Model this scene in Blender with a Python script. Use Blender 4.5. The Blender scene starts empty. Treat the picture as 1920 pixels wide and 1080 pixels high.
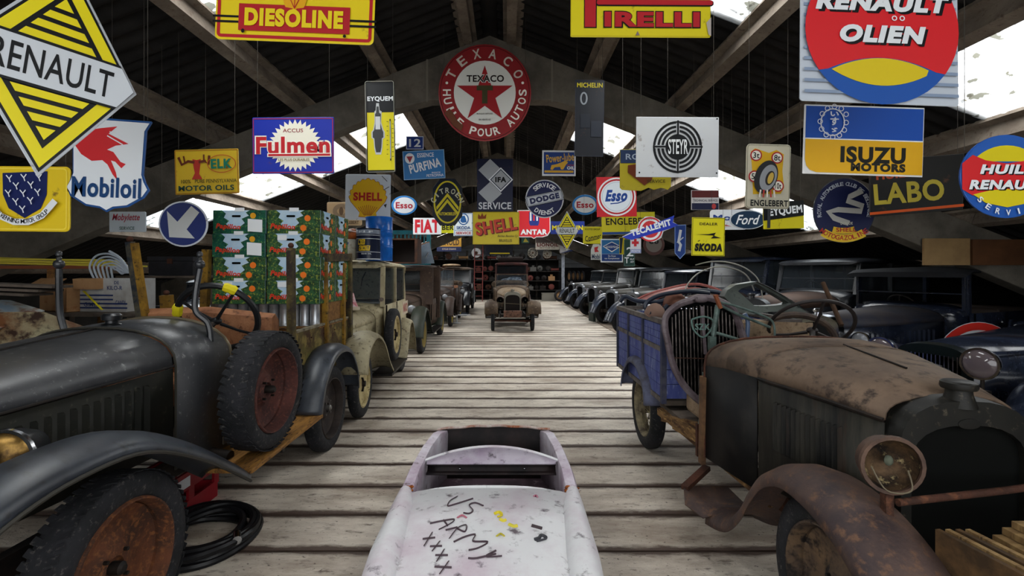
import bpy, bmesh, math, random
from math import sin, cos, pi, radians, sqrt, atan2
from mathutils import Vector, Matrix
random.seed(7)
SC = bpy.context.scene
COL = SC.collection
H = 1.7; F = 900.0; VX = 948.0; VY = 510.0
# ---------------------------------------------------------------- camera
cd = bpy.data.cameras.new('camera'); cam = bpy.data.objects.new('camera', cd); COL.objects.link(cam)
cam.location = (0, 0, H); cam.rotation_euler = (pi/2, 0, 0)
cd.sensor_width = 36; cd.lens = 36*F/1920; cd.shift_x = 12/1920; cd.shift_y = -30/1920
cd.clip_start = .05; cd.clip_end = 300
SC.camera = cam
# ---------------------------------------------------------------- sky, daylight, exposure
W = bpy.data.worlds.new('overcast_sky'); SC.world = W; W.use_nodes = True
bgn = W.node_tree.nodes['Background']; bgn.inputs[0].default_value = (.93, .97, 1, 1); bgn.inputs[1].default_value = 2.2
SC.view_settings.view_transform = 'Standard'; SC.view_settings.look = 'None'
SC.view_settings.exposure = 0.22; SC.view_settings.gamma = 1; SC.view_settings.use_curve_mapping = False
SC.cycles.use_denoising = True
SC.cycles.max_bounces = 6; SC.cycles.transparent_max_bounces = 12
SC.cycles.sample_clamp_indirect = 4.0
def area(name, loc, rot, sx, sy, power, col=(1, 1, 1), spread=180):
    l = bpy.data.lights.new(name, 'AREA'); l.shape = 'RECTANGLE'; l.size = sx; l.size_y = sy; l.energy = power; l.color = col
    l.spread = radians(spread)
    o = bpy.data.objects.new(name, l); COL.objects.link(o); o.location = loc; o.rotation_euler = rot
    return o
RX = -.2                       # ridge line
def roofz(x): return 4.86 - .39*abs(x-RX)
SLOPE = math.atan(.39)
BANDS = [(-1.8, -.2), (2.6, 4.3), (7.6, 9.3), (13.4, 15.1), (19.2, 20.9), (25.0, 26.7)]
for (ya, yb) in BANDS:         # daylight coming in through the translucent roof sheets
    for s in (-1, 1):
        xm = RX+s*3.3
        if ya == 2.6:          # near band: fewer translucent sheets
            area('skylight_daylight', (RX+s*1.86, 3.45, roofz(RX+s*1.86)+.3), (0, s*SLOPE, 0), 1.2, 1.7, 60, (1, .975, .94))
            if s > 0: area('skylight_daylight', (RX+4.5, 3.45, roofz(RX+4.5)+.3), (0, SLOPE, 0), 2.2, 1.7, 90, (1, .975, .94))
            continue
        area('skylight_daylight', (xm, (ya+yb)/2, roofz(xm)+.3), (0, s*SLOPE, 0), 4.0, 1.7, 300 if ya < 0 else 245, (1, .975, .94))
area('open_gate_daylight', (0, -3.2, 2.0), (radians(90), 0, 0), 7, 3.2, 32, (1, .97, .93))
# ---------------------------------------------------------------- helpers
def lin(c):
    if isinstance(c, str):
        c = c.lstrip('#'); c = [int(c[i:i+2], 16)/255 for i in (0, 2, 4)]
    return tuple((v/12.92 if v <= .04045 else ((v+.055)/1.055)**2.4) for v in c[:3])+(1,)
MATS = {}
def mat(name, c1, rough=.6, metal=0, c2=None, scale=6, amt=.5, c3=None, s3=30, a3=.3, bump=0, bs=60, coat=0, stretch=(1, 1, 1), spec=.22):
    """base colour with a broad blotch colour c2 and a fine speckle colour c3"""
    if name in MATS: return MATS[name]
    m = bpy.data.materials.new(name); m.use_nodes = True; nt = m.node_tree; b = nt.nodes['Principled BSDF']
    N = nt.nodes.new; L = nt.links.new
    b.inputs['Roughness'].default_value = rough; b.inputs['Metallic'].default_value = metal
    b.inputs['Specular IOR Level'].default_value = spec
    if coat: b.inputs['Coat Weight'].default_value = coat; b.inputs['Coat Roughness'].default_value = .15
    b.inputs['Base Color'].default_value = lin(c1)
    m.diffuse_color = lin(c1)
    if c2 or c3 or bump:
        tc = N('ShaderNodeTexCoord'); mp = N('ShaderNodeMapping'); mp.inputs['Scale'].default_value = stretch
        L(tc.outputs['Object'], mp.inputs[0]); vec = mp.outputs[0]
    cur = None
    def layer(prev, col, sc, am, sharp):
        n = N('ShaderNodeTexNoise'); n.inputs['Scale'].default_value = sc; n.inputs['Detail'].default_value = 8; n.inputs['Roughness'].default_value = .65
        L(vec, n.inputs[0])
        r = N('ShaderNodeValToRGB'); t = .68-am*.36
        r.color_ramp.elements[0].position = max(0, t-sharp); r.color_ramp.elements[1].position = min(1, t+sharp)
        L(n.outputs['Fac'], r.inputs[0])
        x = N('ShaderNodeMix'); x.data_type = 'RGBA'
        L(r.outputs[0], x.inputs['Factor'])
        if prev is None: x.inputs['A'].default_value = lin(c1)
        else: L(prev, x.inputs['A'])
        x.inputs['B'].default_value = lin(col)
        return x.outputs['Result']
    if c2: cur = layer(cur, c2, scale, amt, .12)
    if c3: cur = layer(cur, c3, s3, a3, .065)
    if cur is not None: L(cur, b.inputs['Base Color'])
    if bump:
        n = N('ShaderNodeTexNoise'); n.inputs['Scale'].default_value = bs; n.inputs['Detail'].default_value = 5; L(vec, n.inputs[0])
        bp = N('ShaderNodeBump'); bp.inputs['Strength'].default_value = bump; bp.inputs['Distance'].default_value = .01
        L(n.outputs['Fac'], bp.inputs['Height']); L(bp.outputs[0], b.inputs['Normal'])
    MATS[name] = m; return m
def glassy(name, tint, clear=.7, rough=.08):
    if name in MATS: return MATS[name]
    m = bpy.data.materials.new(name); m.use_nodes = True; nt = m.node_tree; nt.nodes.clear()
    N = nt.nodes.new; L = nt.links.new
    o = N('ShaderNodeOutputMaterial'); t = N('ShaderNodeBsdfTransparent'); p = N('ShaderNodeBsdfPrincipled'); x = N('ShaderNodeMixShader')
    t.inputs[0].default_value = (.8, .85, .88, 1)
    p.inputs['Base Color'].default_value = lin(tint); p.inputs['Roughness'].default_value = rough; p.inputs['Specular IOR Level'].default_value = .8
    x.inputs[0].default_value = 1-clear
    L(t.outputs[0], x.inputs[1]); L(p.outputs[0], x.inputs[2]); L(x.outputs[0], o.inputs[0])
    MATS[name] = m; return m
def enamel(c, rust=True):
    k = 'enamel_'+c.lstrip('#')
    return mat(k, c, .4, 0, None, c3='#5a3a22' if rust else None, s3=9, a3=.02, spec=.25) if rust else mat(k, c, .3)
def printed(c): return mat('print_'+c.lstrip('#'), c, .4, 0, spec=.2)

class MB:
    """collects shapes; build() links them as ONE mesh object"""
    def __init__(s): s.v = []; s.f = []; s.mi = []; s.cur = 0
    def add(s, vs, fs):
        o = len(s.v); s.v += [tuple(p) for p in vs]
        s.f += [tuple(i+o for i in f) for f in fs]; s.mi += [s.cur]*len(fs); return s
    def box(s, c, d, rz=0, rx=0, ry=0, tap=0):
        m = Matrix.Translation(c) @ Matrix.Rotation(rz, 4, 'Z') @ Matrix.Rotation(ry, 4, 'Y') @ Matrix.Rotation(rx, 4, 'X')
        a, b, e = d[0]/2, d[1]/2, d[2]/2
        vs = [m @ Vector((x*(1-(tap if z > 0 else 0)), y*(1-(tap if z > 0 else 0)), z)) for z in (-e, e) for (x, y) in ((-a, -b), (a, -b), (a, b), (-a, b))]
        return s.add(vs, [(3, 2, 1, 0), (4, 5, 6, 7), (0, 1, 5, 4), (1, 2, 6, 5), (2, 3, 7, 6), (3, 0, 4, 7)])
    def bbox(s, x0, x1, y0, y1, z0, z1): return s.box(((x0+x1)/2, (y0+y1)/2, (z0+z1)/2), (x1-x0, y1-y0, z1-z0))
    def bar(s, a, b, w, t):
        """square bar from a to b"""
        a = Vector(a); b = Vector(b); d = (b-a); n = d.normalized()
        up = Vector((0, 0, 1)) if abs(n.z) < .95 else Vector((0, 1, 0))
        u = n.cross(up).normalized()*w/2; v = n.cross(u).normalized()*t/2
        vs = [p+q for p in (a, b) for q in (-u-v, u-v, u+v, -u+v)]
        return s.add(vs, [(3, 2, 1, 0), (4, 5, 6, 7), (0, 1, 5, 4), (1, 2, 6, 5), (2, 3, 7, 6), (3, 0, 4, 7)])
    def tube(s, pts, r, n=8, closed=False, flat=1.0):
        pts = [Vector(p) for p in pts]; m = len(pts); rr = r if isinstance(r, (list, tuple)) else [r]*m
        vs = []; prev = None
        for i, p in enumerate(pts):
            if closed: t = pts[(i+1) % m]-pts[i-1]
            else: t = pts[min(i+1, m-1)]-pts[max(i-1, 0)]
            t.normalize()
            if prev is None: u = t.orthogonal().normalized()
            else:
                u = prev-t*prev.dot(t)
                u = u.normalized() if u.length > 1e-6 else t.orthogonal().normalized()
            prev = u; w = t.cross(u)
            for k in range(n):
                a = 2*pi*k/n; vs.append(p+(u*cos(a)+w*sin(a)*flat)*rr[i])
        fs = []
        for i in range(m if closed else m-1):
            j = (i+1) % m
            for k in range(n):
                l = (k+1) % n; fs.append((i*n+k, i*n+l, j*n+l, j*n+k))
        if not closed: fs += [tuple(range(n-1, -1, -1)), tuple(range((m-1)*n, m*n))]
        return s.add(vs, fs)
    def lathe(s, prof, n=24, M=None, closed=False, cap=False):
        """prof: (r, z) around z; M placement"""
        M = M or Matrix(); vs = []
        for (r, z) in prof:
            for k in range(n):
                a = 2*pi*k/n; vs.append(M @ Vector((r*cos(a), r*sin(a), z)))
        m = len(prof); fs = []
        for i in range(m if closed else m-1):
            j = (i+1) % m
            for k in range(n):
                l = (k+1) % n; fs.append((i*n+k, i*n+l, j*n+l, j*n+k))
        if cap:
            if prof[0][0] > 1e-6: fs.append(tuple(range(n-1, -1, -1)))
            if prof[-1][0] > 1e-6: fs.append(tuple(range((m-1)*n, m*n)))
        return s.add(vs, fs)
    def cyl(s, a, b, r, n=12, r2=None):
        a = Vector(a); b = Vector(b); return s.tube([a, b], [r, r if r2 is None else r2], n)
    def loft(s, secs, cap=True, closed=False):
        n = len(secs[0]); vs = [p for q in secs for p in q]; fs = []
        for i in range(len(secs)-1):
            for k in range(n if closed else n-1):
                l = (k+1) % n; fs.append((i*n+k, i*n+l, (i+1)*n+l, (i+1)*n+k))
        if cap: fs += [tuple(range(n-1, -1, -1)), tuple(range((len(secs)-1)*n, len(secs)*n))]
        return s.add(vs, fs)
    def prism(s, poly, y0, y1, M=None):
        """poly (x, z) extruded along y"""
        M = M or Matrix(); n = len(poly)
        vs = [M @ Vector((x, y, z)) for y in (y0, y1) for (x, z) in poly]
        fs = [tuple(range(n)), tuple(range(2*n-1, n-1, -1))]+[((i+1) % n, i, n+i, n+(i+1) % n) for i in range(n)]
        return s.add(vs, fs)
    def sphere(s, c, r, n=10, sc=(1, 1, 1)):
        c = Vector(c); vs = []; m = n//2+1
        for i in range(m+1):
            t = pi*i/m
            for k in range(n):
                a = 2*pi*k/n; vs.append(c+Vector((r*sc[0]*sin(t)*cos(a), r*sc[1]*sin(t)*sin(a), r*sc[2]*cos(t))))
        fs = [(i*n+k, (i+1)*n+k, (i+1)*n+(k+1) % n, i*n+(k+1) % n) for i in range(m) for k in range(n)]
        return s.add(vs, fs)
    def mesh(s, name):
        me = bpy.data.meshes.new(name); me.from_pydata(s.v, [], s.f); me.validate()
        return me
    def build(s, name, m, parent=None, loc=None, smooth=40, solid=0, bevel=0, sub=0, kind=None, label=None, off=-1):
        me = s.mesh(name)
        ms = m if isinstance(m, (list, tuple)) else [m]
        for q in ms: me.materials.append(q)
        if len(ms) > 1 and len(me.polygons) == len(s.mi): me.polygons.foreach_set('material_index', s.mi)
        if smooth:
            bm = bmesh.new(); bm.from_mesh(me)
            bmesh.ops.remove_doubles(bm, verts=bm.verts, dist=1e-6)
            bmesh.ops.recalc_face_normals(bm, faces=bm.faces); bm.to_mesh(me); bm.free()
            me.shade_smooth(); me.set_sharp_from_angle(angle=radians(smooth))
        o = bpy.data.objects.new(name, me); COL.objects.link(o)
        if parent: o.parent = parent
        if loc is not None: o.location = loc
        if solid: d = o.modifiers.new('thickness', 'SOLIDIFY'); d.thickness = solid; d.offset = off
        if bevel: d = o.modifiers.new('bevel', 'BEVEL'); d.width = bevel; d.segments = 2; d.limit_method = 'ANGLE'
        if sub: d = o.modifiers.new('sub', 'SUBSURF'); d.levels = sub; d.render_levels = sub
        if kind: o['kind'] = kind
        if label: o['label'] = label
        return o
def thing(name, label, cat, loc=(0, 0, 0), rz=0, group=None, rx=0, ry=0):
    o = bpy.data.objects.new(name, None); COL.objects.link(o); o.empty_display_size = .1
    o.location = loc; o.rotation_euler = (rx, ry, rz); o['label'] = label; o['category'] = cat
    if group: o['group'] = group
    return o
def tag(o, label, cat, group=None):
    o['label'] = label; o['category'] = cat
    if group: o['group'] = group
    return o
def copy_tree(o, parent=None):
    c = o.copy(); COL.objects.link(c)
    if parent: c.parent = parent
    for ch in list(o.children): copy_tree(ch, c)
    return c
def at(px, py, Y): return Vector(((px-VX)*Y/F, Y, H-(py-VY)*Y/F))
def arc(cx, cy, r, a0, a1, n): return [(cx+r*cos(radians(a0+(a1-a0)*i/n)), cy+r*sin(radians(a0+(a1-a0)*i/n))) for i in range(n+1)]
def interp(pts, n=6):
    """catmull-rom through points"""
    P = [Vector(p) for p in pts]; out = []
    for i in range(len(P)-1):
        a = P[max(i-1, 0)]; b = P[i]; c = P[i+1]; d = P[min(i+2, len(P)-1)]
        for k in range(n):
            t = k/n; out.append(.5*((2*b)+(c-a)*t+(2*a-5*b+4*c-d)*t*t+(3*b-a-3*c+d)*t**3))
    out.append(P[-1]); return out
# ---------------------------------------------------------------- common materials
concrete = mat('concrete_beam', '#686259', .9, c2='#4c4841', scale=2, amt=.5, c3='#57514a', s3=18, a3=.15, bump=.3, bs=40)
slabm = mat('concrete_slab', '#a59c8f', .75, c2='#8a7f72', scale=3, amt=.45, c3='#54463a', s3=14, a3=.2, bump=.5, bs=35, stretch=(.6, 1.6, 1))
dirt = mat('dirt_joint', '#3a2d25', .95, c2='#54443a', scale=5, amt=.4, bump=.4)
blackpaint = mat('black_paint', '#121418', .33, c2='#2d2f33', scale=3, amt=.4, c3='#4a4a48', s3=35, a3=.10, coat=.2, spec=.4)
rubber = mat('old_rubber', '#161719', .75, c2='#232327', scale=5, amt=.5, c3='#56534f', s3=40, a3=.1, bump=.3)
rustm = mat('rusty_steel', '#4e2d20', .8, c2='#2e1e18', scale=4, amt=.5, c3='#5f3b28', s3=16, a3=.25, bump=.4)
darksteel = mat('dark_steel', '#1b1a1a', .55, .5, c2='#2e2621', scale=8, amt=.4)
chrome = mat('dull_chrome', '#b9bcc2', .18, 1, c2='#77736c', scale=9, amt=.3)
woodm = mat('old_wood', '#8c6436', .7, c2='#5f4023', scale=5, amt=.5, stretch=(1, 6, 6), c3='#3a2716', s3=20, a3=.2, bump=.3)
greywood = mat('grey_wood', '#5b5148', .85, c2='#3b342e', scale=5, amt=.5, stretch=(1, 1, 1), bump=.3)
glassm = glassy('dusty_glass', '#3a4046', .72, .12)
blackm = mat('deep_black', '#050506', .9, spec=.05)
# ================================================================ THE SHED
def struct(o, kind='structure'): o['kind'] = kind; return o
XL, XR, YB, YF = -8.8, 8.6, 33.0, -4.0
b = MB(); b.bbox(XL, XR, YF, YB, -.12, -.03); floor = struct(b.build('floor', dirt, smooth=0))
EDGE = 3.05
rj = random.Random(3); protos = []
def slab_mesh(seed):
    r = random.Random(seed); n = 26; x0, x1 = XL, EDGE; w = .44/2-.009; vs = []; fs = []
    for i in range(n+1):
        x = x0+(x1-x0)*i/n
        for (y, z) in ((-w+r.uniform(-.002, .005), -.03), (-w+r.uniform(-.002, .006), -.004), (-w+.02+r.uniform(0, .01), 0), (w-.02-r.uniform(0, .012), 0), (w-r.uniform(-.002, .006), -.005), (w, -.03)):
            vs.append((x, y, z))
    for i in range(n):
        for k in range(5): a = i*6+k; fs.append((a, a+1, a+7, a+6))
    m = MB(); m.add(vs, fs); return m
# slab material: dirt gathers along the long edges
def slab_material():
    m = bpy.data.materials.new('worn_concrete_slab'); m.use_nodes = True; nt = m.node_tree; N = nt.nodes.new; L = nt.links.new
    b = nt.nodes['Principled BSDF']; b.inputs['Roughness'].default_value = .62
    g = N('ShaderNodeNewGeometry'); tc = N('ShaderNodeTexCoord')
    def noise(sc, det, src, st=(1, 1, 1)):
        mp = N('ShaderNodeMapping'); mp.inputs['Scale'].default_value = st; L(src, mp.inputs[0])
        n = N('ShaderNodeTexNoise'); n.inputs['Scale'].default_value = sc; n.inputs['Detail'].default_value = det; n.inputs['Roughness'].default_value = .7; L(mp.outputs[0], n.inputs[0]); return n.outputs['Fac']
    def ramp(src, p0, p1):
        r = N('ShaderNodeValToRGB'); r.color_ramp.elements[0].position = p0; r.color_ramp.elements[1].position = p1; L(src, r.inputs[0]); return r.outputs[0]
    def mix(f, a, bb):
        x = N('ShaderNodeMix'); x.data_type = 'RGBA'; L(f, x.inputs['Factor'])
        for s_, v in (('A', a), ('B', bb)):
            if isinstance(v, str): x.inputs[s_].default_value = lin(v)
            else: L(v, x.inputs[s_])
        return x.outputs['Result']
    P = g.outputs['Position']
    c = mix(ramp(noise(1.3, 8, P, (.5, 1.4, 1)), .40, .62), '#d8cebf', '#988a7b')
    c = mix(ramp(noise(9, 8, P, (.5, 1.6, 1)), .56, .68), c, '#67594d')
    c = mix(ramp(noise(.55, 6, P), .60, .72), c, '#7d6552')
    c = mix(ramp(noise(34, 6, P, (.8, 1.3, 1)), .60, .66), c, '#40342b')
    c = mix(ramp(noise(1.1, 9, P, (1, 1, 1)), .66, .70), c, '#4a372c')
    # |y| distance from the slab axis
    sx = N('ShaderNodeSeparateXYZ'); L(tc.outputs['Object'], sx.inputs[0]); ab = N('ShaderNodeMath'); ab.operation = 'ABSOLUTE'; L(sx.outputs['Y'], ab.inputs[0])
    ad = N('ShaderNodeMath'); ad.operation = 'MULTIPLY_ADD'; L(noise(6, 6, P, (.4, 1, 1)), ad.inputs[0]); ad.inputs[1].default_value = .14; L(ab.outputs[0], ad.inputs[2])
    rr = N('ShaderNodeMapRange'); rr.inputs['From Min'].default_value = .225; rr.inputs['From Max'].default_value = .262; L(ad.outputs[0], rr.inputs['Value'])
    c = mix(rr.outputs[0], c, '#4b3b31')
    L(c, b.inputs['Base Color'])
    bp = N('ShaderNodeBump'); bp.inputs['Strength'].default_value = .8; bp.inputs['Distance'].default_value = .012
    L(noise(26, 8, P, (.7, 1.4, 1)), bp.inputs['Height']); L(bp.outputs[0], b.inputs['Normal'])
    return m
SLAB = slab_material()
pro = [slab_mesh(i).build('slab', SLAB, floor) for i in range(3)]
y = 2.93+.22-.44*11; i = 0
while y < YB-.2:
    if i < 3: o = pro[i]
    else: o = pro[i % 3].copy(); COL.objects.link(o); o.parent = floor
    o.location = (0, y, rj.uniform(-.003, .003)); i += 1; y += .44
sidem = mat('side_concrete', '#978b7e', .8, c2='#7b6d60', scale=1.5, amt=.5, c3='#4c4036', s3=15, a3=.2, bump=.4, bs=30)
yy = YF+.1
while yy < YB-.3:     # plain bays beyond the aisle edge
    y1 = min(yy+3.4, YB-.05)
    MB().bbox(EDGE+.03, XR-.05, yy, y1-.02, -.03, -.002).build('side_slab', sidem, floor, smooth=0); yy = y1
MB().bbox(EDGE, EDGE+.03, YF+.1, YB-.1, -.03, .004).build('edge_strip', mat('edge_strip_dirt', '#5b4a3e', .9), floor, smooth=0)
# walls
wallm = mat('dark_wall', '#2a2826', .95, c2='#191817', scale=1, amt=.5, bump=.2)
gwall = mat('pale_siding', '#dfe3e8', .8, c2='#c3c8cf', scale=.7, amt=.5)
dwall = mat('grey_lower_wall', '#4d4e52', .85, c2='#3a3a3d', scale=.8, amt=.5)
struct(MB().bbox(XL-.2, XL, YF, YB, -.1, 1.62).build('wall_left', wallm, smooth=0))
struct(MB().bbox(XR, XR+.2, YF, YB, -.1, 1.62).build('wall_right', wallm, smooth=0))
wb = MB(); wb.prism([(XL, -.1), (XR, -.1), (XR, 1.5), (RX, 4.8), (XL, 1.5)], YB, YB+.2); wback = struct(wb.build('wall_back', dwall, smooth=0))
zz = 2.0                     # pale boards of the gable
while zz < 4.7:
    z1 = zz+.27; hx = (4.74-z1)/.39
    if hx < .3: break
    hx = min(hx, 8.4)
    MB().prism([(RX-hx, zz), (RX+hx, zz), (RX+hx, z1-.02), (RX-hx, z1-.02)], YB-.03, YB+.01).build('board', gwall, wback, smooth=0); zz = z1
# roof sheets: corrugated, one object each
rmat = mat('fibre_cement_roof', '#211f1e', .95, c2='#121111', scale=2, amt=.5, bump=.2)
sky = bpy.data.materials.new('translucent_sheet'); sky.use_nodes = True; nt = sky.node_tree; nt.nodes.clear()
_o = nt.nodes.new('ShaderNodeOutputMaterial'); _t = nt.nodes.new('ShaderNodeBsdfTransparent'); _l = nt.nodes.new('ShaderNodeBsdfTranslucent'); _x = nt.nodes.new('ShaderNodeMixShader')
_n = nt.nodes.new('ShaderNodeTexNoise'); _n.inputs['Scale'].default_value = 5; _n.inputs['Detail'].default_value = 9
_r = nt.nodes.new('ShaderNodeValToRGB'); _r.color_ramp.elements[0].position = .60; _r.color_ramp.elements[1].position = .63
_r.color_ramp.elements[0].color = (.8, .83, .85, 1); _r.color_ramp.elements[1].color = (.12, .12, .10, 1)
_g = nt.nodes.new('ShaderNodeNewGeometry'); nt.links.new(_g.outputs['Position'], _n.inputs[0]); nt.links.new(_n.outputs['Fac'], _r.inputs[0])
nt.links.new(_r.outputs[0], _t.inputs[0]); nt.links.new(_r.outputs[0], _l.inputs[0])
_x.inputs[0].default_value = .35; nt.links.new(_t.outputs[0], _x.inputs[1]); nt.links.new(_l.outputs[0], _x.inputs[2]); nt.links.new(_x.outputs[0], _o.inputs[0])
def sheet_mesh(length, slope_len, s):
    """corrugated sheet: waves run down the slope; origin at the upper near corner"""
    nn = int(length/.0295); vs = []; fs = []
    for i in range(nn+1):
        y = length*i/nn; z = .024*sin(2*pi*y/.177)
        for t in (0, 1):
            vs.append((s*slope_len*t*cos(SLOPE), y, z-slope_len*t*sin(SLOPE)))
    for i in range(nn): fs.append((2*i, 2*i+1, 2*i+3, 2*i+2))
    m = MB(); m.add(vs, fs); return m
ceiling = None
cuts = [0, 1.32, 2.4, 3.5, 4.6, 6.2, 8.9]
ridge = MB(); ridge.tube([(RX, YF, 4.86), (RX, YB, 4.86)], .11, 10); ceiling = struct(ridge.build('ceiling', rmat))
ys = []; prev = YF
for (a, c) in BANDS: ys += [(prev, a, 0), (a, c, 1)]; prev = c
ys.append((prev, YB+.1, 0))
cache = {}
for s in (-1, 1):
    for (ya, yb, isk) in ys:
        nseg = 1 if isk else max(1, round((yb-ya)/1.45))
        for k in range(nseg):
            a = ya+(yb-ya)*k/nseg; L_ = (yb-ya)/nseg
            for j in range(len(cuts)-1):
                d0, d1 = cuts[j], cuts[j+1]; tr = isk and 1.2 < d0 < 4.7 and not (ya == 2.6 and ((s < 0 and d0 > 2.3) or 2.3 < d0 < 3.4))
                ln = (d1-d0)/cos(SLOPE)+.08; key = (round(L_, 3), j, s, bool(tr))
                if key not in cache:
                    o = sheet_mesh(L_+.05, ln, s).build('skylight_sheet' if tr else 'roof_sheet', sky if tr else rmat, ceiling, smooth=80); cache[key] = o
                else: o = cache[key].copy(); COL.objects.link(o); o.parent = ceiling
                if tr and ya == 2.6 and s > 0 and d0 > 3.4:      # opaque sheet laid over the near part
                    q = sheet_mesh(.75, ln, s).build('roof_sheet', rmat, ceiling, smooth=80); q.location = (RX+s*d0, a-.05, 4.90-.39*d0)
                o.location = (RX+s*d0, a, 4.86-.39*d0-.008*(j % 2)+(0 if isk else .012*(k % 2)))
# leaves blown against the skylight edges
leafm = mat('dead_leaves', '#2b2a1c', .9, c2='#4a3f22', scale=20, amt=.5)
lf = MB(); rl = random.Random(11)
for (ya, yb) in BANDS[1:4]:
    for s in (-1, 1):
        for _ in range(70):
            d = rl.uniform(1.4, 4.6); cl = rl.random()
            yb_ = (yb-rl.random()**2*.5) if rl.random() < .8 else rl.uniform(ya, yb)
            x = RX+s*d; r = rl.uniform(.02, .06)
            c = Vector((x, yb_, roofz(x)+.05)); n = Vector((rl.uniform(-1, 1), rl.uniform(-1, 1), 1)).normalized(); u = n.orthogonal()*r; w = n.cross(u)*rl.uniform(.4, .8)
            lf.add([c-u, c-w, c+u, c+w], [(0, 1, 2, 3)])
ll = lf.build('dead_leaves', leafm, ceiling, smooth=0, kind='stuff')
# portal frames: haunched concrete rafters with a deep knee at the ridge
def frame(y):
    top = []; bot = []
    for s in (-1, 1):
        pass
    ds = [0, .75, 1.2, 1.8, 2.6, 3.6, 5, 6.5, 8.35]
    dep = [.80, .52, .46, .46, .48, .50, .52, .56, .62]
    T = [(d, 4.66-.39*d) for d in ds]; B = [(d, 4.66-.39*d-dp) for d, dp in zip(ds, dep)]
    B[0] = (0, 3.86); B[1] = (.75, 3.85)
    poly = [(RX-d, z) for d, z in reversed(T)]+[(RX+d, z) for d, z in T[1:]]+[(RX+d, z) for d, z in reversed(B)]+[(RX-d, z) for d, z in B[1:]]
    m = MB(); n = len(T)*2-1
    up = [(RX-d, z) for d, z in reversed(T)]+[(RX+d, z) for d, z in T[1:]]
    lo = [(RX-d, z) for d, z in reversed(B)]+[(RX+d, z) for d, z in B[1:]]
    w = .22
    secs = [[(u[0], y, u[1]), (l[0], y, l[1]), (l[0], y+w, l[1]), (u[0], y+w, u[1])] for u, l in zip(up, lo)]
    m.loft(secs, closed=True)
    o = struct(m.build('concrete_frame', concrete, smooth=0, bevel=.012))
    for s in (-1, 1):
        MB().bbox(RX+s*8.2-.14, RX+s*8.2+.14, y, y+w, -.03, 1.3).build('column', concrete, o, smooth=0)
    # splice plate lines seen either side of the ridge
    for s in (-1, 1):
        x = RX+s*.78; MB().prism([(x-.012, 4.66-.39*.78-.53), (x+.012, 4.66-.39*.78-.53), (x+.012, 4.66-.39*.78), (x-.012, 4.66-.39*.78)], y-.006, y+.01).build('joint_strip', mat('joint_strip', '#6c665c', .9), o, smooth=0)
    return o
FY = [6.0, 11.9, 17.8, 23.7, 29.6]
for q in FY+[.0-.3]: frame(q)
# purlins: T shaped concrete, each a thing of the roof
pl = mat('purlin_concrete', '#7d7266', .9, c2='#62584e', scale=3, amt=.5, c3='#5a4d42', s3=25, a3=.2, bump=.3)
def purlin(x):
    m = MB(); zt = 4.66-.39*abs(x-RX); s = 1 if x > RX else -1
    sl = 0 if abs(x-RX) < .5 else s*SLOPE
    y0 = YF
    for y1 in [0.0]+FY+[YB]:
        c = (x, (y0+y1)/2, zt+.07); m.box(c, (.11, y1-y0-.015, .16), ry=sl); m.box((x+.02*s, (y0+y1)/2, zt+.155), (.24, y1-y0-.015, .035), ry=sl); y0 = y1
    return struct(m.build('purlin', pl, smooth=0))
for d in (.27, 1.32, 2.4, 3.45, 4.6, 6.1, 7.6):
    for s in (-1, 1): purlin(RX+s*d)
# gate opening behind the photographer and front wall
fw = MB()
fw.bbox(XL, -3.6, YF-.2, YF, -.1, 1.62); fw.bbox(3.6, XR, YF-.2, YF, -.1, 1.62)
struct(fw.build('wall_front', wallm, smooth=0))
# conduit and hanging white lamp housings under the roof
def conduit(x0, y0, x1, y1, dz=.1):
    pts = [(x0+(x1-x0)*t/6, y0+(y1-y0)*t/6, roofz(x0+(x1-x0)*t/6)-dz-.3) for t in range(7)]
    return MB().tube(pts, .02, 6)
# ================================================================ SIGNS
# coordinates inside a sign are its own plane, in units of (distance/900) metres, x right, y down, from the sign's centre
_cv = {}
def glyphs(txt, bold=0.0, shear=0.0):
    k = (txt, bold, shear)
    if k in _cv: return _cv[k]
    c = bpy.data.curves.new('t', 'FONT'); c.body = txt; c.size = 1; c.resolution_u = 4; c.offset = bold; c.shear = shear; c.space_character = 1+bold*2.4; c.fill_mode = 'BOTH'
    o = bpy.data.objects.new('t', c); COL.objects.link(o)
    dg = bpy.context.evaluated_depsgraph_get(); me = o.evaluated_get(dg).to_mesh()
    vs = [(v.co.x, v.co.y) for v in me.vertices]; fs = [tuple(p.vertices) for p in me.polygons]
    o.evaluated_get(dg).to_mesh_clear(); bpy.data.objects.remove(o); bpy.data.curves.remove(c)
    if not vs: vs = [(0, 0)]
    xs = [v[0] for v in vs]; ysn = [v[1] for v in vs]
    _cv[k] = (vs, fs, (min(xs), max(xs), min(ysn), max(ysn))); return _cv[k]
def rrect(x, y, w, h, r=0, n=4):
    if r <= 0: return [(x-w/2, y-h/2), (x+w/2, y-h/2), (x+w/2, y+h/2), (x-w/2, y+h/2)]
    out = []
    for (cx, cy, a) in ((x+w/2-r, y-h/2+r, -90), (x+w/2-r, y+h/2-r, 0), (x-w/2+r, y+h/2-r, 90), (x-w/2+r, y-h/2+r, 180)):
        out += [(cx+r*cos(radians(a+90*i/n)), cy+r*sin(radians(a+90*i/n))) for i in range(n+1)]
    return out
def ell(x, y, rx, ry, n=40): return [(x+rx*cos(2*pi*i/n), y+ry*sin(2*pi*i/n)) for i in range(n)]
def star(x, y, r1, r2, n, a0=-90, sx=1): return [(x+sx*(r1 if i % 2 == 0 else r2)*cos(radians(a0+180*i/n)), y+(r1 if i % 2 == 0 else r2)*sin(radians(a0+180*i/n))) for i in range(2*n)]
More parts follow.
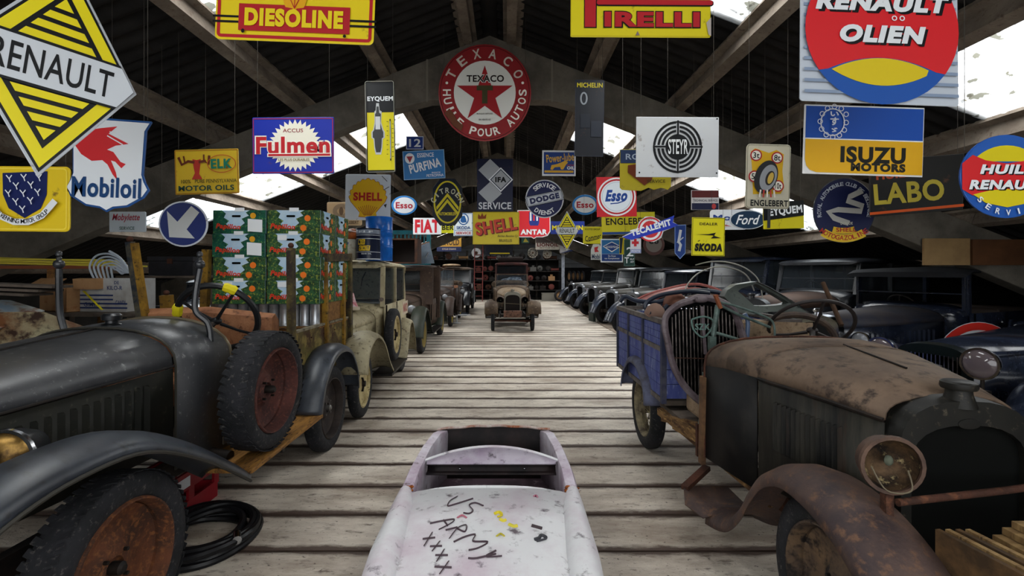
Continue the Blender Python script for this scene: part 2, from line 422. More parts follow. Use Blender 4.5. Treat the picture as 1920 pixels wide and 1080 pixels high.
def rot2(pts, a, cx=0, cy=0):
    c, s = cos(radians(a)), sin(radians(a)); return [(cx+(x-cx)*c-(y-cy)*s, cy+(x-cx)*s+(y-cy)*c) for x, y in pts]
EPS = .0011
def sign(label, cx, cy, Y, plate, col, items=(), roll=0, yaw=0, name='enamel_sign', wires='auto', back='#3a3a3c', depth=.012, group=None, pitch=0, cat='sign', floor_z=None, wm=None):
    k = Y/F; org = at(cx, cy, Y)
    t = thing(name, label, cat, org, radians(yaw), group, rx=radians(pitch), ry=radians(roll))
    # plate, a shallow pressed tray
    pp = [(x*k, -y*k) for x, y in plate]
    m = MB(); n = len(pp); vs = [(x, 0, z) for x, z in pp]+[(x*.985, -.002, z*.985) for x, z in pp]+[(x*.985, depth, z*.985) for x, z in pp]
    m.add(vs, []); fs = [tuple(range(n, 2*n)), tuple(range(3*n-1, 2*n-1, -1))]
    for i in range(n):
        j = (i+1) % n; fs += [(n+j, n+i, i, j), (j, i, 2*n+i, 2*n+j)]
    m2 = MB(); m2.add(vs, fs); m2.build('plate', enamel(col), t, smooth=0)
    lay = {}; order = []; lv = 2
    def put(kind, c, vs, fs, L_):
        key = (kind, c, L_)
        if key not in lay: lay[key] = MB(); order.append(key)
        z_ = L_[0] if isinstance(L_, tuple) else L_
        lay[key].add([(x*k, -.002-z_*EPS, -y*k) for x, y in vs], fs)
    def poly(pts, c, L_): put('print', c, pts, [tuple(range(len(pts)))], L_)
    def ring(o_, i_, c, L_):
        n = len(o_); put('print', c, o_+i_, [(a, (a+1) % n, n+(a+1) % n, n+a) for a in range(n)], L_)
    def text(s_, x, y, w, h, c, L_, bold=.015, shear=0, rot=0, arch=0, taper=0):
        vs, fs, (a, b, d, e) = glyphs(s_, bold, shear)
        out = []
        for (u, v) in vs:
            q = (u-a)/(b-a)-.5; r = (v-d)/(e-d)-.5
            px_, py_ = q*w, -r*h*(1+taper*q)
            py_ -= arch*(1-(2*q)**2); out.append((px_, py_))
        out = [(x+p, y+q) for p, q in (rot2(out, rot) if rot else out)]
        put('lettering', c, out, fs, (L_, s_))
    def arct(s_, x, y, r, a0, a1, hgt, c, L_, bold=.02, inward=False, ry=None, asp=.8):
        ry = ry or r; n = len(s_)
        for i, ch in enumerate(s_):
            if ch == ' ': continue
            a = radians(a0+(a1-a0)*(i/(n-1) if n > 1 else .5))
            vs, fs, (p, q, d, e) = glyphs(ch, bold, 0); cx_, cy_ = x+r*cos(a), y+ry*sin(a)
            wd = hgt*asp*(.35 if ch in "I.'" else 1)*(1.15 if ch in 'MW' else 1); ang = math.degrees(a)+(90 if not inward else -90)
            hh = hgt if ch not in '.·' else hgt*.25
            if ch in '.·': wd = hh
            o2 = [((u-(p+q)/2)/(q-p)*wd, -(v-(d+e)/2)/(e-d)*hh) for u, v in vs]
            put('lettering', c, [(cx_+X_, cy_+Y_) for X_, Y_ in rot2(o2, ang)], fs, (L_, s_))
    for it in items:
        op = it[0]
        if op == 'r': poly(rrect(it[1], it[2], it[3], it[4], it[6] if len(it) > 6 else 0), it[5], lv)
        elif op == 'e': poly(ell(it[1], it[2], it[3], it[4]), it[5], lv)
        elif op == 'p': poly(it[1], it[2], lv)
        elif op == 'ering': ring(ell(it[1], it[2], it[3], it[4]), ell(it[1], it[2], it[3]-it[5], it[4]-it[5]), it[6], lv)
        elif op == 'rring': r_ = it[7] if len(it) > 7 else 0; ring(rrect(it[1], it[2], it[3], it[4], r_), rrect(it[1], it[2], it[3]-2*it[5], it[4]-2*it[5], max(r_-it[5], 0.001) if r_ else 0), it[6], lv)
        elif op == 'pring': ring(it[1], it[2], it[3], lv)
        elif op == 'l':       # polyline stroke
            pts = it[1]; w = it[2]/2; vs = []
            for i, (x, y) in enumerate(pts):
                a = pts[max(i-1, 0)]; b_ = pts[min(i+1, len(pts)-1)]; dx, dy = b_[0]-a[0], b_[1]-a[1]; l_ = sqrt(dx*dx+dy*dy) or 1
                vs += [(x-dy/l_*w, y+dx/l_*w), (x+dy/l_*w, y-dx/l_*w)]
            put('print', it[3], vs, [(2*i, 2*i+1, 2*i+3, 2*i+2) for i in range(len(pts)-1)], lv)
        elif op == 't': kw = it[7] if len(it) > 7 else {}; text(it[1], it[2], it[3], it[4], it[5], it[6], lv, **kw)
        elif op == 'a': kw = it[9] if len(it) > 9 else {}; arct(it[1], it[2], it[3], it[4], it[5], it[6], it[7], it[8], lv, **kw)
        if op != 'same': lv += 1
    # one lettering part and one printed part per sign (several colours)
    for kind, nm in (('print', 'printed_design'), ('lettering', 'lettering')):
        ks = [q for q in order if q[0] == kind]
        if not ks: continue
        if kind == 'lettering':
            for q in ks: MB().add(lay[q].v, lay[q].f).build(nm, printed(q[1]), t, smooth=0)
            continue
        M_ = MB(); cols = []
        for q in ks:
            if q[1] not in cols: cols.append(q[1])
            M_.cur = cols.index(q[1]); M_.add(lay[q].v, lay[q].f)
        M_.build(nm, [printed(c) for c in cols], t, smooth=0)
    if wires == 'auto':
        xs = [p[0] for p in plate]; ysn = [p[1] for p in plate]; wx = (min(xs)+(max(xs)-min(xs))*.06, max(xs)-(max(xs)-min(xs))*.06)
        wires = []
        for q in wx: wires.append((q, min((p for p in plate), key=lambda p: abs(p[0]-q)*1.0+p[1]*.6)[1]))
    if wires:
        mw = t.matrix_basis.inverted() if False else (Matrix.Translation(org) @ t.rotation_euler.to_matrix().to_4x4()).inverted()
        R4 = Matrix.Translation(org) @ t.rotation_euler.to_matrix().to_4x4()
        for (x, y) in wires:
            p = R4 @ Vector((x*k, depth*.5, -y*k+.01)); top = Vector((p.x, p.y, roofz(p.x)-.02))
            MB().cyl(mw @ p, mw @ top, .0015, 5).build('hanging_wire', mat('wire', '#4a4640', .6, .6), t)
    return t
R_ = rrect
Yl, Bk, Wh, Rd, Nv = '#e6d71e', '#101215', '#e8ecf0', '#c8232b', '#1a2458'
# ---- near row, left to right
# tilted yellow diamond: local half axes 135 x 220 at its own distance
def diamond_items(a, b, lh, w1, th, font_h, txtw):
    """concentric yellow/black diamond with a white name band"""
    def dia(s): return [(0, -b*s), (a*s, 0), (0, b*s), (-a*s, 0)]
    it = [('p', dia(.955), Bk), ('p', dia(.915), Yl), ('p', dia(.74), Bk)]
    ins = .665
    # yellow bars inside
    n = 4; y0 = lh+b*.035; y1 = b*ins
    for s in (-1, 1):
        for i in range(n):
            ya = y0+(y1-y0)*i/n; yb_ = ya+(y1-y0)/n*.62
            if i == n-1: yb_ = y1
            xa = a*(ins-ya/b); xb = a*max(ins-yb_/b, 0)
            it.append(('p', [(-xa, s*ya), (xa, s*ya), (xb, s*yb_), (-xb, s*yb_)], Yl))
    f = .955; xo = a*(f-(lh+b*.025)/b); it.append(('p', [(-xo, -lh-b*.025), (xo, -lh-b*.025), (a*f, 0), (xo, lh+b*.025), (-xo, lh+b*.025), (-a*f, 0)], Bk))
    xo = a*(f-lh/b); g = a*.95; it.append(('p', [(-xo, -lh), (xo, -lh), (g, 0), (xo, lh), (-xo, lh), (-g, 0)], '#cdd3da'))
    it.append(('t', 'RENAULT', 0, 0, txtw, font_h, Bk, dict(bold=.01)))
    return it
A_, B_ = 124, 207
sign('big yellow and black diamond sign, tilted, hanging at the very front, cut by the frame', 103, 130, 2.2, [(0, -B_), (A_, 0), (0, B_), (-A_, 0)], '#b9bfc6', diamond_items(A_, B_, 40, 0, 0, 54, 168), roll=6.5, yaw=47, name='diamond_sign', depth=.02)
def shield(w, h):
    return [(-w*.36, -h*.50), (w*.5, -h*.47), (w*.44, -h*.38), (w*.42, h*.10), (w*.45, h*.18), (w*.5, h*.26), (w*.44, h*.34), (w*.25, h*.44), (w*.08, h*.46), (0, h*.5), (-w*.08, h*.46), (-w*.25, h*.44), (-w*.44, h*.34), (-w*.5, h*.26), (-w*.45, h*.18), (-w*.42, h*.1), (-w*.44, -h*.38), (-w*.5, -h*.47)]
sh = shield(158, 178)
horse = [(-40, -50), (-8, -56), (22, -60), (6, -46), (44, -28), (20, -24), (4, -16), (16, -12), (30, 6), (40, 10), (32, 18), (20, 6), (12, 4), (22, 26), (26, 42), (16, 30), (6, 12), (-4, 4), (-24, 6), (-44, -6), (-56, -22)]
sign('white shield sign with red winged horse and blue lettering behind the big yellow diamond', 203, 309, 2.9, sh, '#1d4a86',
     [('p', [(x*.955, y*.955) for x, y in sh], '#e4e9ee'), ('p', [(x-6, y-12) for x, y in horse], '#d02a30'),
      ('l', [(2, -62), (36, -44)], 2, Wh), ('l', [(-2, -54), (28, -38)], 2, Wh), ('t', 'Mobiloil', 0, 43, 130, 38, '#173f70', dict(bold=.03))], roll=2, name='shield_sign')
km = [(-42, -48), (42, -52), (41, -8), (30, 18), (0, 36), (-30, 18), (-41, -8)]
it = [('rring', 0, 0, 158, 116, 2.5, '#f2d84a', 8), ('p', km, Nv)]
for (x, y) in ((-30, -38), (-2, -40), (27, -40), (-15, -24), (13, -26), (-28, -10), (0, -10), (28, -12), (-12, 6), (16, 4), (2, 20)):
    it += [('l', [(x-5, y-6), (x+1, y+1), (x+3, y+7)], 2, Wh), ('l', [(x+6, y-6), (x+1, y+1)], 2, Wh)]
it += [('l', [(-62, 6), (-52, 18), (-36, 34), (-12, 44), (14, 44), (40, 32), (54, 16), (64, 4)], 12, Wh), ('a', 'THE KENNING MOTOR GROUP', 2, -24, 67, 138, 46, 8, Bk, dict(inward=True, bold=.01))]
sign('yellow square sign with navy shield of white birds and a motto ribbon', 48, 373, 2.9, R_(0, 0, 166, 122, 8), '#e2c321', it, roll=.5)
sign('small pale grey sign with red script below the white shield sign', 239, 416, 3.6, R_(0, 0, 68, 38, 2), '#9aa3ab',
     [('t', 'Mobylette', -2, -7, 52, 16, '#8a2434', dict(shear=.3)), ('t', 'SERVICE', 0, 12, 28, 6, '#2c4a3c')])
arrow = [(-26, 0), (-18, 30), (14, 30), (6, 22), (30, -4), (14, -20), (-10, 4), (-26, -14)]
sign('round navy road sign with a white arrow pointing down', 344, 420, 4.3, ell(0, 0, 43, 43), '#c9ced6', [('e', 0, 0, 40, 40, '#1c2a66'), ('p', [(-28, -24), (-24, 25), (20, 27), (6, 10), (28, -22), (14, -34), (-10, -4)], '#b9bcbc')], yaw=8, name='round_road_sign')
sign('worn yellow sign with a red elk head and dark lettering', 388, 322, 4.2, R_(0, 0, 120, 84, 2), '#b99b23',
     [('rring', 0, 0, 118, 82, 1.5, '#8d5a1c'), ('p', [(-26, -24), (-18, -22), (-10, -24), (-12, -8), (-14, 4), (-8, 14), (-28, 14), (-22, 2), (-24, -8)], '#9b2e23'),
      ('l', [(-22, -18), (-34, -20), (-46, -14), (-52, -28)], 5, '#5a2a1a'), ('l', [(-14, -18), (-2, -20), (4, -14), (6, -30)], 5, '#5a2a1a'), ('l', [(-40, -18), (-42, -30)], 3, '#5a2a1a'), ('l', [(-4, -20), (-4, -32)], 3, '#5a2a1a'),
      ('ering', 29, -14, 27, 17, 1.5, '#a04a25'), ('t', 'ELK', 29, -14, 40, 18, '#17634f', dict(bold=.04)), ('t', '100%', -38, 18, 18, 7, '#3d3a1c'), ('t', 'PURE PENNSYLVANIA', 18, 18, 78, 7, '#3d3a1c'), ('t', 'MOTOR OILS', 0, 31, 104, 10, '#1b3a35', dict(bold=.03))], roll=-1.5)
sign('yellow and red fuel board with diesel lettering hanging at the front, top cut off', 555, -10, 2.6, R_(0, 0, 298, 178, 9), '#e4cc1c',
     [('rring', 0, 0, 290, 170, 6, '#b5222c', 8), ('r', -128, 46, 50, 4, Bk), ('r', -128, 56, 50, 4, Bk), ('r', 128, 46, 50, 4, Bk), ('r', 128, 56, 50, 4, Bk), ('r', 0, 47, 208, 50, '#b0232a'),
      ('p', [(-19, 22)]+[(p[0], p[1]) for p in arc(0, 8, 28, 200, 340, 7)]+[(19, 22), (17, 26), (4, 28), (0, 34), (-4, 28), (-17, 26)], '#e0a51c'), ('l', [(0, 28), (-14, 0)], 1.5, '#b0232a'), ('l', [(0, 28), (0, -6)], 1.5, '#b0232a'), ('l', [(0, 28), (14, 0)], 1.5, '#b0232a'),
      ('t', 'DIESOLINE', 0, 47, 184, 34, '#e8d020', dict(bold=.06)), ('e', -94, 74, 3, 4, Bk), ('e', 96, 77, 3, 3, Bk)], roll=2.3)
it = [('rring', 0, 0, 150, 102, 1.5, '#9c2b3f', 2), ('p', star(4, 0, 49, 40, 30, sx=1.02), '#e6e2d2'), ('r', 1, 6, 126, 26, '#1d2f9a') if False else ('t', 'ACCUS', 0, -28, 38, 7, '#8a2a34'),
      ('t', 'Fulmen', 0, 0, 143, 37, '#ece8dc', dict(bold=.09)), ('t', 'Fulmen', 0, 0, 138, 33, '#b6242c', dict(bold=.035)), ('r', 12, 18, 120, 7, '#ece8dc'), ('r', 12, 18, 116, 4, '#b6242c'), ('t', 'LES PLUS DURABLES', 2, 27, 58, 5, '#7a6a3c')]
sign('bright blue battery sign with white spiked burst and red name', 550, 273, 4.2, R_(0, 0, 153, 106, 2), '#1c2f9c', it, roll=-.4)
plug = [(-2, -52), (2, -52), (3, -40), (6, -38), (5, -20), (8, -8), (10, -4), (10, 6), (7, 8), (6, 24), (4, 34), (-4, 34), (-6, 24), (-7, 8), (-10, 6), (-10, -4), (-7, -8), (-5, -20), (-5, -38), (-3, -40)]
it = [('p', [(-25, -28), (25, -28), (25, 80), (-25, 80)], '#d5c81c'), ('r', 0, -56, 52, 56, Bk), ('t', 'EYQUEM', 0, -53, 48, 10, Wh, dict(bold=.03)), ('p', [(x*1.25-5, y*1.12+13) for x, y in plug], '#b9bcbc'), ('p', [(x-5, y+13) for x, y in plug], '#3c3e40'),
      ('r', -5, -8, 9, 24, '#c9ccce'), ('r', 18, 24, 2, 78, Bk), ('r', 18, 24, .8, 70, Wh)]
it += [('r', 13+10*(i % 2), -10+i*4.4, 3, 1, Bk) for i in range(16)]
sign('tall narrow black and yellow thermometer sign with a spark plug', 714, 239, 4.8, R_(0, 0, 54, 170, 4), '#101113', it+[('rring', 0, 0, 54, 170, 1, '#8c8c80', 4)], roll=-1, name='thermometer_sign')
# ---- Texaco style round sign (centre)
it = [('e', 0, 0, 58, 60, '#c9c9c4'), ('ering', 0, 0, 84, 88, 1, '#3a0f10')]
it += [('a', 'TEXACO', 0, 0, 71, -152, -28, 18, '#b9b2a8', dict(ry=74)), ('a', 'HUILE POUR AUTOS', 0, 0, 71, 180, 0, 15, '#d8d5cc', dict(inward=True, ry=75)),
       ('e', -71, -18, 2.5, 2.5, '#d8d5cc'), ('e', 71, -18, 2.5, 2.5, '#d8d5cc'), ('p', star(0, 4, 55, 21, 5), '#8e1f24'), ('t', 'TEXACO', 1, -26, 74, 16, '#c9c9c4', dict(bold=.09)), ('t', 'TEXACO', 1, -26, 70, 13, '#1d1614', dict(bold=.03)), ('t', 'T', 0, 4, 30, 34, '#3c3a22', dict(bold=.07)),
       ('t', 'MARQUE DEPOSEE', 0, 40, 30, 3, '#26221f'), ('t', 'EN VENTE ICI', 0, 51, 22, 3, '#26221f')]
it += [('p', [(-60, 62), (-66, 50), (-76, 40), (-66, 30), (-58, 40), (-52, 52), (-40, 62), (-44, 72)], '#5b3320')]
sign('large round red and white star sign hung under the first concrete frame', 909, 174, 5.6, ell(0, 0, 87, 91), '#7e1c20', it, name='round_star_sign', roll=0)
# ---- second row centre
sign('small blue number 12 plate above the light blue petrol sign', 778, 268, 7.0, R_(0, 0, 33, 25, 1), '#1b3a86', [('rring', 0, 0, 32, 24, 1, Wh), ('t', '12', 0, 0, 22, 15, Wh, dict(bold=.02))], name='number_plate')
it = [('rring', 0, 0, 78, 54, 1.2, '#8fb4d4'), ('e', -26, -13, 9, 10, Wh), ('p', [(-32, -17), (-20, -17), (-26, -5)], '#a02838'), ('t', 'ESSENCE', 4, -18, 31, 8, Wh), ('t', 'PURFINA', 2, 2, 60, 17, Wh, dict(rot=-11, bold=.03)), ('t', 'PRODUIT DE', 22, 16, 16, 3, Wh), ('t', 'PETROFINA', 20, 21, 32, 5, Wh)]
sign('light blue tilted petrol sign beneath the number 12 plate', 795, 309, 7.0, R_(0, 0, 76, 53, 1), '#2273b4', it, roll=-3)
it = [('p', [(-9, -49), (13, -28), (-9, -6), (-31, -28)], '#a9adb2'), ('p', [(-9, -6), (13, 16), (-9, 38-2), (-31, 14)], '#a9adb2'), ('p', [(11, -33), (34, -10), (11, 13), (-12, -10)], Wh), ('p', [(11, -30), (31, -10), (11, 10), (-9, -10)], '#0e1534'), ('p', [(11, -28), (29, -10), (11, 8), (-7, -10)], '#a9adb2'), ('t', 'IFA', 11, -10, 21, 10, Bk, dict(bold=.06)), ('t', 'SERVICE', 0, 39, 61, 13, '#d3d6dc', dict(bold=.02))]
sign('dark navy panel with grey diamonds and SERVICE lettering over the yellow crown board', 928, 347, 8.0, R_(0, 0, 67, 98), '#0e1534', it)
oc = [(-14, -44), (14, -44), (28, -26), (28, 26), (14, 44), (-14, 44), (-28, 26), (-28, -26)]
it = [('ering', 0, 0, 26, 40, 3, '#d4c425')]
for dy in (0, 11): it.append(('p', [(0, -17+dy), (21, 9+dy), (20, 15+dy), (0, -10+dy), (-20, 15+dy), (-21, 9+dy)], '#d4c425'))
it += [('a', 'CITROEN', 0, 8, 28, -158, -22, 10, '#c9c6a8', dict(ry=30)), ('t', 'AUTOMOBIELEN', 0, 22, 32, 6, '#d4c425', dict(bold=.03))]
sign('eight sided black sign with yellow double chevron and oval ring', 839, 379, 8.0, oc, '#14171f', it)
def esso_oval(c):
    return [('e', 0, 0, 20, 15, '#c9ccd0'), ('t', 'Esso', 0, 0, 32, 12, '#9b2030', dict(bold=.035))]
sign('oval blue rimmed petrol sign beside the white shell sign', 758, 385, 8.7, ell(0, 0, 24, 18), '#256fae', esso_oval(0), group=None)
sign('oval blue rimmed petrol sign partly behind the red square one', 1097, 384, 8.0, ell(0, 0, 24, 19), '#256fae', esso_oval(0))
sign('white board with four tall red letters above the turquoise rail', 801, 424, 10.0, R_(0, 0, 53, 31), '#c9ced2', [('t', 'FIAT', 0, 0, 46, 25, '#b3202c', dict(bold=.05))])
sign('yellow fragment of lettered board behind the white board with tall red letters', 842, 428, 11.0, R_(0, 0, 30, 18), '#d2d01f', [('t', 'BER', -2, -1, 22, 9, Bk, dict(bold=.03))])
it = [('rring', 0, 0, 34, 42, .8, '#2a5a94'), ('e', 0, -10, 10, 11, '#2a5a94'), ('e', 0, -10, 8, 9, '#dfe6ea'), ('p', [(-6, -6), (-4, -15), (2, -17), (5, -10), (6, -4), (-2, -3)], '#2a5a94'), ('t', 'SKODA', 0, 6, 26, 6, '#1d4a82', dict(bold=.03)), ('r', 0, 11, 32, .8, '#2a5a94'), ('t', 'SERVICE', 0, 16, 28, 5, '#a02832', dict(bold=.03))]
sign('small white service sign with a blue winged emblem beside the crown board', 869, 421, 9.6, R_(0, 0, 37, 43), '#dfe6ea', it)
it = [('rring', 0, 0, 86, 60, .6, '#8e7d1a'), ('p', [(-34, -20), (-33, -27), (-29, -22), (-26, -29), (-23, -22), (-18, -27), (-19, -18), (-33, -17)], '#7a3a1c'), ('t', 'SHELL', 2, -3, 78, 26, '#5c1a18', dict(rot=-9, bold=.05)), ('t', 'SHELL', 0, -4, 78, 25, '#b03c2c', dict(rot=-9, bold=.03)), ('t', 'Belgian Benzine Cy', 22, 15, 38, 5, '#3d3413', dict(shear=.3)), ('t', 'BRUXELLES', 18, 23, 24, 5, '#3d3413')]
sign('rusting yellow board with red crown lettering over the centre car', 930, 428, 9.0, R_(0, 0, 87, 61), '#b9a624', it)
ant = [(-31, -26), (31, -26), (31, 14), (26, 22), (16, 25), (5, 25), (0, 28), (-5, 25), (-31, 25)]
it = [('p', [(x*.95, y*.94) for x, y in ant], '#d22e36'), ('p', [(-9, -22), (10, -22), (10, -2), (8, 3), (-7, 3), (-9, -2)], '#2b3a86'), ('r', -6, -14, 3, 16, Wh), ('r', 0, -14, 3, 16, '#c8333c'), ('r', 6, -14, 3, 16, Wh), ('t', 'ANTAR', 0, 15, 50, 10, Wh, dict(bold=.05))]
sign('red shield sign with white lettering left of the little yellow diamond', 1001, 420, 9.6, ant, '#e2e2e2', it)
it = [('e', 0, 0, 34, 34, '#161f4e'), ('a', 'SERVICE', 0, 0, 26, -132, -50, 8.5, Wh), ('a', 'DIENST', 0, 0, 26, 125, 55, 8.5, Wh, dict(inward=True)),
      ('p', rot2([(-36, -11), (34, -11), (36, 9), (-34, 9)], -12), Bk), ('p', rot2([(-35, -10), (33, -10), (35, 8), (-33, 8)], -12), '#aab0ba'), ('p', rot2([(-33, -8.5), (31, -8.5), (33, 6.5), (-31, 6.5)], -12), '#161f4e'), ('p', rot2([(-32, -8), (31, -8), (32, 6), (-31, 6)], -12), '#c3c8d0'), ('t', 'DODGE', 0, -1, 56, 11, '#161f4e', dict(rot=-12, bold=.07))]
sign('round navy DIENST sign with a slanted silver name band', 1021, 373, 7.5, ell(0, 0, 36, 36), '#c9cdd4', it, name='round_sign')
it = [('rring', 0, 0, 62, 47, 1.5, Wh), ('r', 0, 0, 57, 41, '#1e3f86'), ('t', 'Power-lube', 2, -10, 52, 15, '#d9a92c', dict(rot=-5, bold=.02)), ('p', [(-16, 12), (-14, 4), (-4, 2), (6, -2), (12, -5), (17, -1), (13, 3), (8, 12), (4, 12), (2, 7), (-8, 8), (-12, 13)], '#e0b02e'), ('t', 'MOTOR', 22, 4, 13, 3, '#b03030'), ('t', 'OIL', 22, 9, 14, 6, Wh, dict(bold=.05)), ('r', 0, 16, 54, 4, '#d9a92c')]
sign('small blue and yellow oil sign with a running animal, white border', 1048, 306, 7.0, R_(0, 0, 63, 48), '#dfe4ea', it, roll=.5)
it = [('rring', 0, 0, 54, 143, .8, '#2b3040'), ('t', 'MICHELIN', 0, -62, 48, 9, '#c9b92a', dict(bold=.02)), ('ering', -11, -37, 7, 12, 3, '#8d939a'), ('r', -8, 5, 18, 26, '#20242e'), ('r', 13, 20, 20, 30, '#262b36')]
sign('tall dark blue tyre panel with yellow heading hanging from the first frame', 1105, 222, 5.0, R_(0, 0, 54, 143, 2), '#12151f', it, roll=.8)
it = [('rring', 0, 0, 262, 170, 1, '#b9a91c'), ('l', [(-108, 47), (-108, -6), (-104, -14), (120, -14), (126, -20), (128, -30)], 0.1, '#8e1c24'),
      ('p', [(-106, 40), (-106, -40), (-82, -40), (-82, 70), (-106, 70)], Bk), ('p', [(-104.5, 70), (-104.5, -40), (-84, -40), (-84, 68), (-104, 68)], '#b3242b'), ('r', 26, 23, 220, 12, Bk, 5), ('r', 26, 22, 217, 9, '#b3242b', 4),
      ('t', 'IRELLI', 21, 54, 182, 32, Bk, dict(bold=.09)), ('t', 'IRELLI', 21, 54, 178, 28, '#b3242b', dict(bold=.05)), ('p', [(-10, 84), (-6, 76), (-2, 84)], '#7a6a70'), ('p', [(126, 82), (122, 60), (131, 50), (131, 85)], '#b0a8a0')]
it = it[:1]+it[2:]
sign('yellow board with red tyre maker lettering hanging at the front beside the ridge', 1201, -16, 2.8, R_(0, 0, 262, 172, 2), '#d9ca1c', it, roll=.3)
# ---- right part
it = []
for i, r in enumerate((46, 38, 30.5)): it += [('ering', 0, 0, r, r*1.06, 4.6, Bk)]
it += [('e', 0, 0, 23, 24, Bk), ('r', 0, -35, 6, 20, '#c2c5c9'), ('r', 0, 35, 6, 20, '#c2c5c9'), ('r', -33, 0, 20, 6, '#c2c5c9'), ('r', 33, 0, 20, 6, '#c2c5c9'), ('r', 0, -36, 3.6, 27, Bk), ('r', 0, 36, 3.6, 27, Bk), ('r', -34, 0, 24, 3.6, Bk), ('r', 34, 0, 24, 3.6, Bk), ('t', 'STEYR', 0, 0, 37, 28, '#d9dcde', dict(bold=.02)),
       ('e', -72, 49, 1.6, 1.6, Bk), ('e', 72, 49, 1.6, 1.6, Bk), ('e', 72, -52, 1.6, 1.6, Bk)]
sign('white rectangular sign with black concentric target rings', 1270, 276, 3.8, R_(0, 0, 155, 113, 1), '#c2c5c9', it, roll=.4)
rg = [(-48, -38), (48, -38), (48, 32), (42, 38), (30, 34), (16, 38), (6, 34), (-8, 40), (-30, 39), (-44, 38), (-48, 34)]
it = [('p', [(-47, -37), (47, -37), (47, -12), (-47, -12)], '#22304e'), ('t', 'ROVER', -6, -24, 62, 11, '#8f99a8'), ('p', [(-33, -8), (18, -14), (12, 20), (-2, 30), (-33, 6)], '#5e2b18'), ('t', 'SERVICE', 20, 22, 34, 6, '#3d3416')]
sign('torn yellow and navy service sign mostly behind the white target sign', 1210, 318, 4.3, rg, '#9d8f1e', it)
it = [('e', 0, 0, 36, 36, '#e3e6ea'), ('ering', 0, 0, 33, 33, 3, '#b3202c'), ('e', 0, 0, 27.5, 27.5, '#b9c6d8'), ('e', 0, 0, 26.5, 26.5, '#dfe8f0'), ('t', 'Esso', -1, -2, 42, 22, '#1d4390', dict(shear=.3, bold=.05)), ('l', [(-12, 13), (2, 12), (14, 8)], 2, '#1d4390')]
sign('red square sign with a white ringed disc and blue script', 1156, 369, 5.5, R_(0, 0, 75, 75), '#c01f2a', it, roll=-1)
sign('long yellow tyre maker strip behind the blue winged arrow sign', 1178, 419, 6.5, R_(0, 0, 100, 42), '#d0c81f', [('r', 0, 18, 98, 5, '#2a4a86'), ('t', 'ENGLEBERT', 2, -4, 88, 13, Bk, dict(bold=.02))], roll=-1)
a_ = [(-53, 18), (-46, 8), (53, -22), (48, -10), (55, -2), (-30, 24)]
a_ = [(-52, 17), (46, -24), (43, -11), (54, -6), (40, 0), (-34, 22)]
ts = [(-52, 16), (-24, 2), (-20, -12), (-8, -22), (6, -22), (18, -16), (22, -12), (46, -24), (44, -12), (54, -6), (36, 2), (26, 6), (22, 18), (8, 26), (-6, 24), (-16, 14), (-34, 20)]
it = [('e', 1, 2, 23, 23, '#c8373c'), ('ering', 1, 2, 20, 20, 4, Wh), ('e', 1, 2, 11, 11, '#c8373c'), ('p', a_, '#2b3fb4'), ('t', 'TECALEMIT', 2, -1, 78, 12, Wh, dict(rot=-16, bold=.05)), ('t', 'AGENCE', 0, -17, 18, 3, '#8a2430')]
sign('round red and white target sign crossed by a blue winged arrow', 1218, 428, 5.6, ts, '#d9dce0', it, name='arrow_sign')
it = [('rring', 0, 0, 40, 42, .8, Wh), ('r', 0, -7, 38, 26, '#2a6fb0'), ('r', 0, 13, 38, 13, '#1d3f86'), ('p', [(-17, -8), (0, -17), (17, -8), (0, 3)], Wh), ('p', [(-15, -8), (0, -15.5), (15, -8), (0, 1)], '#1d3f86'), ('t', 'GOODYEAR', 0, -7, 23, 4, Wh), ('t', 'De Keus', 0, 10, 14, 3, Wh), ('t', 'van Kampioenen', 0, 15, 28, 4, Wh)]
sign('little blue winged foot tyre sign beneath the yellow tyre strip', 1147, 470, 7.5, R_(0, 0, 42, 44), '#dfe6ee', it)
sign('tiny white oil sign with a red horse beside the blue tyre sign', 1118, 472, 8.0, [(-10, -4), (-6, -14), (6, -14), (10, -4), (10, 15), (-10, 15)], '#c3c6c8', [('p', [(-4, -8), (4, -10), (2, -4), (5, 0), (-3, 1)], '#b02a30'), ('t', 'Mobil', 0, 9, 17, 9, '#22304e', dict(bold=.03))])
sign('narrow dark green sign with a white 2T', 1180, 474, 6.6, R_(0, 0, 20, 50), '#143a34', [('rring', 0, 0, 20, 50, .6, '#6d8a80'), ('t', '2', 1, -2, 13, 17, Wh), ('t', 'T', -5, 14, 8, 11, Wh), ('t', 'ELF', 5, 12, 7, 3, Wh), ('t', 'ART', 5, 17, 7, 3, Wh)])
sign('tiny first aid sign with a red cross', 1192, 461, 6.0, R_(0, 0, 20, 28), '#cfd3da', [('r', -1, -6, 5, 14, '#c02a33'), ('r', -1, -6, 13, 5, '#c02a33'), ('r', 0, 10, 20, 7, '#8d9cc8'), ('t', 'POSTE', 0, 10, 16, 4, Wh)])
sign('narrow yellow and blue strip sign beside the green 2T one', 1167, 461, 6.9, R_(0, 0, 11, 32), '#c9b81c', [('p', [(-5, -15), (1, -15), (-2, 14), (-5, 14)], '#22304e')])
sign('dark rusty round speed limit sign in the shadow', 1226, 459, 8.0, ell(0, 0, 20, 20), '#4a2b26', [('e', 0, -1, 15, 15, '#6d6560'), ('t', '60', 0, -6, 18, 9, '#1c1a1a', dict(bold=.05))])
pn = [(-10, -31), (11, -32), (10, 22), (0, 33), (-10, 22)]
sign('small hanging blue pennant with a white statue figure', 1275, 453, 6.0, pn, '#1f3f86', [('pring', pn, [(x*.9, y*.95) for x, y in pn], '#7f9ac8'), ('l', [(1, -22), (-1, -10), (-3, 0), (1, 6), (-2, 18)], 5, '#c3c9d0'), ('l', [(-6, 2), (6, -8)], 2, '#c3c9d0')])
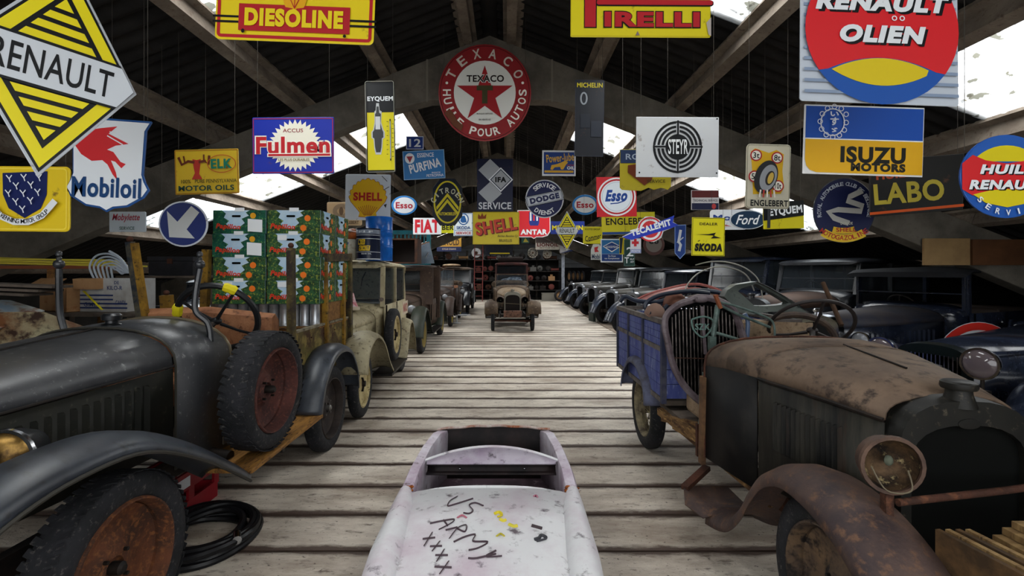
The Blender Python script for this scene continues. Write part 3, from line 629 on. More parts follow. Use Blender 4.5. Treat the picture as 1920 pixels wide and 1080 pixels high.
it = [('rring', 0, 0, 60, 70, .8, '#2b2c18'), ('t', 'DEALER', 0, -24, 34, 5, Bk), ('p', [(-24, -4), (0, -5), (14, -8), (10, -2), (24, 2), (4, 3), (12, -3), (0, -3)], Bk), ('t', 'SKODA', 0, 20, 52, 15, Bk, dict(bold=.08, shear=.15)), ('l', [(-20, 9), (-16, 7)], 1.5, Bk)]
sign('yellow dealer sign with black bird emblem and bold name', 1328, 444, 5.0, R_(0, 0, 62, 72), '#d3c91d', it, roll=1)
sign('small red, white and navy technical service sign high in the middle distance', 1322, 375, 5.6, R_(0, 0, 52, 37), '#c9c6c8', [('r', 0, -11, 50, 13, '#5a1e20'), ('r', 0, 12, 50, 12, '#161c3c'), ('t', 'TECHNICAL SERVICE', 0, 1, 46, 4, '#2b2c3c'), ('e', 16, 12, 4, 5, '#b03a3a')])
it = [('t', 'Mobil', 0, -4, 58, 11, '#1f3c86', dict(bold=.03)), ('p', [(-31, 6), (-8, 9), (6, 13), (-20, 10)], '#b02a30')]
sign('white rounded oil sign half covered by the blue oval', 1366, 412, 5.2, R_(0, 0, 70, 38, 6), '#dce0e6', it, roll=-.5)
sign('dark blue oval with white script', 1402, 412, 5.0, ell(0, 0, 34, 18), '#cfd4da', [('e', 0, 0, 32, 16.5, '#15304a'), ('t', 'Ford', 0, 0, 46, 18, Wh, dict(shear=.4))])
it = [('p', [(-38, -26), (38, -26), (38, 2), (-38, 10)], Bk), ('t', 'EYQUEM', 4, -7, 62, 17, Wh, dict(rot=-5, bold=.04)), ('p', [(-30, -22), (-24, -22), (-26, 24), (-32, 24)], '#33363a')]
sign('black over yellow spark plug strip sign right of the oval', 1469, 403, 4.4, R_(0, 0, 76, 52, 1), '#cbbf1c', it, roll=-1.5)
it = [('rring', 0, 0, 81, 119, 1.5, '#8d8a78', 6), ('p', [(-34, -46), (-26, -52), (0, -44), (14, -50), (28, -42), (26, -10), (30, 20), (24, 32), (-28, 34), (-30, -4)], '#cda31c')]
for (x, y, s_) in ((-24, -39, '3t'), (15, -35, '8t'), (-27, 1, '5t'), (17, 18, '10t')): it += [('e', x, y, 11, 11, '#a3262c'), ('e', x, y, 8.5, 8.5, '#e0dcd0'), ('t', s_, x, y, 12, 11, Bk)]
it += [('p', rot2(ell(-6, 2, 21, 32), 18, -6, 2), '#26272a'), ('p', rot2(ell(-2, 3, 15, 25), 18, -2, 3), '#8d9196'), ('p', rot2(ell(1, 4, 8, 14), 18, 1, 4), '#2d2a26'), ('p', rot2(ell(2, 4, 5, 11), 18, 2, 4), '#c0a24a')]
it += [('l', [(-18+7*i, 40), (-16+6*i, 26)], 3, '#a83a30' if i % 2 else '#d9d4c8') for i in range(5)]+[('t', 'ENGLEBERT', 0, 51, 70, 12, Bk, dict(bold=.03))]
sign('cream tyre sign with a drawn tyre and four weight limit discs', 1440, 331, 3.8, R_(0, 0, 83, 121, 7), '#c3bda8', it, roll=1.5)
it = [('e', 0, 0, 50, 59, '#141a3e'), ('a', 'ROYAL AUTOMOBILE CLUB DE BELGIQUE', 0, 0, 42, 170, 372, 7, '#a3a9b4', dict(ry=50)), ('l', [(30, -36), (10, -26), (6, -18), (30, -8), (28, 2), (-10, -2), (-26, 2), (-16, 14), (8, 24)], 10, '#9c9c98'), ('t', 'DON DE', 4, 24, 20, 5, '#b0b0a0'),
      ('l', arc(0, -6, 58, 128, 56, 10), 15, '#c7a51e'), ('l', arc(0, -24, 62, 108, 74, 6), 11, '#c7a51e'), ('a', 'MOTOGAZOLINE', 0, -6, 57, 130, 52, 9, '#9b2a20', dict(inward=True)), ('t', 'SHELL', 3, 36, 34, 8, '#9b2a20', dict(bold=.03))]
sign('round navy automobile club sign with winding road emblem', 1582, 395, 3.6, ell(0, 0, 52, 61), '#1d2230', it, yaw=-12, name='round_club_sign')
it = [('p', [(-110, -62), (110, -62), (110, -2), (-110, -2)], '#1f4ea6'), ('l', [(-110, -1), (110, -1)], 2.5, Wh), ('p', [(-110, 0)]+[(110, 0), (110, 62), (-88, 62), (-100, 58), (-107, 50), (-110, 38)], '#dba81e'),
      ('t', 'ISUZU', 17, 27, 122, 31, '#1b1a16', dict(bold=.045)), ('t', 'MOTORS', 27, 50, 102, 16, '#23221c', dict(bold=.06))]
it += [('ering', -61, -32, 23, 26, 2.2, '#d8dde4')]+[('ering', -61+25*cos(a*pi/6), -32+28*sin(a*pi/6), 5, 5, 1.5, '#d8dde4') for a in range(12)]
it += [('t', 'い', -61, -46, 16, 9, '#d8dde4', dict(bold=.03)), ('t', 'す', -61, -32, 16, 15, '#d8dde4', dict(bold=.03)), ('t', 'ゞ', -61, -16, 12, 9, '#d8dde4', dict(bold=.03))]
sign('blue over yellow truck maker sign with a round white emblem', 1619, 264, 2.7, R_(0, 0, 225, 130, 1), '#dcdcdc', it, roll=1.8)
it = [('t', 'HUILES', -34, -22, 74, 15, '#b8502a', dict(rot=-5, bold=.04)), ('t', 'LABO', -14, 12, 122, 40, '#b8a83a', dict(rot=-4, bold=.03)), ('l', [(-82, 52), (80, 38)], 5, '#c8541f')]
sign('black board with yellow oil lettering and an orange underline', 1718, 348, 3.2, [(-82, -48), (82, -58), (80, 46), (-82, 58)], '#191816', it, yaw=-6)
def hr(rx, ry): return [('e', 0, 0, rx, ry, '#2b5cae')]
it = [('p', [(-83, -26)]+[(83*cos(radians(a)), 78*sin(radians(a))) for a in range(200, 341, 10)]+[(83, -26)], '#2b5cae'), ('p', arc(0, 26, 84, 220, 320, 12), '#d8c81e'), ('p', [(-84, -24), (-64, -40), (-40, -30), (0, -24), (40, -30), (64, -40), (84, -24), (84, 24), (64, 36), (40, 30), (0, 26), (-40, 30), (-64, 36), (-84, 24)], '#d02a2e'),
      ('p', [(-64, 34), (-30, 26), (0, 24), (30, 26), (64, 34), (40, 50), (0, 58), (-40, 50)], '#d8c81e'), ('t', 'HUILE', 3, -11, 104, 18, Bk, dict(shear=.2, bold=.06)), ('t', 'HUILE', 0, -13, 104, 18, Wh, dict(shear=.2, bold=.05)), ('t', 'RENAULT', 3, 18, 146, 18, Bk, dict(shear=.2, bold=.06)), ('t', 'RENAULT', 0, 16, 146, 18, Wh, dict(shear=.2, bold=.05)),
      ('a', 'SERVICE', 0, 0, 68, 140, 40, 11, Wh, dict(inward=True))]
sign('oval red, blue and yellow oil sign at the far right, cut by the frame', 1886, 331, 2.5, ell(0, 0, 86, 78), '#2456a8', it, name='oval_sign')
it = [('r', 0, -108+21*i, 286, 6, '#7e8ea6') for i in range(0, 11)]
cir = lambda a0, a1, r=139, n=20: [(r*cos(radians(a0+(a1-a0)*i/n)), r*sin(radians(a0+(a1-a0)*i/n))) for i in range(n+1)]
it += [('e', 0, -20, 143, 143, '#1f4f9e'), ('p', [(x, y-20) for x, y in cir(145, 395, 143, 30)]+[(x_, 59-24*(1-(x_/100)**2)) for x_ in range(100, -101, -10)], '#c9242a'), ('p', [(x_, 60-24*(1-(x_/94)**2)) for x_ in range(-94, 95, 12)]+[(x_, 60+28*(1-(x_/94)**2)) for x_ in range(82, -94, -12)], '#cdb71e'),
       ('t', 'RENAULT', 6, -66, 250, 34, Bk, dict(shear=.2, bold=.07)), ('t', 'RENAULT', 0, -70, 250, 34, '#d6dade', dict(shear=.2, bold=.06)), ('t', 'OLIEN', 5, -5, 160, 34, Bk, dict(shear=.2, bold=.07)), ('t', 'OLIEN', 0, -9, 160, 34, '#d6dade', dict(shear=.2, bold=.06)), ('ering', 21, -40, 5, 5, 2, '#d6dade'), ('ering', 35, -40, 5, 5, 2, '#d6dade')]
sign('large grey sign with red disc over blue and yellow, hanging at the front right', 1648, 78, 2.1, R_(0, 0, 296, 238, 6), '#b4bcc6', it, roll=2.2, pitch=-3)
# ---- middle distance, standing or hung over the left row
pec = [(-15, 37), (15, 37), (13, 30), (30, 12), (34, -4), (31, -14), (26, -21), (19, -27), (11, -32), (0, -34), (-11, -32), (-19, -27), (-26, -21), (-31, -14), (-34, -4), (-30, 12), (-13, 30)]
def scallop():
    out = [(-17, 36), (-15, 28), (-32, 8)]; cs = [(-31, 0), (-29, -10), (-24, -19), (-17, -25), (-9, -29), (0, -31), (9, -29), (17, -25), (24, -19), (29, -10), (31, 0)]
    for (x, y) in cs:
        a = atan2(y-10, x); out += [(x+4.2*cos(a+q), y+4.2*sin(a+q)) for q in (-1.1, -.5, 0, .5, 1.1)]
    return out+[(32, 8), (15, 28), (17, 36), (0, 37)]
sc_ = scallop()
it = [('p', [(x*1.03, y*1.03) for x, y in sc_], '#a04a1c'), ('p', sc_, '#e8b81a')]+[('l', [(x*.35, 34), (x*1.0, 14+abs(x)*.25)], 1, '#a8541c') for x in (-18, -14, -10, -6, -2, 2, 6, 10, 14, 18)]
it += [('t', 'SHELL', 0, -1, 54, 16, '#b5281f', dict(bold=.05)), ('l', [(26, -40), (36, -30)], 1.2, '#3a3a3a'), ('l', [(30, -14), (40, -20)], 1.2, '#3a3a3a'), ('p', [(30, 14), (36, 12), (34, 20)], '#2f2f2f')]
sign('white square sign with a yellow scallop shell behind the blue drum', 690, 370, 7.75, R_(0, 0, 85, 86, 3), '#d3d9df', it, roll=.8)
sign('tan tyre board behind the white shell sign', 646, 401, 8.1, R_(0, 0, 66, 44, 3), '#a58a68', [('ering', -6, -5, 16, 14, 8, '#7e6a55'), ('e', -6, -5, 4, 8, '#5a4634'), ('t', 'ENGLEBERT', 10, 16, 34, 6, '#3a2c20')])
sign('blue banner with yellow letters behind the little yellow diamond', 1064, 427, 9.2, R_(0, 0, 64, 24), '#1d2f7a', [('t', 'MICHELIN', 0, 0, 58, 9, '#c9b92a', dict(bold=.04))])
a2, b2 = 21, 37
sign('little yellow diamond sign in the middle distance', 1063, 433, 8.0, [(0, -b2), (a2, 0), (0, b2), (-a2, 0)], '#d0d3d6', diamond_items(a2, b2, 6.5, 0, 0, 8, 28), name='diamond_sign', wires=[(0, -36)])
sign('small yellow sign with black script right of the little diamond', 1111, 441, 7.6, R_(0, 0, 36, 32), '#d6cc22', [('t', 'ROOTES GROUP', 0, -11, 28, 3, Bk), ('t', 'Commer', 1, 4, 31, 10, Bk, dict(rot=-12, shear=.3)), ('l', [(-10, 12), (10, 7)], 1, Bk)])
# ================================================================ VEHICLES
RY90 = Matrix.Rotation(pi/2, 4, 'Y')
def wheel(par, x, y, R, w, side, rim, style='disc', z=None, rz=0, lean=0, lugs=0, name='wheel', tyre=None, hubm=None, own=None):
    """tyre mesh is the part; rim, hub, nuts, spokes are its sub-parts. side=+1: dish faces +x"""
    z = R if z is None else z; tyre = tyre or rubber; hubm = hubm or darksteel
    M = Matrix() ; n = 44 if R*F > 250 else 32
    F_ = Matrix.Rotation(side*pi/2, 4, 'Y')
    prof = [(.69*R, -.36*w), (.74*R, -.47*w), (.83*R, -.5*w), (.93*R, -.46*w), (.985*R, -.34*w), (R, -.15*w), (R, .15*w), (.985*R, .34*w), (.93*R, .46*w), (.83*R, .5*w), (.74*R, .47*w), (.69*R, .36*w)]
    b = MB(); b.lathe(prof, n, F_, closed=True); t = b.build(name, tyre, par, (x, y, z), smooth=50)
    t.rotation_euler = (0, lean, rz)
    if lugs:
        g = MB()
        for i in range(lugs):
            a = 2*pi*i/lugs
            for s in (-1, 1):
                q = a+(s*pi/lugs/2)
                m = F_ @ Matrix.Rotation(q, 4, 'Z') @ Matrix.Translation((R*.990, 0, s*w*.27)) @ Matrix.Rotation(s*.32, 4, 'X')
                d = (R*.011, 2*pi*R/lugs*.74, w*.36)
                vs = [m @ Vector((dx*d[0]/2, dy*d[1]/2*(.8 if dx > 0 else 1), dz*d[2]/2)) for dx in (-1, 1) for dy, dz in ((-1, -1), (1, -1), (1, 1), (-1, 1))]
                g.add(vs, [(3, 2, 1, 0), (4, 5, 6, 7), (0, 1, 5, 4), (1, 2, 6, 5), (2, 3, 7, 6), (3, 0, 4, 7)])
        g.build('tread', tyre, t, smooth=0, kind='stuff')
    r = MB()
    if style == 'disc':
        r.lathe([(.72*R, .40*w), (.705*R, .50*w), (.685*R, .50*w), (.665*R, .36*w), (.655*R, .0*w), (.60*R, -.10*w), (.33*R, -.16*w), (.25*R, -.04*w), (.22*R, .06*w), (.12*R, .08*w), (.11*R, -.02*w), (.0, -.02*w)], n, F_)
        r.lathe([(.72*R, -.40*w), (.66*R, -.36*w), (.64*R, .06*w)], n, F_)
        r.build('rim', rim, t, smooth=50)
        h = MB(); h.lathe([(.07*R, -.04*w), (.07*R, .28*w), (.04*R, .36*w), (0, .36*w)], 12, F_); h.build('hub', hubm, t)
        for i in range(4):
            a = pi/4+i*pi/2; c = F_ @ Vector((.19*R*cos(a), .19*R*sin(a), .0*w)); d = F_ @ Vector((.19*R*cos(a), .19*R*sin(a), .18*w))
            MB().cyl(c, d, .022*R, 6).build('wheel_nut', hubm, t)
    elif style == 'cut':      # pressed disc with a three-armed centre
        r.lathe([(.72*R, .42*w), (.68*R, .46*w), (.65*R, .38*w), (.63*R, .14*w), (.50*R, .24*w), (.30*R, .14*w), (.16*R, .22*w), (.0, .22*w)], n, F_)
        r.lathe([(.72*R, -.40*w), (.66*R, -.36*w), (.63*R, .06*w)], n, F_)
        r.build('rim', rim, t, smooth=50)
        h = MB(); h.lathe([(.10*R, .2*w), (.09*R, .5*w), (0, .55*w)], 12, F_)
        for i in range(3):
            a = pi/2+i*2*pi/3; h.bar(F_ @ Vector((0, 0, .33*w)), F_ @ Vector((.24*R*cos(a), .24*R*sin(a), .28*w)), .07*R, .09*w)
        h.build('hub', hubm, t)
    else:
        r.lathe([(.74*R, .40*w), (.70*R, .46*w), (.67*R, .38*w), (.64*R, .1*w), (.64*R, -.1*w), (.67*R, -.38*w), (.72*R, -.42*w)], n, F_)
        r.build('rim', rim, t, smooth=50, solid=.006)
        h = MB(); h.lathe([(.16*R, -.3*w), (.15*R, .2*w), (.17*R, .35*w), (.12*R, .6*w), (0, .62*w)], 14, F_); h.build('hub', hubm, t)
        ns = 36 if style == 'wire' else 12
        sp = MB()
        for i in range(ns):
            a = 2*pi*i/ns; a2 = a+(.32 if i % 2 else -.32)*(style == 'wire')
            p = F_ @ Vector((.15*R*cos(a), .15*R*sin(a), (.35 if i % 4 < 2 else -.2)*w)); q = F_ @ Vector((.65*R*cos(a2), .65*R*sin(a2), 0))
            if style == 'wire': sp.cyl(p, q, .0028, 4)
            else: MB().bar(p, q, .09*R, .05*R).build('spoke', rim, t, smooth=0)
        if style == 'wire': sp.build('spokes', rim, t, smooth=0, kind='stuff')
    return t
def bonnet_sec(y, w, zs, zt, zb=None, n=14, e=2.4):
    pts = []
    for i in range(n+1):
        a = pi-pi*i/n; c, s = cos(a), sin(a)
        x = w*(abs(c)**(2/e))*(1 if c > 0 else -1); z = zs+(zt-zs)*(abs(s)**(2/e)); pts.append((x, y, z))
    if zb is not None: pts = [(-w, y, zb)]+pts+[(w, y, zb)]
    return pts
def shell(par, name, m, secs, solid=.012, **k):
    b = MB(); b.loft(secs, cap=False); return b.build(name, m, par, solid=solid, smooth=35, **k)
def fender(par, m, pts, xi, xo, crown=.03, lip=.035, n=5, name='mudguard', drop=.02, bead=None, ends=None):
    """pts: (y, z) centre line; xi inner x, xo outer x"""
    P = interp([(0, p[0], p[1]) for p in pts], n); secs = []
    for i, p in enumerate(P):
        t = i/(len(P)-1); row = []
        a = P[max(i-1, 0)]; b = P[min(i+1, len(P)-1)]; tg = (b-a).normalized(); nr = Vector((0, -tg.z, tg.y))
        if nr.z < 0 and abs(tg.z) < .99: nr = -nr
        w = 1.0 if not ends else 1-ends*max(0, (t-.75)/.25)
        for u, h in ((0, -.03), (.06, .0), (.35, crown), (.65, crown), (.9, 0), (.98, -drop), (1, -drop-lip)):
            x = xi+(xo-xi)*(.5+(u-.5)*w); q = Vector((x, p.y, p.z))+nr*h; row.append(q)
        secs.append(row)
    b = MB(); b.loft(secs, cap=False); o = b.build(name, m, par, solid=.008, smooth=50)
    if bead: MB().tube([s[-1] for s in secs], .009, 6).build('bead', bead, o)
    return o
def lamp(par, x, y, z, r, shellm, lens, yaw=0, ln=1.4, stalk=True, broken=False, name='headlamp'):
    M = Matrix.Rotation(yaw, 4, 'Z') @ Matrix.Rotation(pi/2, 4, 'X')
    b = MB(); prof = [(r*.97, 0), (r, r*.08), (r*.98, -r*.12)] ; prof = [(r*.96, r*.10), (r*1.04, r*.06), (r*1.04, -r*.06), (r*.99, -r*.2), (r*.9, -r*.6), (r*.65, -r*1.0*ln/1.4), (r*.3, -r*1.3*ln/1.4), (0, -r*ln)]
    b.lathe(prof, 24, M); o = b.build(name, shellm, par, (x, y, z))
    rg = MB(); rg.lathe([(r*.93, r*.12), (r*1.06, r*.12), (r*1.07, -r*.02), (r*.93, r*.02)], 24, M, closed=True); rg.build('lamp_rim', shellm if broken else chrome, o)
    g = MB()
    if broken:
        g.lathe([(r*.93, 0), (r*.8, -r*.5), (r*.4, -r*.8), (0, -r*.85)], 20, M); g.build('reflector', lens, o)
        MB().tube(interp([M @ Vector(p) for p in ((-.5*r, -.2*r, -.3*r), (-.2*r, -.9*r, .1*r), (.5*r, -.8*r, .25*r), (.6*r, -.2*r, -.1*r))]), .0028, 5).build('loose_wire', mat('pale_wire', '#655c4b', .7), o)
        MB().sphere(M @ Vector((.15*r, .0, -.45*r)), r*.17, 8, (1, .8, 1.2)).build('bulb_holder', mat('verdigris', '#4c5044', .8), o)
    else:
        g.lathe([(r*.95, r*.04), (r*.8, r*.22), (r*.45, r*.36), (0, r*.42)], 20, M); g.build('lens', lens, o)
    if stalk: MB().cyl((0, r*.3, -r), (0, r*.3, -r-.12), .014, 8).build('lamp_bracket', darksteel, o)
    return o
def steering(par, c, R, tilt, rim, yaw=0, tube=.016, tapes=(), col_to=None, spokes=4):
    M = Matrix.Translation(c) @ Matrix.Rotation(yaw, 4, 'Z') @ Matrix.Rotation(tilt, 4, 'X')
    b = MB(); b.tube([M @ Vector((R*cos(a), R*sin(a), 0)) for a in [2*pi*i/32 for i in range(32)]], tube, 8, closed=True)
    o = b.build('steering_wheel', rim, par)
    s = MB()
    for i in range(spokes):
        a = 2*pi*i/spokes+.6; s2 = MB(); s2.tube([M @ Vector((R*.12*cos(a), R*.12*sin(a), -.05)), M @ Vector((R*.55*cos(a), R*.55*sin(a), -.035)), M @ Vector((R*cos(a), R*sin(a), 0))], [.014, .010, .012], 6); s2.build('spoke', rim, o)
    MB().sphere(M @ Vector((0, 0, -.045)), .04, 10, (1, 1, .7)).build('boss', rim, o)
    for a0 in tapes:
        tp = MB(); tp.tube([M @ Vector((R*cos(a0+q), R*sin(a0+q), 0)) for q in (-.16, -.08, 0, .08, .16)], [tube*1.25, tube*1.5, tube*1.35, tube*1.6, tube*1.2], 8); tp.build('yellow_tape', mat('yellow_tape', '#cfc01c', .5), o, label='yellow tape wound round the rim')
    if col_to is not None: MB().cyl(M @ Vector((0, 0, -.05)), col_to, .02, 8).build('steering_column', darksteel, o)
    return o
def louvres(par, m, n, p0, p1, h, x, side, w=.016):
    for i in range(n):
        t = (i+.5)/n; y = p0[0]+(p1[0]-p0[0])*t; z = p0[1]+(p1[1]-p0[1])*t
        q = x(y) if callable(x) else x
        b = MB(); b.loft([[(side*(q), y-w, z-h), (side*(q+.016), y+w*.2, z-h+.01), (side*q, y+w*.5, z-h)], [(side*(q), y-w, z), (side*(q+.016), y+w*.2, z-.012), (side*q, y+w*.5, z)]])
        b.build('louvre', m, par, smooth=0)
def radiator(par, y, w, zb, zt, shellm, core, depth=.1, cap=True, zs=None, slat=0):
    zs = zs if zs is not None else zt-(zt-zb)*.25
    s0 = bonnet_sec(y, w, zs, zt, zb, 12); s1 = bonnet_sec(y+depth, w*1.01, zs, zt+.01, zb, 12)
    f = .86; si = [(p[0]*f, p[1]-.005, zb+.05+(p[2]-zb)*(.86)-.05*(1 if p[2] > zb+.01 else 0)) for p in s0]
    b = MB(); b.loft([s1, s0, si], cap=False); b.loft([si, [(p[0], p[1]+.03, p[2]) for p in si]], cap=False)
    o = b.build('radiator', shellm, par, smooth=35)
    c = MB(); c.add([(p[0], p[1]+.03, p[2]) for p in si], [tuple(range(len(si)-1, -1, -1))]); c.build('radiator_core', core, o, smooth=0)
    if cap:
        k = MB(); k.lathe([(.05, -.02), (.042, .03), (.055, .035), (.06, .06), (.05, .075), (0, .075)], 16, Matrix.Translation((0, y+depth*.4, zt))); k.build('radiator_cap', shellm, o)
    if slat:
        for i in range(slat):
            x = -w*f*.9+2*w*f*.9*i/(slat-1); MB().bbox(x-.004, x+.004, y-.012, y+.006, zb+.06, zs+.02).build('grille_bar', chrome, o, smooth=0)
    return o
def chassis(par, m, y0, y1, hw, z, wb, hub_x, R):
    b = MB()
    b.bbox(-hw, -hw+.05, y0, y1, z-.05, z+.05); b.bbox(hw-.05, hw, y0, y1, z-.05, z+.05)
    for yy in (y0+.1, (y0+y1)/2, y1-.15): b.bbox(-hw, hw, yy-.03, yy+.03, z-.04, z+.04)
    for yy in (0, wb): b.cyl((-hub_x, yy, R), (hub_x, yy, R), .03, 8)
    return b.build('chassis', m, par, smooth=0)
def saloon(label, loc, rz, P, group=None, name='vintage_car'):
    """P: wb, hx (wheel centre x), R, w, L (bonnet start y), yb (bonnet end), w0, w1, zs, zt0, zt1, bw (body half width), ye (body end), zbelt, zroof, body, paint, ..."""
    g = P.get; t = thing(name, label, 'car', loc, rz, group)
    pm = g('paint'); R = g('R', .36); wb = g('wb', 2.6); hx = g('hx', .58); bw = g('bw', .62); zr = g('zroof', 1.72); zb = g('zbelt', 1.2); y0 = g('L', -.12); y1 = g('yb', 1.05); ye = g('ye', 3.2)
    w0 = g('w0', .27); w1 = g('w1', .5); zs = g('zs', 1.0); zt0 = g('zt0', 1.1); zt1 = g('zt1', 1.2)
    chassis(t, darksteel, y0-.2, ye, .38, .45, wb, hx, R)
    for sx in (-1, 1):
        for yy in (0, wb): wheel(t, sx*hx, yy, R, g('w', .12), sx, g('rim', darksteel), g('style', 'disc'), hubm=g('hubm'))
    radiator(t, y0-.08, w0, .52, zt0, g('shell', pm), g('core', blackm), zs=zs, slat=g('slat', 0), cap=g('cap', True))
    secs = [bonnet_sec(y0, w0, zs, zt0), bonnet_sec(y0+(y1-y0)*.5, w0+(w1-w0)*.55, zs+.02, zt0+(zt1-zt0)*.6), bonnet_sec(y1, w1, zs+.05, zt1)]
    bo = shell(t, 'bonnet', g('bonnetm', pm), secs)
    for s in (-1, 1):
        b = MB(); pts = [[(s*q[-1][0], q[0][1], .6), (s*q[-1][0], q[0][1], q[-1][2])] for q in secs]
        b.loft(pts, cap=False); bs = b.build('bonnet_side', pm, t, solid=.01)
        if g('louv', 0) : louvres(bs, pm, g('louv'), (y0+.2, zs-.06), (y1-.15, zs-.04), .22, lambda yv: w0+(w1-w0)*(yv-y0)/(y1-y0)+.004, s)
    # scuttle + lower body
    sec = lambda y, w, z0, z1: [(-w*.9, y, z0), (-w, y, z0+.12), (-w, y, z1), (-w+.04, y, z1+.01)]
    zbb = .42
    b = MB(); b.loft([bonnet_sec(y1, w1+.01, zs+.05, zt1+.008, zbb+.15), bonnet_sec(y1+.22, bw-.02, zb-.03, zt1+.06, zbb, e=3)], cap=False); b.build('scuttle', pm, t, solid=.01, smooth=35)
    yb0 = y1+.2
    for s in (-1, 1):
        b = MB(); rows = []
        for (yy, k) in ((yb0, 1), ((yb0+ye)/2, 1.02), (ye-.25, 1), (ye, .9)):
            rows.append([(s*bw*.94*k, yy, zbb), (s*bw*1.0*k, yy, zbb+.2), (s*bw*1.02*k, yy, .9), (s*bw*k, yy, zb)])
        b.loft(rows, cap=False); d = b.build('body_side', g('bodym', pm), t, solid=.02, smooth=60)
        dl = MB(); ym = yb0+(ye-yb0)*.42
        for yy in (yb0+.06, ym): dl.bbox(s*bw*1.02-.006, s*bw*1.02+.012, yy-.005, yy+.005, zbb+.15, zb)
        dl.build('door_gap', blackm, d, smooth=0); MB().cyl((s*(bw*1.03), ym-.12, zb-.12), (s*(bw*1.03)+s*.04, ym-.22, zb-.12), .01, 6).build('door_handle', chrome, d)
    b = MB(); b.loft([[(-bw*.9, ye, zbb), (-bw*.9, ye+.1, .9), (-bw*.9, ye, zb)], [(bw*.9, ye, zbb), (bw*.9, ye+.1, .9), (bw*.9, ye, zb)]], cap=False); b.build('body_back', pm, t, solid=.02)
    MB().bbox(-bw*.9, bw*.9, yb0, ye, zbb-.02, zbb+.02).build('floor_pan', darksteel, t, smooth=0)
    sm = g('seatm', mat('seat_leather', '#2a211c', .6))
    for (ys, zz) in ((yb0+.75, .75), (ye-.35, .75)):
        if ys > ye-.3 and g('body') == 'tourer' and ye-yb0 < 1.2: continue
        MB().box((0, ys, zz-.1), (bw*1.7, .45, .2)).build('seat', sm, t, smooth=0, bevel=.03); MB().box((0, ys+.24, zz+.2), (bw*1.7, .12, .5), rx=-.15).build('seat_back', sm, t, smooth=0, bevel=.03)
    steering(t, (-.28 if g('lhd', 1) else .28, yb0+.42, zb+.02), .19, -1.05, darksteel, tube=.012, spokes=3)
    # running boards + mudguards
    fo = g('fo', hx+.14); fi = g('fi', hx-.16)
    fp = g('fp') or [(-R-.16, R*.95), (-R-.02, R+.26), (-R*.35, 2*R+.12), (R*.35, 2*R+.12), (R+.08, R+.24), (R+.35, .40), (R+.5, .32)]
    rp = [(wb-R-.22, .32), (wb-R-.05, R+.12), (wb-R*.5, 2*R+.06), (wb+R*.3, 2*R+.09), (wb+R+.05, R+.2), (wb+R+.2, R*.7)]
    for s in (-1, 1):
        fender(t, g('fendm', pm), fp, s*fi, s*fo, crown=g('crown', .035)); fender(t, g('fendm', pm), rp, s*fi, s*fo, crown=.03)
        MB().bbox(min(s*(bw*.85), s*fo), max(s*(bw*.85), s*fo), R+.45, wb-R-.15, .29, .32).build('running_board', darksteel, t, smooth=0)
    lr = g('lr', .1); lx = g('lx', w0+.13); lz = g('lz', .92); ly = g('ly', -.05)
    for s in (-1, 1): lamp(t, s*lx, ly, lz, lr, g('lampm', pm), g('lens', glassy('lamp_glass', '#8d8f94', .2, .05)), broken=g('nolens', False))
    MB().bar((-lx-.05, ly+.03, lz-lr-.1), (lx+.05, ly+.03, lz-lr-.1), .03, .03).build('lamp_bar', darksteel, t, smooth=0)
    if g('bumper'): MB().tube(interp([(-.7, -R-.12, .48), (-.4, -R-.25, .48), (.4, -R-.25, .48), (.7, -R-.12, .48)]), .028, 8).build('bumper', g('bumper'), t)
    # upper part
    body = g('body', 'saloon'); ys = yb0-.02; slant = g('slant', .12)
    fr = g('framem', pm)
    if body in ('saloon', 'van'):
        ww = bw-.03; zr0 = zr-.10
        def pil(x, y, lean=0, wdt=.05): return MB().bar((x, y, zb-.02), (x, y+lean, zr0+.02), wdt, .05)
        for s in (-1, 1):
            pil(s*ww, ys, slant, .06).build('windscreen_pillar', fr, t, smooth=0)
            mids = [yb0+(ye-yb0)*.42] if body == 'saloon' else [yb0+(ye-yb0)*.35]
            for q in mids: pil(s*ww, q, 0, .07).build('door_pillar', fr, t, smooth=0)
            yend = ye-.28
            b = MB(); b.prism([], 0, 0) if False else b.loft([[(s*ww-.02, yend, zb), (s*ww+.02, yend, zb), (s*ww+.02, yend, zr0), (s*ww-.02, yend, zr0)], [(s*ww*.95-.02, ye, zb), (s*ww*.95+.02, ye, zb), (s*ww*.93+.02, ye-.08, zr0), (s*ww*.93-.02, ye-.08, zr0)]], closed=True); b.build('quarter_panel', fr, t, smooth=0)
            for (a_, c_) in ((ys+.06, mids[0]-.04), (mids[0]+.04, yend)):
                if body == 'van' and a_ > mids[0]:
                    MB().bbox(s*ww-.012, s*ww+.012, a_, c_, zb, zr0).build('side_panel', fr, t, smooth=0)
                elif g('panes', True): MB().bbox(s*ww-.003, s*ww+.003, a_, c_, zb, zr0).build('side_window', glassm, t, smooth=0)
        b = MB(); b.box((0, ye-.06, (zb+zr0)/2), (ww*1.8, .03, zr0-zb)); b.build('rear_panel', fr, t, smooth=0)
        # roof: crowned slab, rounded at back
        rs = []
        for (yy, zt_, k) in ((ys+slant-.10, zr-.055, .97), (ys+slant-.04, zr-.01, 1.0), (ys+slant+.5, zr+.02, 1.0), (ye-.5, zr, 1.0), (ye-.12, zr-.05, .97), (ye-.0, zr-.16, .92)):
            q = bonnet_sec(yy, (ww+.035)*k, min(zr0+.03, zt_-.02), zt_, None, 12, 3.2); rs.append(q+[(ww*.9*k, yy, min(zr0+.0, zt_-.05)), (-ww*.9*k, yy, min(zr0+.0, zt_-.05))])
        b = MB(); b.loft(rs, closed=True); b.build('roof', g('roofm', pm), t, smooth=45)
        wsz = (zb+.03, zr0)
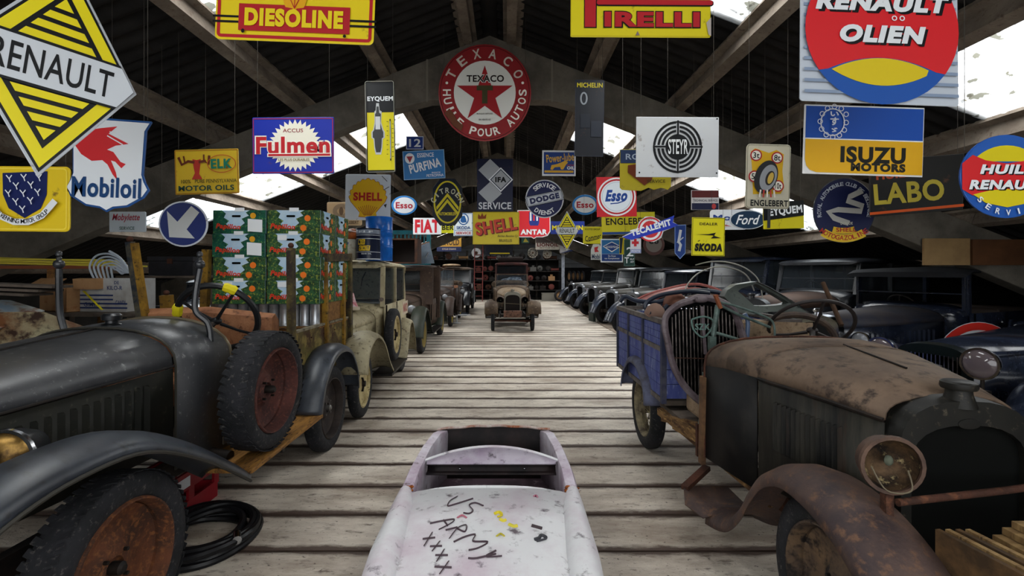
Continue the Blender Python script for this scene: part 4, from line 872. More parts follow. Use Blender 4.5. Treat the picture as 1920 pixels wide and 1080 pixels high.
    if body in ('saloon', 'van', 'tourer', 'skeleton'):
        hgt = (zr-.1) if body != 'tourer' else g('wsz', 1.62); ww2 = bw-.06; sl = slant if body != 'tourer' else .1
        f = MB(); A = Vector((-ww2, ys, zb+.04)); B = Vector((ww2, ys, zb+.04)); C_ = Vector((ww2, ys+sl, hgt)); D = Vector((-ww2, ys+sl, hgt))
        for p, q in ((A, B), (B, C_), (C_, D), (D, A)): f.bar(p, q, .028, .028)
        if g('split', True): f.bar((A+D)*.5+Vector((0, 0, -.02)), (B+C_)*.5+Vector((0, 0, -.02)), .014, .014)
        wf = f.build('windscreen', g('wfm', fr), t, smooth=0)
        if g('wsglass', True): MB().loft([[A, B], [D, C_]], cap=False).build('windscreen_glass', glassm, wf, smooth=0)
    if body == 'tourer' and g('hood', True):   # folded canvas hood
        MB().tube(interp([(-bw, ye-.1, zb+.1), (-bw*.8, ye+.08, zb+.14), (0, ye+.12, zb+.15), (bw*.8, ye+.08, zb+.14), (bw, ye-.1, zb+.1)]), .09, 8).build('folded_hood', g('hoodm', mat('canvas', '#3b3129', .95, c2='#564738', scale=6, bump=.4)), t)
    if body == 'skeleton':
        for s in (-1, 1):
            for yy in (ys+.05, ye-.2): MB().bar((s*(bw-.04), yy, zb-.02), (s*(bw-.04), yy, zr-.08), .05, .05).build('roof_post', fr, t, smooth=0)
        rs = []
        for (yy, zt_) in ((ys-.12, zr-.06), (ys, zr-.01), ((ys+ye)/2, zr+.02), (ye-.1, zr-.01), (ye, zr-.06)):
            q = bonnet_sec(yy, bw+.03, zt_-.05, zt_, None, 12, 3.2); rs.append(q+[(bw, yy, zt_-.07), (-bw, yy, zt_-.07)])
        MB().loft(rs, closed=True).build('roof', g('roofm', pm), t, smooth=45)
    return t
# ---------------------------------------------------------------- left foreground lorry
dust = mat('dusty_black_paint', '#27292d', .40, c2='#414245', scale=1.6, amt=.5, c3='#7b7c7c', s3=28, a3=.08, spec=.6)
olive = mat('olive_side', '#12130f', .55, c2='#1d1c15', scale=3, amt=.4, c3='#3c3a30', s3=30, a3=.06)
fendb = mat('worn_mudguard', '#22262d', .38, spec=.5, c2='#3a3f47', scale=2.5, amt=.5, c3='#14161a', s3=12, a3=.2)
T1 = thing('vintage_lorry', 'dark lorry with louvred bonnet, open cab and rusty green bed in the left foreground', 'truck', (-2.38, 2.1, 0))
chassis(T1, darksteel, -.9, 3.4, .4, .52, 2.5, .62, .405)
rimr = mat('rusty_orange_rim', '#5a3420', .75, c2='#36231b', scale=6, amt=.5, c3='#6f4526', s3=40, a3=.3, bump=.3)
for s in (-1, 1):
    wheel(T1, s*.66, 0, .405, .15, s, rimr, lugs=60)
    wheel(T1, s*.66, 2.5, .40, .14, s, mat('dark_rim', '#3a322e', .7, c2='#262120', scale=8, amt=.5), lugs=0, hubm=mat('hub_grey', '#6d6a66', .4, .6))
h1 = [bonnet_sec(-.76, .33, 1.12, 1.25), bonnet_sec(-.2, .385, 1.14, 1.30), bonnet_sec(.35, .43, 1.15, 1.345), bonnet_sec(.68, .455, 1.155, 1.365)]
bo = shell(T1, 'bonnet', dust, h1)
MB().tube([(0, -.76, 1.256), (0, -.2, 1.306), (0, .68, 1.371)], .006, 6).build('hinge', darksteel, bo)
for s in (-1, 1):
    b = MB(); b.loft([[(s*q[-1][0], q[0][1], .68), (s*q[-1][0], q[0][1], q[-1][2]-.012)] for q in h1], cap=False); bs = b.build('bonnet_side', olive, T1, solid=.008)
    louvres(bs, olive, 20, (-.62, 1.06), (.52, 1.09), .30, lambda yv: .33+.125*(yv+.76)/1.44+.003, s, .020)
    MB().tube([(s*.335, -.76, 1.12), (s*.388, -.2, 1.14), (s*.433, .35, 1.15), (s*.458, .68, 1.155)], .007, 6).build('edge_bead', darksteel, bs)
radiator(T1, -.88, .33, .6, 1.25, dust, blackm, depth=.12, zs=1.08)
sc = MB(); sc.loft([bonnet_sec(.70, .462, 1.155, 1.375, .55), bonnet_sec(.95, .475, 1.15, 1.39, .53), bonnet_sec(1.18, .50, 1.13, 1.385, .52, e=2.2)], cap=False); scu = sc.build('scuttle', dust, T1, solid=.012)
MB().tube([Vector(p) for p in bonnet_sec(1.185, .503, 1.13, 1.39, .52, e=2.2)], .010, 6).build('edge_bead', mat('dull_brass', '#6c6250', .4, .6), scu)
MB().tube([Vector(p)*1.0 for p in bonnet_sec(.69, .462, 1.155, 1.376, .55)], .007, 6).build('edge_bead', mat('dark_bead', '#35332d', .5, .4), scu)
c = MB(); c.lathe([(.045, 0), (.05, .012), (.032, .02), (.032, .035), (.05, .04), (.052, .065), (.04, .078), (0, .08)], 16, Matrix.Translation((0, .80, 1.372))); c.build('filler_cap', blackpaint, scu)
fp = [(-1.0, .66), (-.86, .84), (-.63, .955), (-.35, 1.0), (0, .965), (.41, .765), (.85, .47)]
for s in (-1, 1):
    fender(T1, fendb, fp, s*.52, s*.83, crown=.04, lip=.03, bead=mat('bead_dark', '#3a3834', .5, .4))
    fender(T1, fendb, [(1.92, .50), (2.02, .74), (2.25, .93), (2.5, .985), (2.78, .92), (2.98, .70), (3.04, .48)], s*.56, s*.83, crown=.03)
brass = mat('tarnished_brass', '#8a6c38', .3, .9, c2='#3b2c1c', scale=12, amt=.5)
for s in (-1, 1): lamp(T1, s*.47, -.265, .995, .10, blackpaint, brass, yaw=s*.12, ln=1.7)
wood1 = mat('running_board_wood', '#9a6e34', .7, c2='#6c4a24', scale=3, amt=.5, stretch=(6, 1, 6), c3='#33231a', s3=16, a3=.25, bump=.3)
for s in (-1, 1):
    b = MB(); b.bbox(min(s*.44, s*.83), max(s*.44, s*.83), .84, 1.98, .465, .495); b.build('running_board', wood1, T1, smooth=0, bevel=.004)
    MB().bbox(min(s*.42, s*.80), max(s*.42, s*.80), 1.3, 1.34, .42, .465).build('board_bracket', darksteel, T1, smooth=0)
MB().cyl((.3, 1.02, .54), (.6, 1.0, .5), .045, 12).build('exhaust_elbow', darksteel, T1)
# windscreen stanchions with ball joints
for s in (-1, 1):
    b = MB(); b.tube(interp([(s*.44, 1.06, 1.24), (s*.42, 1.06, 1.36), (s*.355, 1.04, 1.44), (s*.345, 1.05, 1.55), (s*.36, 1.07, 1.72)] if s > 0 else [(s*.44, 1.0, 1.24), (s*.475, 1.0, 1.34), (s*.50, 1.0, 1.46), (s*.505, 1.0, 1.72)]), .019, 8, flat=1.2)
    e = Vector((s*.36, 1.07, 1.75) if s > 0 else (s*.505, 1.0, 1.75)); o = b.build('windscreen_stanchion', blackpaint, T1)
    k = MB(); k.sphere(e, .032, 12); k.lathe([(.012, .02), (.016, .04), (.010, .05), (.018, .058), (.018, .075), (.010, .085), (0, .085)], 12, Matrix.Translation(e)); k.build('ball_joint', blackpaint, o)
steering(T1, (.31, 1.36, 1.37), .265, -1.1, mat('steering_black', '#17181a', .4), yaw=.15, tube=.023, tapes=(2.0, 3.4, -1.1), col_to=(.25, .9, 1.1))
leather = mat('tan_leather', '#9c6c4c', .6, c2='#744a33', scale=5, amt=.45, c3='#3a2519', s3=20, a3=.15, bump=.3)
b = MB(); b.loft([[(-.56, 1.78+q, z) for q, z in ((0, .8), (-.04, 1.1), (-.02, 1.36), (.04, 1.40), (.10, 1.34), (.12, .8))], [(0, 1.74+q, z) for q, z in ((0, .8), (-.05, 1.1), (-.03, 1.38), (.04, 1.42), (.10, 1.36), (.12, .8))], [(.50, 1.78+q, z) for q, z in ((0, .8), (-.04, 1.1), (-.02, 1.33), (.04, 1.36), (.10, 1.30), (.12, .8))]], closed=True); b.build('seat_back', leather, T1, smooth=50)
MB().box((0, 1.52, .82), (1.0, .46, .16)).build('seat', leather, T1, smooth=0, bevel=.03)
MB().bbox(-.5, .5, 1.1, 1.95, .55, .6).build('cab_floor', greywood, T1, smooth=0)
for s in (-1, 1):
    MB().bbox(min(s*.46, s*.5), max(s*.46, s*.5), 1.18, 1.85, .56, .86).build('cab_side', dust, T1, smooth=0)
# bed
bedr = mat('rusty_green_panel', '#5f5a2e', .75, c2='#3c2618', scale=2.6, amt=.55, c3='#7a6a3a', s3=9, a3=.3, bump=.3)
MB().bbox(-.575, .575, 1.88, 3.42, .68, .74).build('bed_floor', greywood, T1, smooth=0)
for s in (-1, 1):
    o = MB().bbox(s*.585-.012, s*.585+.012, 1.88, 3.40, .72, 1.18).build('bed_side', bedr, T1, smooth=0)
    MB().bbox(s*.585-.022, s*.585+.022, 1.88, 3.40, 1.18, 1.20).build('top_rail', mat('rail_paint', '#8d8672', .6, c2='#3e3122', scale=12, amt=.5), o, smooth=0)
    for i in range(5): MB().sphere((s*.60, 2.0+i*.3, 1.1), .008, 6).build('rivet', rustm, o)
ywood = mat('ochre_stake', '#8d6a20', .65, c2='#5c4318', scale=6, amt=.5, c3='#2b2116', s3=22, a3=.2)
dstake = mat('dark_stake', '#2a211e', .7, c2='#5f5428', scale=6, amt=.4, c3='#6b5a3a', s3=20, a3=.15)
def stake(a, b, m, w=.055, t=.045, knob=False):
    q = MB(); q.bar(a, b, w, t); o = q.build('stake', m, T1, smooth=0, bevel=.004)
    if knob: k = MB(); k.sphere(Vector(b)+Vector((0, 0, .02)), .024, 10); k.build('stake_knob', rustm, o)
stake((.60, 1.90, .72), (.60, 1.88, 1.90), dstake, .05, .075, True)
stake((.60, 2.66, .72), (.60, 2.62, 1.80), ywood)
stake((.60, 3.36, .72), (.60, 3.34, 1.86), dstake, .07, .07)
MB().bar((.60, 2.60, 1.84), (.60, 3.38, 1.87), .06, .08).build('top_bar', dstake, T1, smooth=0)
MB().bar((.60, 3.16, .8), (.60, 3.16, 1.80), .04, .05).build('stake', ywood, T1, smooth=0)
stake((-.50, 1.80, .75), (-.61, 1.72, 1.94), mat('blue_black_stake', '#1c222b', .6, c2='#57503c', scale=9, amt=.3), .05, .05, True)
MB().bar((-.455, 1.79, .80), (-.565, 1.71, 1.93), .035, .05).build('stake', ywood, T1, smooth=0)
stake((-.53, 2.10, .75), (-.56, 2.06, 1.50), ywood, .09, .06, True)
stake((-.60, 2.62, .75), (-.545, 2.60, 1.92), ywood, .07, .06)
# spare standing on the running board
sp = thing('spare_wheel', 'chunky tyre with a rusty red rim standing on the dark lorry\'s wooden running board', 'wheel', (-1.625, 3.25, .497), -.03)
wheel(sp, 0, 0, .395, .185, 1, mat('rusty_red_rim', '#54302a', .75, c2='#3a2422', scale=7, amt=.5, c3='#6d4234', s3=45, a3=.2, bump=.3), lugs=50, lean=.03, z=.41)
# ---------------------------------------------------------------- fruit boxes on the lorry
fol = mat('foliage_print', '#2f5a34', .6, c2='#17301d', scale=14, amt=.5, c3='#8f9c3a', s3=38, a3=.25)
fol2 = mat('foliage_print_teal', '#155a45', .6, c2='#0f3a2e', scale=14, amt=.5, c3='#5c8f4a', s3=38, a3=.2)
skyp = mat('sky_print', '#9cc0dc', .6, c2='#c3d4e2', scale=4, amt=.5)
orp = mat('orange_print', '#e8741c', .5); rdp = mat('red_print', '#d0341c', .5); whp = mat('white_print', '#e2e6ea', .5); edgep = mat('dark_green_card', '#14402f', .6)
def blob(cx, cz, r, seed, sx=1):
    q = random.Random(seed); return [(cx+sx*r*(.8+q.random()*.4)*cos(a), cz+r*(.8+q.random()*.4)*sin(a)) for a in [2*pi*i/14 for i in range(14)]]
BW, BD, BH = .505, .40, .222
def clampz(p, w=BW, h=BH): return [(min(max(x, -w/2), w/2), min(max(z, 0), h)) for x, z in p]
def fruit_box(variant):
    t = thing('fruit_box', 'x', 'box'); d = edgep
    b = MB(); b.bbox(-BW/2, BW/2, 0, BD, 0, BH); b.build('carton', skyp, t, smooth=0)
    fm = fol2 if variant == 0 else fol
    def facep(pts, m, dep, name='printed_design', side=0):
        q = MB(); k = len(pts)
        if side == 0: q.add([(x, -dep, z) for x, z in pts], [tuple(range(k))])
        else: q.add([(BW/2+dep, BD/2+x*.78, z) for x, z in pts], [tuple(range(k))])
        return q
    for side in (0, 1):
        q = MB(); q.v = []; 
        L_ = clampz([(-.26, 0), (-.26, .23), (-.17, .23), (-.13, .19), (-.15, .15), (-.10, .12), (-.13, .09), (-.08, .05), (.30, .04), (.30, 0)])
        R2 = clampz([(.26, 0), (.26, .23), (.10, .23), (.06, .20), (.09, .17), (.02, .14), (.05, .10), (.0, .06), (-.02, 0)])
        for P_, dp in ((L_, .0012), (R2, .0016)):
            w = facep(P_, fm, dp, side=side); q.add(w.v, w.f)
        q.build('printed_design', fm, t, smooth=0)
        os_ = [(.13, .145, .030), (.09, .052, .030)] if variant else [(.13, .17, .028)]
        for (x, z, r) in os_:
            w = facep([(x+r*cos(a), z+r*sin(a)) for a in [2*pi*i/16 for i in range(16)]], orp, .0024, side=side); MB().add(w.v, w.f).build('printed_orange', orp if variant else mat('yellow_print', '#d99a1c', .5), t, smooth=0)
        vs, fs, (a, b_, d_, e) = glyphs('Papillon', .035, .2); w_, h_ = .235, .062
        pts = [((u-a)/(b_-a)*w_-.225, (v-d_)/(e-d_)*h_+.035+((u-a)/(b_-a))*-.012) for u, v in vs]
        q = MB(); q.add([(x, -.0032, z) for x, z in pts] if side == 0 else [(BW/2+.0032, BD/2+(x+.02)*.9, z) for x, z in pts], fs); q.build('lettering', rdp, t, smooth=0)
        w = facep(rrect(-.03, .165, .085, .020, .009), blackm, .0028, side=side); MB().add(w.v, w.f).build('hand_slot', blackm, t, smooth=0)
    if variant == 0: MB().add([(.08, -.004, .02), (.22, -.004, .01), (.22, -.004, .13), (.08, -.004, .14)], [(0, 1, 2, 3)]).build('paper_label', whp, t, smooth=0)
    elif variant == 2: MB().add([(-.15, -.004, .16), (-.06, -.004, .16), (-.06, -.004, .21), (-.15, -.004, .21)], [(0, 1, 2, 3)]).build('paper_label', whp, t, smooth=0)
    MB().bbox(-.045, .045, -.003, .003, BH-.012, BH+.024).build('tab', whp, t, smooth=0)
    return t
protos_b = {}
rowsz = [1.395, 1.62, 1.845, 2.07]
fl = ['bottom', 'second', 'third', 'top']
for r, z in enumerate(rowsz):
    for cidx in (0, 1):
        for dep in (0, 1):
            if dep == 1 and cidx == 0: continue
            v = (0 if (cidx == 0 and r >= 2) else (2 if (r, cidx) in ((2, 1), (0, 0), (0, 1)) else 1))
            if v not in protos_b: t = fruit_box(v); protos_b[v] = t
            else: t = copy_tree(protos_b[v])
            t.location = (-2.81+BW/2+cidx*.522+(.008 if r % 2 else 0), 4.6+dep*.415, z)
            nm = ['column beside the yellow stake', 'column over the lorry\'s aisle side'][cidx]
            t['label'] = 'orange-tree fruit box, %s of its stack, %s%s' % (fl[r], nm, ', back one' if dep else '')
            t['group'] = 'fruit boxes stacked on the lorry'
# row of silver tins under the boxes and the wooden crate carrying them
tin = mat('silver_tin', '#b9bcc0', .3, .8, c2='#8a8c90', scale=10, amt=.3)
k0 = None
for i in range(10):
    if i == 0:
        m = MB(); m.lathe([(.046, 0), (.049, .006), (.046, .012), (.046, .205), (.049, .212), (.045, .217), (0, .215)], 16); k0 = m.build('tin', tin); o = k0
    else: o = k0.copy(); COL.objects.link(o)
    o.location = (-2.74+i*.099, 4.66, 1.175); tag(o, 'plain silver tin, %s of the row under the fruit boxes' % ['leftmost', 'second from the left', 'third from the left', 'fourth from the left', 'fifth from the left', 'fifth from the right', 'fourth from the right', 'third from the right', 'second from the right', 'rightmost'][i], 'can', 'silver tins in a row')
cr = thing('wooden_crate', 'long wooden crate in the lorry bed carrying the tins and fruit boxes', 'crate', (-2.3, 5.0, .74))
for i in range(4): MB().bbox(-.50, .50, -.41, -.39, .01+i*.105, .10+i*.105).build('slat', woodm, cr, smooth=0)
for s in (-1, 1): MB().bbox(s*.50-.012, s*.50+.012, -.40, .42, 0, .43).build('end_panel', woodm, cr, smooth=0)
MB().bbox(-.52, .52, -.42, .44, .422, .434).build('lid', woodm, cr, smooth=0)
b2 = thing('back_crate', 'wooden crate behind the silver tins under the fruit boxes', 'crate', (-2.3, 5.12, 1.175))
MB().bbox(-.5, .5, -.38, .30, 0, .216).build('crate_body', woodm, b2, smooth=0); MB().bbox(-.51, .51, -.39, .31, .19, .2165).build('lid', woodm, b2, smooth=0)
# red crate and hose on the floor below
rc = thing('red_crate', 'red plastic bottle crate on the floor behind the near tyre of the dark lorry', 'crate', (-2.36, 3.35, 0))
redp = mat('red_plastic', '#8a1420', .4)
MB().bbox(-.16, .16, -.30, .30, 0, .02).build('crate_floor', redp, rc, smooth=0)
for s in (-1, 1):
    for z0, z1 in ((.0, .12), (.2, .32)): MB().bbox(s*.16-.01, s*.16+.01, -.30, .30, z0, z1).build('long_side', redp, rc, smooth=0); 
    for z0, z1 in ((.0, .12), (.2, .32)): MB().bbox(-.16, .16, s*.30-.01, s*.30+.01, z0, z1).build('short_side', redp, rc, smooth=0)
    for yy in (-.29, 0, .29): MB().bbox(s*.16-.009, s*.16+.009, yy-.03, yy+.03, .1, .22).build('upright', redp, rc, smooth=0)
MB().bbox(.171, .173, -.2, -.02, .22, .29).build('label_plate', whp, rc, smooth=0)
hc = MB(); rh = random.Random(5)
for ring, (r, z) in enumerate(((.30, .03), (.27, .045), (.24, .03), (.31, .08), (.26, .09), (.22, .075))):
    pts = [(-1.90+r*cos(a)*(1+.03*sin(3*a+ring))+.02*sin(ring*2), 3.02+r*sin(a)*(1.1+.05*sin(2*a+ring)), z+.012*sin(2*a+ring)) for a in [2*pi*i/40 for i in range(40)]]
    hc.tube(pts, .022, 8, closed=True)
ho = thing('hose_coil', 'coiled thick black rubber hose lying on the floor by the near tyre', 'hose', (0, 0, 0))
hc.build('hose', mat('black_hose', '#121214', .35), ho)
MB().cyl((-1.64, 2.93, .10), (-1.60, 2.86, .10), .026, 10).build('coupling', chrome, ho)
# ---------------------------------------------------------------- right foreground pick-up
brn = mat('brown_dusty_bonnet', '#6c5a4a', .7, c2='#4b3d33', scale=2.2, amt=.5, c3='#332a24', s3=11, a3=.25, bump=.2, bs=25)
sidec = mat('streaked_black_side', '#0d0d0c', .55, c2='#35322a', scale=3, amt=.42, stretch=(3, 3, .35), c3='#2c2018', s3=5, a3=.12)
R1 = thing('pickup_truck', 'brown dusty pick-up with rusty mudguards and a blue planked bed in the right foreground', 'truck', (1.86, 1.95, 0))
chassis(R1, rustm, -.1, 3.4, .40, .48, 2.73, .45, .38)
rimd = mat('mottled_rim', '#40352e', .8, c2='#6b5640', scale=5, amt=.4, c3='#1f1a18', s3=14, a3=.35, bump=.3)
for s in (-1, 1):
    wheel(R1, s*.50, 0, .385, .13, s, rimd, lugs=0)
    wheel(R1, s*.475, 2.73, .385, .13, s, mat('dirty_cream_rim', '#8f8468', .7, c2='#4a4034', scale=9, amt=.5), 'wire', hubm=mat('dirty_hub', '#6f654f', .7, .2, c2='#3a3028', scale=20, amt=.5))
h2 = [bonnet_sec(.06, .275, 1.08, 1.185, e=2.6), bonnet_sec(.30, .36, 1.10, 1.245, e=2.6), bonnet_sec(.68, .475, 1.115, 1.29, e=2.8), bonnet_sec(.95, .53, 1.12, 1.295, e=3), ]
bo = shell(R1, 'bonnet', brn, h2)
MB().tube([(.02, .3, 1.250), (.02, .72, 1.297)], .005, 6).build('hinge', darksteel, bo)
for s in (-1, 1):
    b = MB(); b.loft([[(s*q[-1][0], q[0][1], .55), (s*q[-1][0], q[0][1], q[-1][2]-.012)] for q in h2[:3]], cap=False); bs = b.build('bonnet_side', sidec, R1, solid=.008)
    MB().tube([(s*.278, .06, 1.08), (s*.363, .3, 1.10), (s*.478, .68, 1.115)], .010, 6).build('edge_bead', darksteel, bs)
    louvres(bs, sidec, 14, (.22, 1.0), (.58, 1.02), .26, lambda yv: .26+.32*yv, s, .010)
b = MB(); b.loft([bonnet_sec(.69, .478, 1.115, 1.294, e=2.8), bonnet_sec(.98, .535, 1.11, 1.30, e=3), bonnet_sec(1.16, .565, 1.09, 1.275, e=2.8)], cap=False); scu = b.build('scuttle', brn, R1, solid=.012)
for s in (-1, 1):
    b = MB(); b.loft([[(s*w_, y_, .50), (s*w_, y_, z_)] for y_, w_, z_ in ((.69, .480, 1.118), (.98, .537, 1.113), (1.16, .567, 1.093))], cap=False); b.build('scuttle_side', mat('flat_black_paint', '#0e0e0f', .6, c2='#201e1b', scale=4, amt=.3), R1, solid=.01)
MB().tube([Vector(p) for p in bonnet_sec(1.165, .568, 1.09, 1.28, .50, e=2.8)], .008, 6).build('edge_bead', rustm, scu)
MB().bar((-.575, 1.19, .45), (-.575, 1.17, 1.02), .03, .05).build('door_post', mat('bare_wood', '#6e5138', .8, c2='#4a3525', scale=9, amt=.5), R1, smooth=0)
blk = mat('black_radiator_shell', '#0f0f0e', .5, c2='#1a1915', scale=3, amt=.4, c3='#4a4438', s3=30, a3=.06)
radiator(R1, -.02, .27, .50, 1.18, blk, mat('radiator_black', '#070807', .8, spec=.08), depth=.09, zs=1.0, cap=False)
c = MB(); c.lathe([(.06, -.03), (.045, .02), (.043, .04), (.058, .042), (.062, .052), (.060, .068), (.052, .074), (0, .074)], 20, Matrix.Translation((0, .02, 1.18))); c.build('radiator_cap', blk, R1)
MB().lathe([(.048, .0), (.045, .006), (0, .008)], 20, Matrix.Translation((0, -.021, 1.09)) @ Matrix.Rotation(pi/2, 4, 'X') @ Matrix.Scale(.45, 4, (0, 1, 0))).build('badge_plate', blk, R1)
rfen = mat('rusty_brown_mudguard', '#54423a', .62, c2='#352c2d', scale=3, amt=.5, c3='#5f4636', s3=22, a3=.25, bump=.25)
fp2 = [(-.62, .40), (-.5, .53), (-.30, .70), (-.12, .785), (.06, .815), (.22, .80), (.38, .715), (.50, .58), (.60, .44), (.75, .31), (.98, .235)]
for s in (-1, 1): fender(R1, rfen, fp2, s*.34, s*.65, crown=.03, lip=.035, drop=.03)
# torn tail of the mudguard
b = MB(); b.loft([[(-.68, .92, .225), (-.52, .93, .265), (-.36, .92, .28)], [(-.74, 1.05, .245), (-.55, 1.06, .25), (-.38, 1.05, .26)], [(-.70, 1.18, .30), (-.56, 1.20, .29), (-.42, 1.16, .30)]], cap=False); b.build('mudguard_tail', rfen, R1, solid=.008)
MB().bar((-.70, 1.16, .30), (-.48, 1.34, .36), .05, .03).build('broken_board', rustm, R1, smooth=0)
lamp(R1, -.43, -.17, .985, .102, mat('brown_lamp_shell', '#5b463a', .6, c2='#3a2c26', scale=8, amt=.5), mat('corroded_reflector', '#57432e', .6, .3, c2='#1b1512', scale=14, amt=.5, c3='#9b8a64', s3=30, a3=.15), yaw=-.18, ln=1.0, broken=True, stalk=True)
lamp(R1, .36, .12, .90, .09, rustm, mat('corroded_reflector', '#57432e'), yaw=.1, ln=1.0, broken=True)
MB().tube([(-.415, -.18, .85), (.05, -.11, .862), (.34, -.06, .872)], .014, 10).build('lamp_bar', rustm, R1)
MB().bar((-.43, -.15, .50), (-.43, -.15, .87), .03, .03).build('lamp_post', rustm, R1, smooth=0)
sill = mat('splintered_sill', '#7d5f3a', .85, c2='#3f2a1b', scale=7, amt=.5, stretch=(3, .6, 3), c3='#a98656', s3=20, a3=.2, bump=.5)
MB().bar((-.40, .62, .47), (-.50, 2.2, .50), .10, .06).build('sill', sill, R1, smooth=0)
b = MB(); b.bar((-.52, 1.75, .53), (-.44, 1.20, .55), .12, .07); b.bar((-.56, 2.0, .50), (-.40, 1.45, .585), .05, .05); b.build('splintered_plank', sill, R1, smooth=0)
wheel(R1, .62, .93, .375, .13, 1, blackpaint, z=.79, lugs=40, name='spare_wheel')
steering(R1, (.46, 1.70, 1.29), .285, -.80, mat('steering_brown', '#221d1c', .5), yaw=-.25, tube=.014, spokes=3, col_to=(.1, 1.1, 1.1))
MB().tube([(.47+.36*cos(a), 1.93+.03*cos(a), 1.12+.235*sin(a)) for a in [pi*i/18 for i in range(19)]], .026, 8).build('cab_hoop', mat('hoop_brown', '#2d2522', .6, c2='#4b3d33', scale=6, amt=.4), R1)
can = mat('old_canvas', '#8e7a63', .9, c2='#6a5642', scale=4, amt=.5, c3='#4a3a2c', s3=16, a3=.2, bump=.5)
b = MB(); b.loft([[(-.30, 1.88, .75), (.1, 1.86, .75), (.6, 1.88, .75)], [(-.28, 1.86, 1.27), (.12, 1.80, 1.315), (.56, 1.83, 1.30)], [(-.24, 1.91, 1.28), (.12, 1.87, 1.33), (.50, 1.90, 1.25)]], cap=False); b.build('seat_back', can, R1, solid=.03, label='torn beige canvas seat back')
MB().box((0, 1.62, .70), (.9, .4, .16)).build('seat', can, R1, smooth=0, bevel=.03)
MB().bbox(-.5, .5, 1.2, 2.3, .52, .56).build('cab_floor', greywood, R1, smooth=0)
# blue bed: rails with planked panels
blu = mat('faded_blue_plank', '#3a4380', .7, c2='#555e8c', scale=4, amt=.5, c3='#8088a8', s3=16, a3=.15, stretch=(3, 3, .5))
brl = mat('grey_rail', '#6b6460', .75, c2='#4b4442', scale=8, amt=.5)
drl = mat('dark_blue_rail', '#2b3046', .7, c2='#4b4a55', scale=8, amt=.4)
x0 = -.56; ys_ = [2.0, 2.55, 3.08, 3.56]
for (xs, nm) in ((x0, 1), (.56, -1)):
    sd = MB().bbox(xs-.022, xs+.022, 2.0, 3.58, 1.27, 1.31).build('bed_side_rail', brl, R1, smooth=0)
    for j in range(3):
        for (za, zb_) in ((1.08, 1.26), (.66, 1.04)):
            n = 3 if za > 1 else 4
            for q in range(n): 
                h_ = (zb_-za)/n; MB().bbox(xs-.008, xs+.012, ys_[j]+.03, ys_[j+1]-.03, za+q*h_+.002, za+(q+1)*h_-.002).build('plank', blu, sd, smooth=0)
    for yv in ys_: MB().bbox(xs-.022, xs+.018, yv-.022, yv+.022, .62, 1.27).build('upright', drl, sd, smooth=0)
    for zv in (1.06, .64): MB().bbox(xs-.018, xs+.016, 2.0, 3.58, zv-.02, zv+.02).build('side_rail', brl, sd, smooth=0)
    fender(R1, mat('blue_grey_arch', '#5d6178', .7, c2='#44424a', scale=6, amt=.5), [(2.73-.45, .52), (2.73-.40, .68), (2.73-.2, .83), (2.73, .865), (2.73+.2, .83), (2.73+.42, .66), (2.73+.5, .50)], (x0+.10)*nm, (x0-.07)*nm, crown=.01, name='wheel_arch')
for yv in (2.0, 3.57):
    e = MB().bbox(-.56, .56, yv-.02, yv+.02, 1.27, 1.31).build('bed_end_rail', brl, R1, smooth=0)
    for q in range(5): MB().bbox(-.54, .54, yv-.01, yv+.01, .66+q*.12, .775+q*.12).build('plank', blu, e, smooth=0)
MB().bbox(-.55, .55, 2.0, 3.57, .60, .64).build('bed_floor', greywood, R1, smooth=0)
# ---------------------------------------------------------------- the left row behind the lorry
cream = mat('faded_cream_paint', '#b8ad8d', .55, c2='#968a6c', scale=2.2, amt=.5, c3='#4a3d2c', s3=14, a3=.18)
creamf = mat('cream_mudguard', '#a39a7e', .55, c2='#7f765e', scale=3, amt=.5, c3='#4a3f30', s3=20, a3=.2)
crim = mat('cream_rim', '#b5a678', .55, c2='#8b7a52', scale=6, amt=.4, c3='#5a4630', s3=25, a3=.2)
T2 = saloon('faded cream saloon carrying drums on its roof, parked behind the dark lorry', (-2.27, 5.63, 0), radians(2.4)*1, dict(
    paint=cream, wb=2.62, hx=.56, R=.385, w=.12, L=-.15, yb=1.05, w0=.25, w1=.50, zs=.96, zt0=1.10, zt1=1.22, bw=.585, ye=3.28, zbelt=1.22, zroof=1.86, rim=crim, style='cut',
    fendm=creamf, fi=.44, fo=.77, fp=[(-.53, .60), (-.44, .84), (-.15, .965), (.15, .95), (.48, .79), (.78, .52), (1.02, .36)], roofm=mat('cream_roof', '#b3a98c', .6, c2='#958a6e', scale=4, amt=.5, c3='#5a4c38', s3=25, a3=.2), louv=0, lx=.34, lr=.085, lz=.83, lens=glassy('lamp_glass', '#8d8f94', .2, .05), slant=.05, wfm=mat('windscreen_frame_grey', '#4c4f50', .5), split=False))
wheel(T2, .70, 1.27, .375, .13, 1, crim, 'cut', z=.80, name='spare_wheel', hubm=darksteel)
b = MB(); vs, fs, (a, c_, d, e) = glyphs('NKO', .03, 0)
b.add([(.602, 2.72+(u-a)/(c_-a)*.42, .99+(v-d)/(e-d)*.15) for u, v in vs], fs); b.build('lettering', mat('print_c8232b_faded', '#8f3a35', .6), T2, smooth=0)
MB().bbox(.590, .600, 2.66, 3.2, .95, 1.18).build('door_placard', mat('off_white_card', '#b9ab98', .7), T2, smooth=0)
b = MB(); b.lathe([(.0, 0), (.03, 0), (.03, .012), (.0, .014)], 12, Matrix.Translation((.60, .95, 1.32)) @ Matrix.Rotation(-pi/2, 4, 'X')); b.build('wing_mirror', chrome, T2)
MB().tube([(.30, 1.30, 1.70), (.26, 1.27, 1.60), (.25, 1.25, 1.50)], .008, 6).build('wiper_arm', chrome, T2)
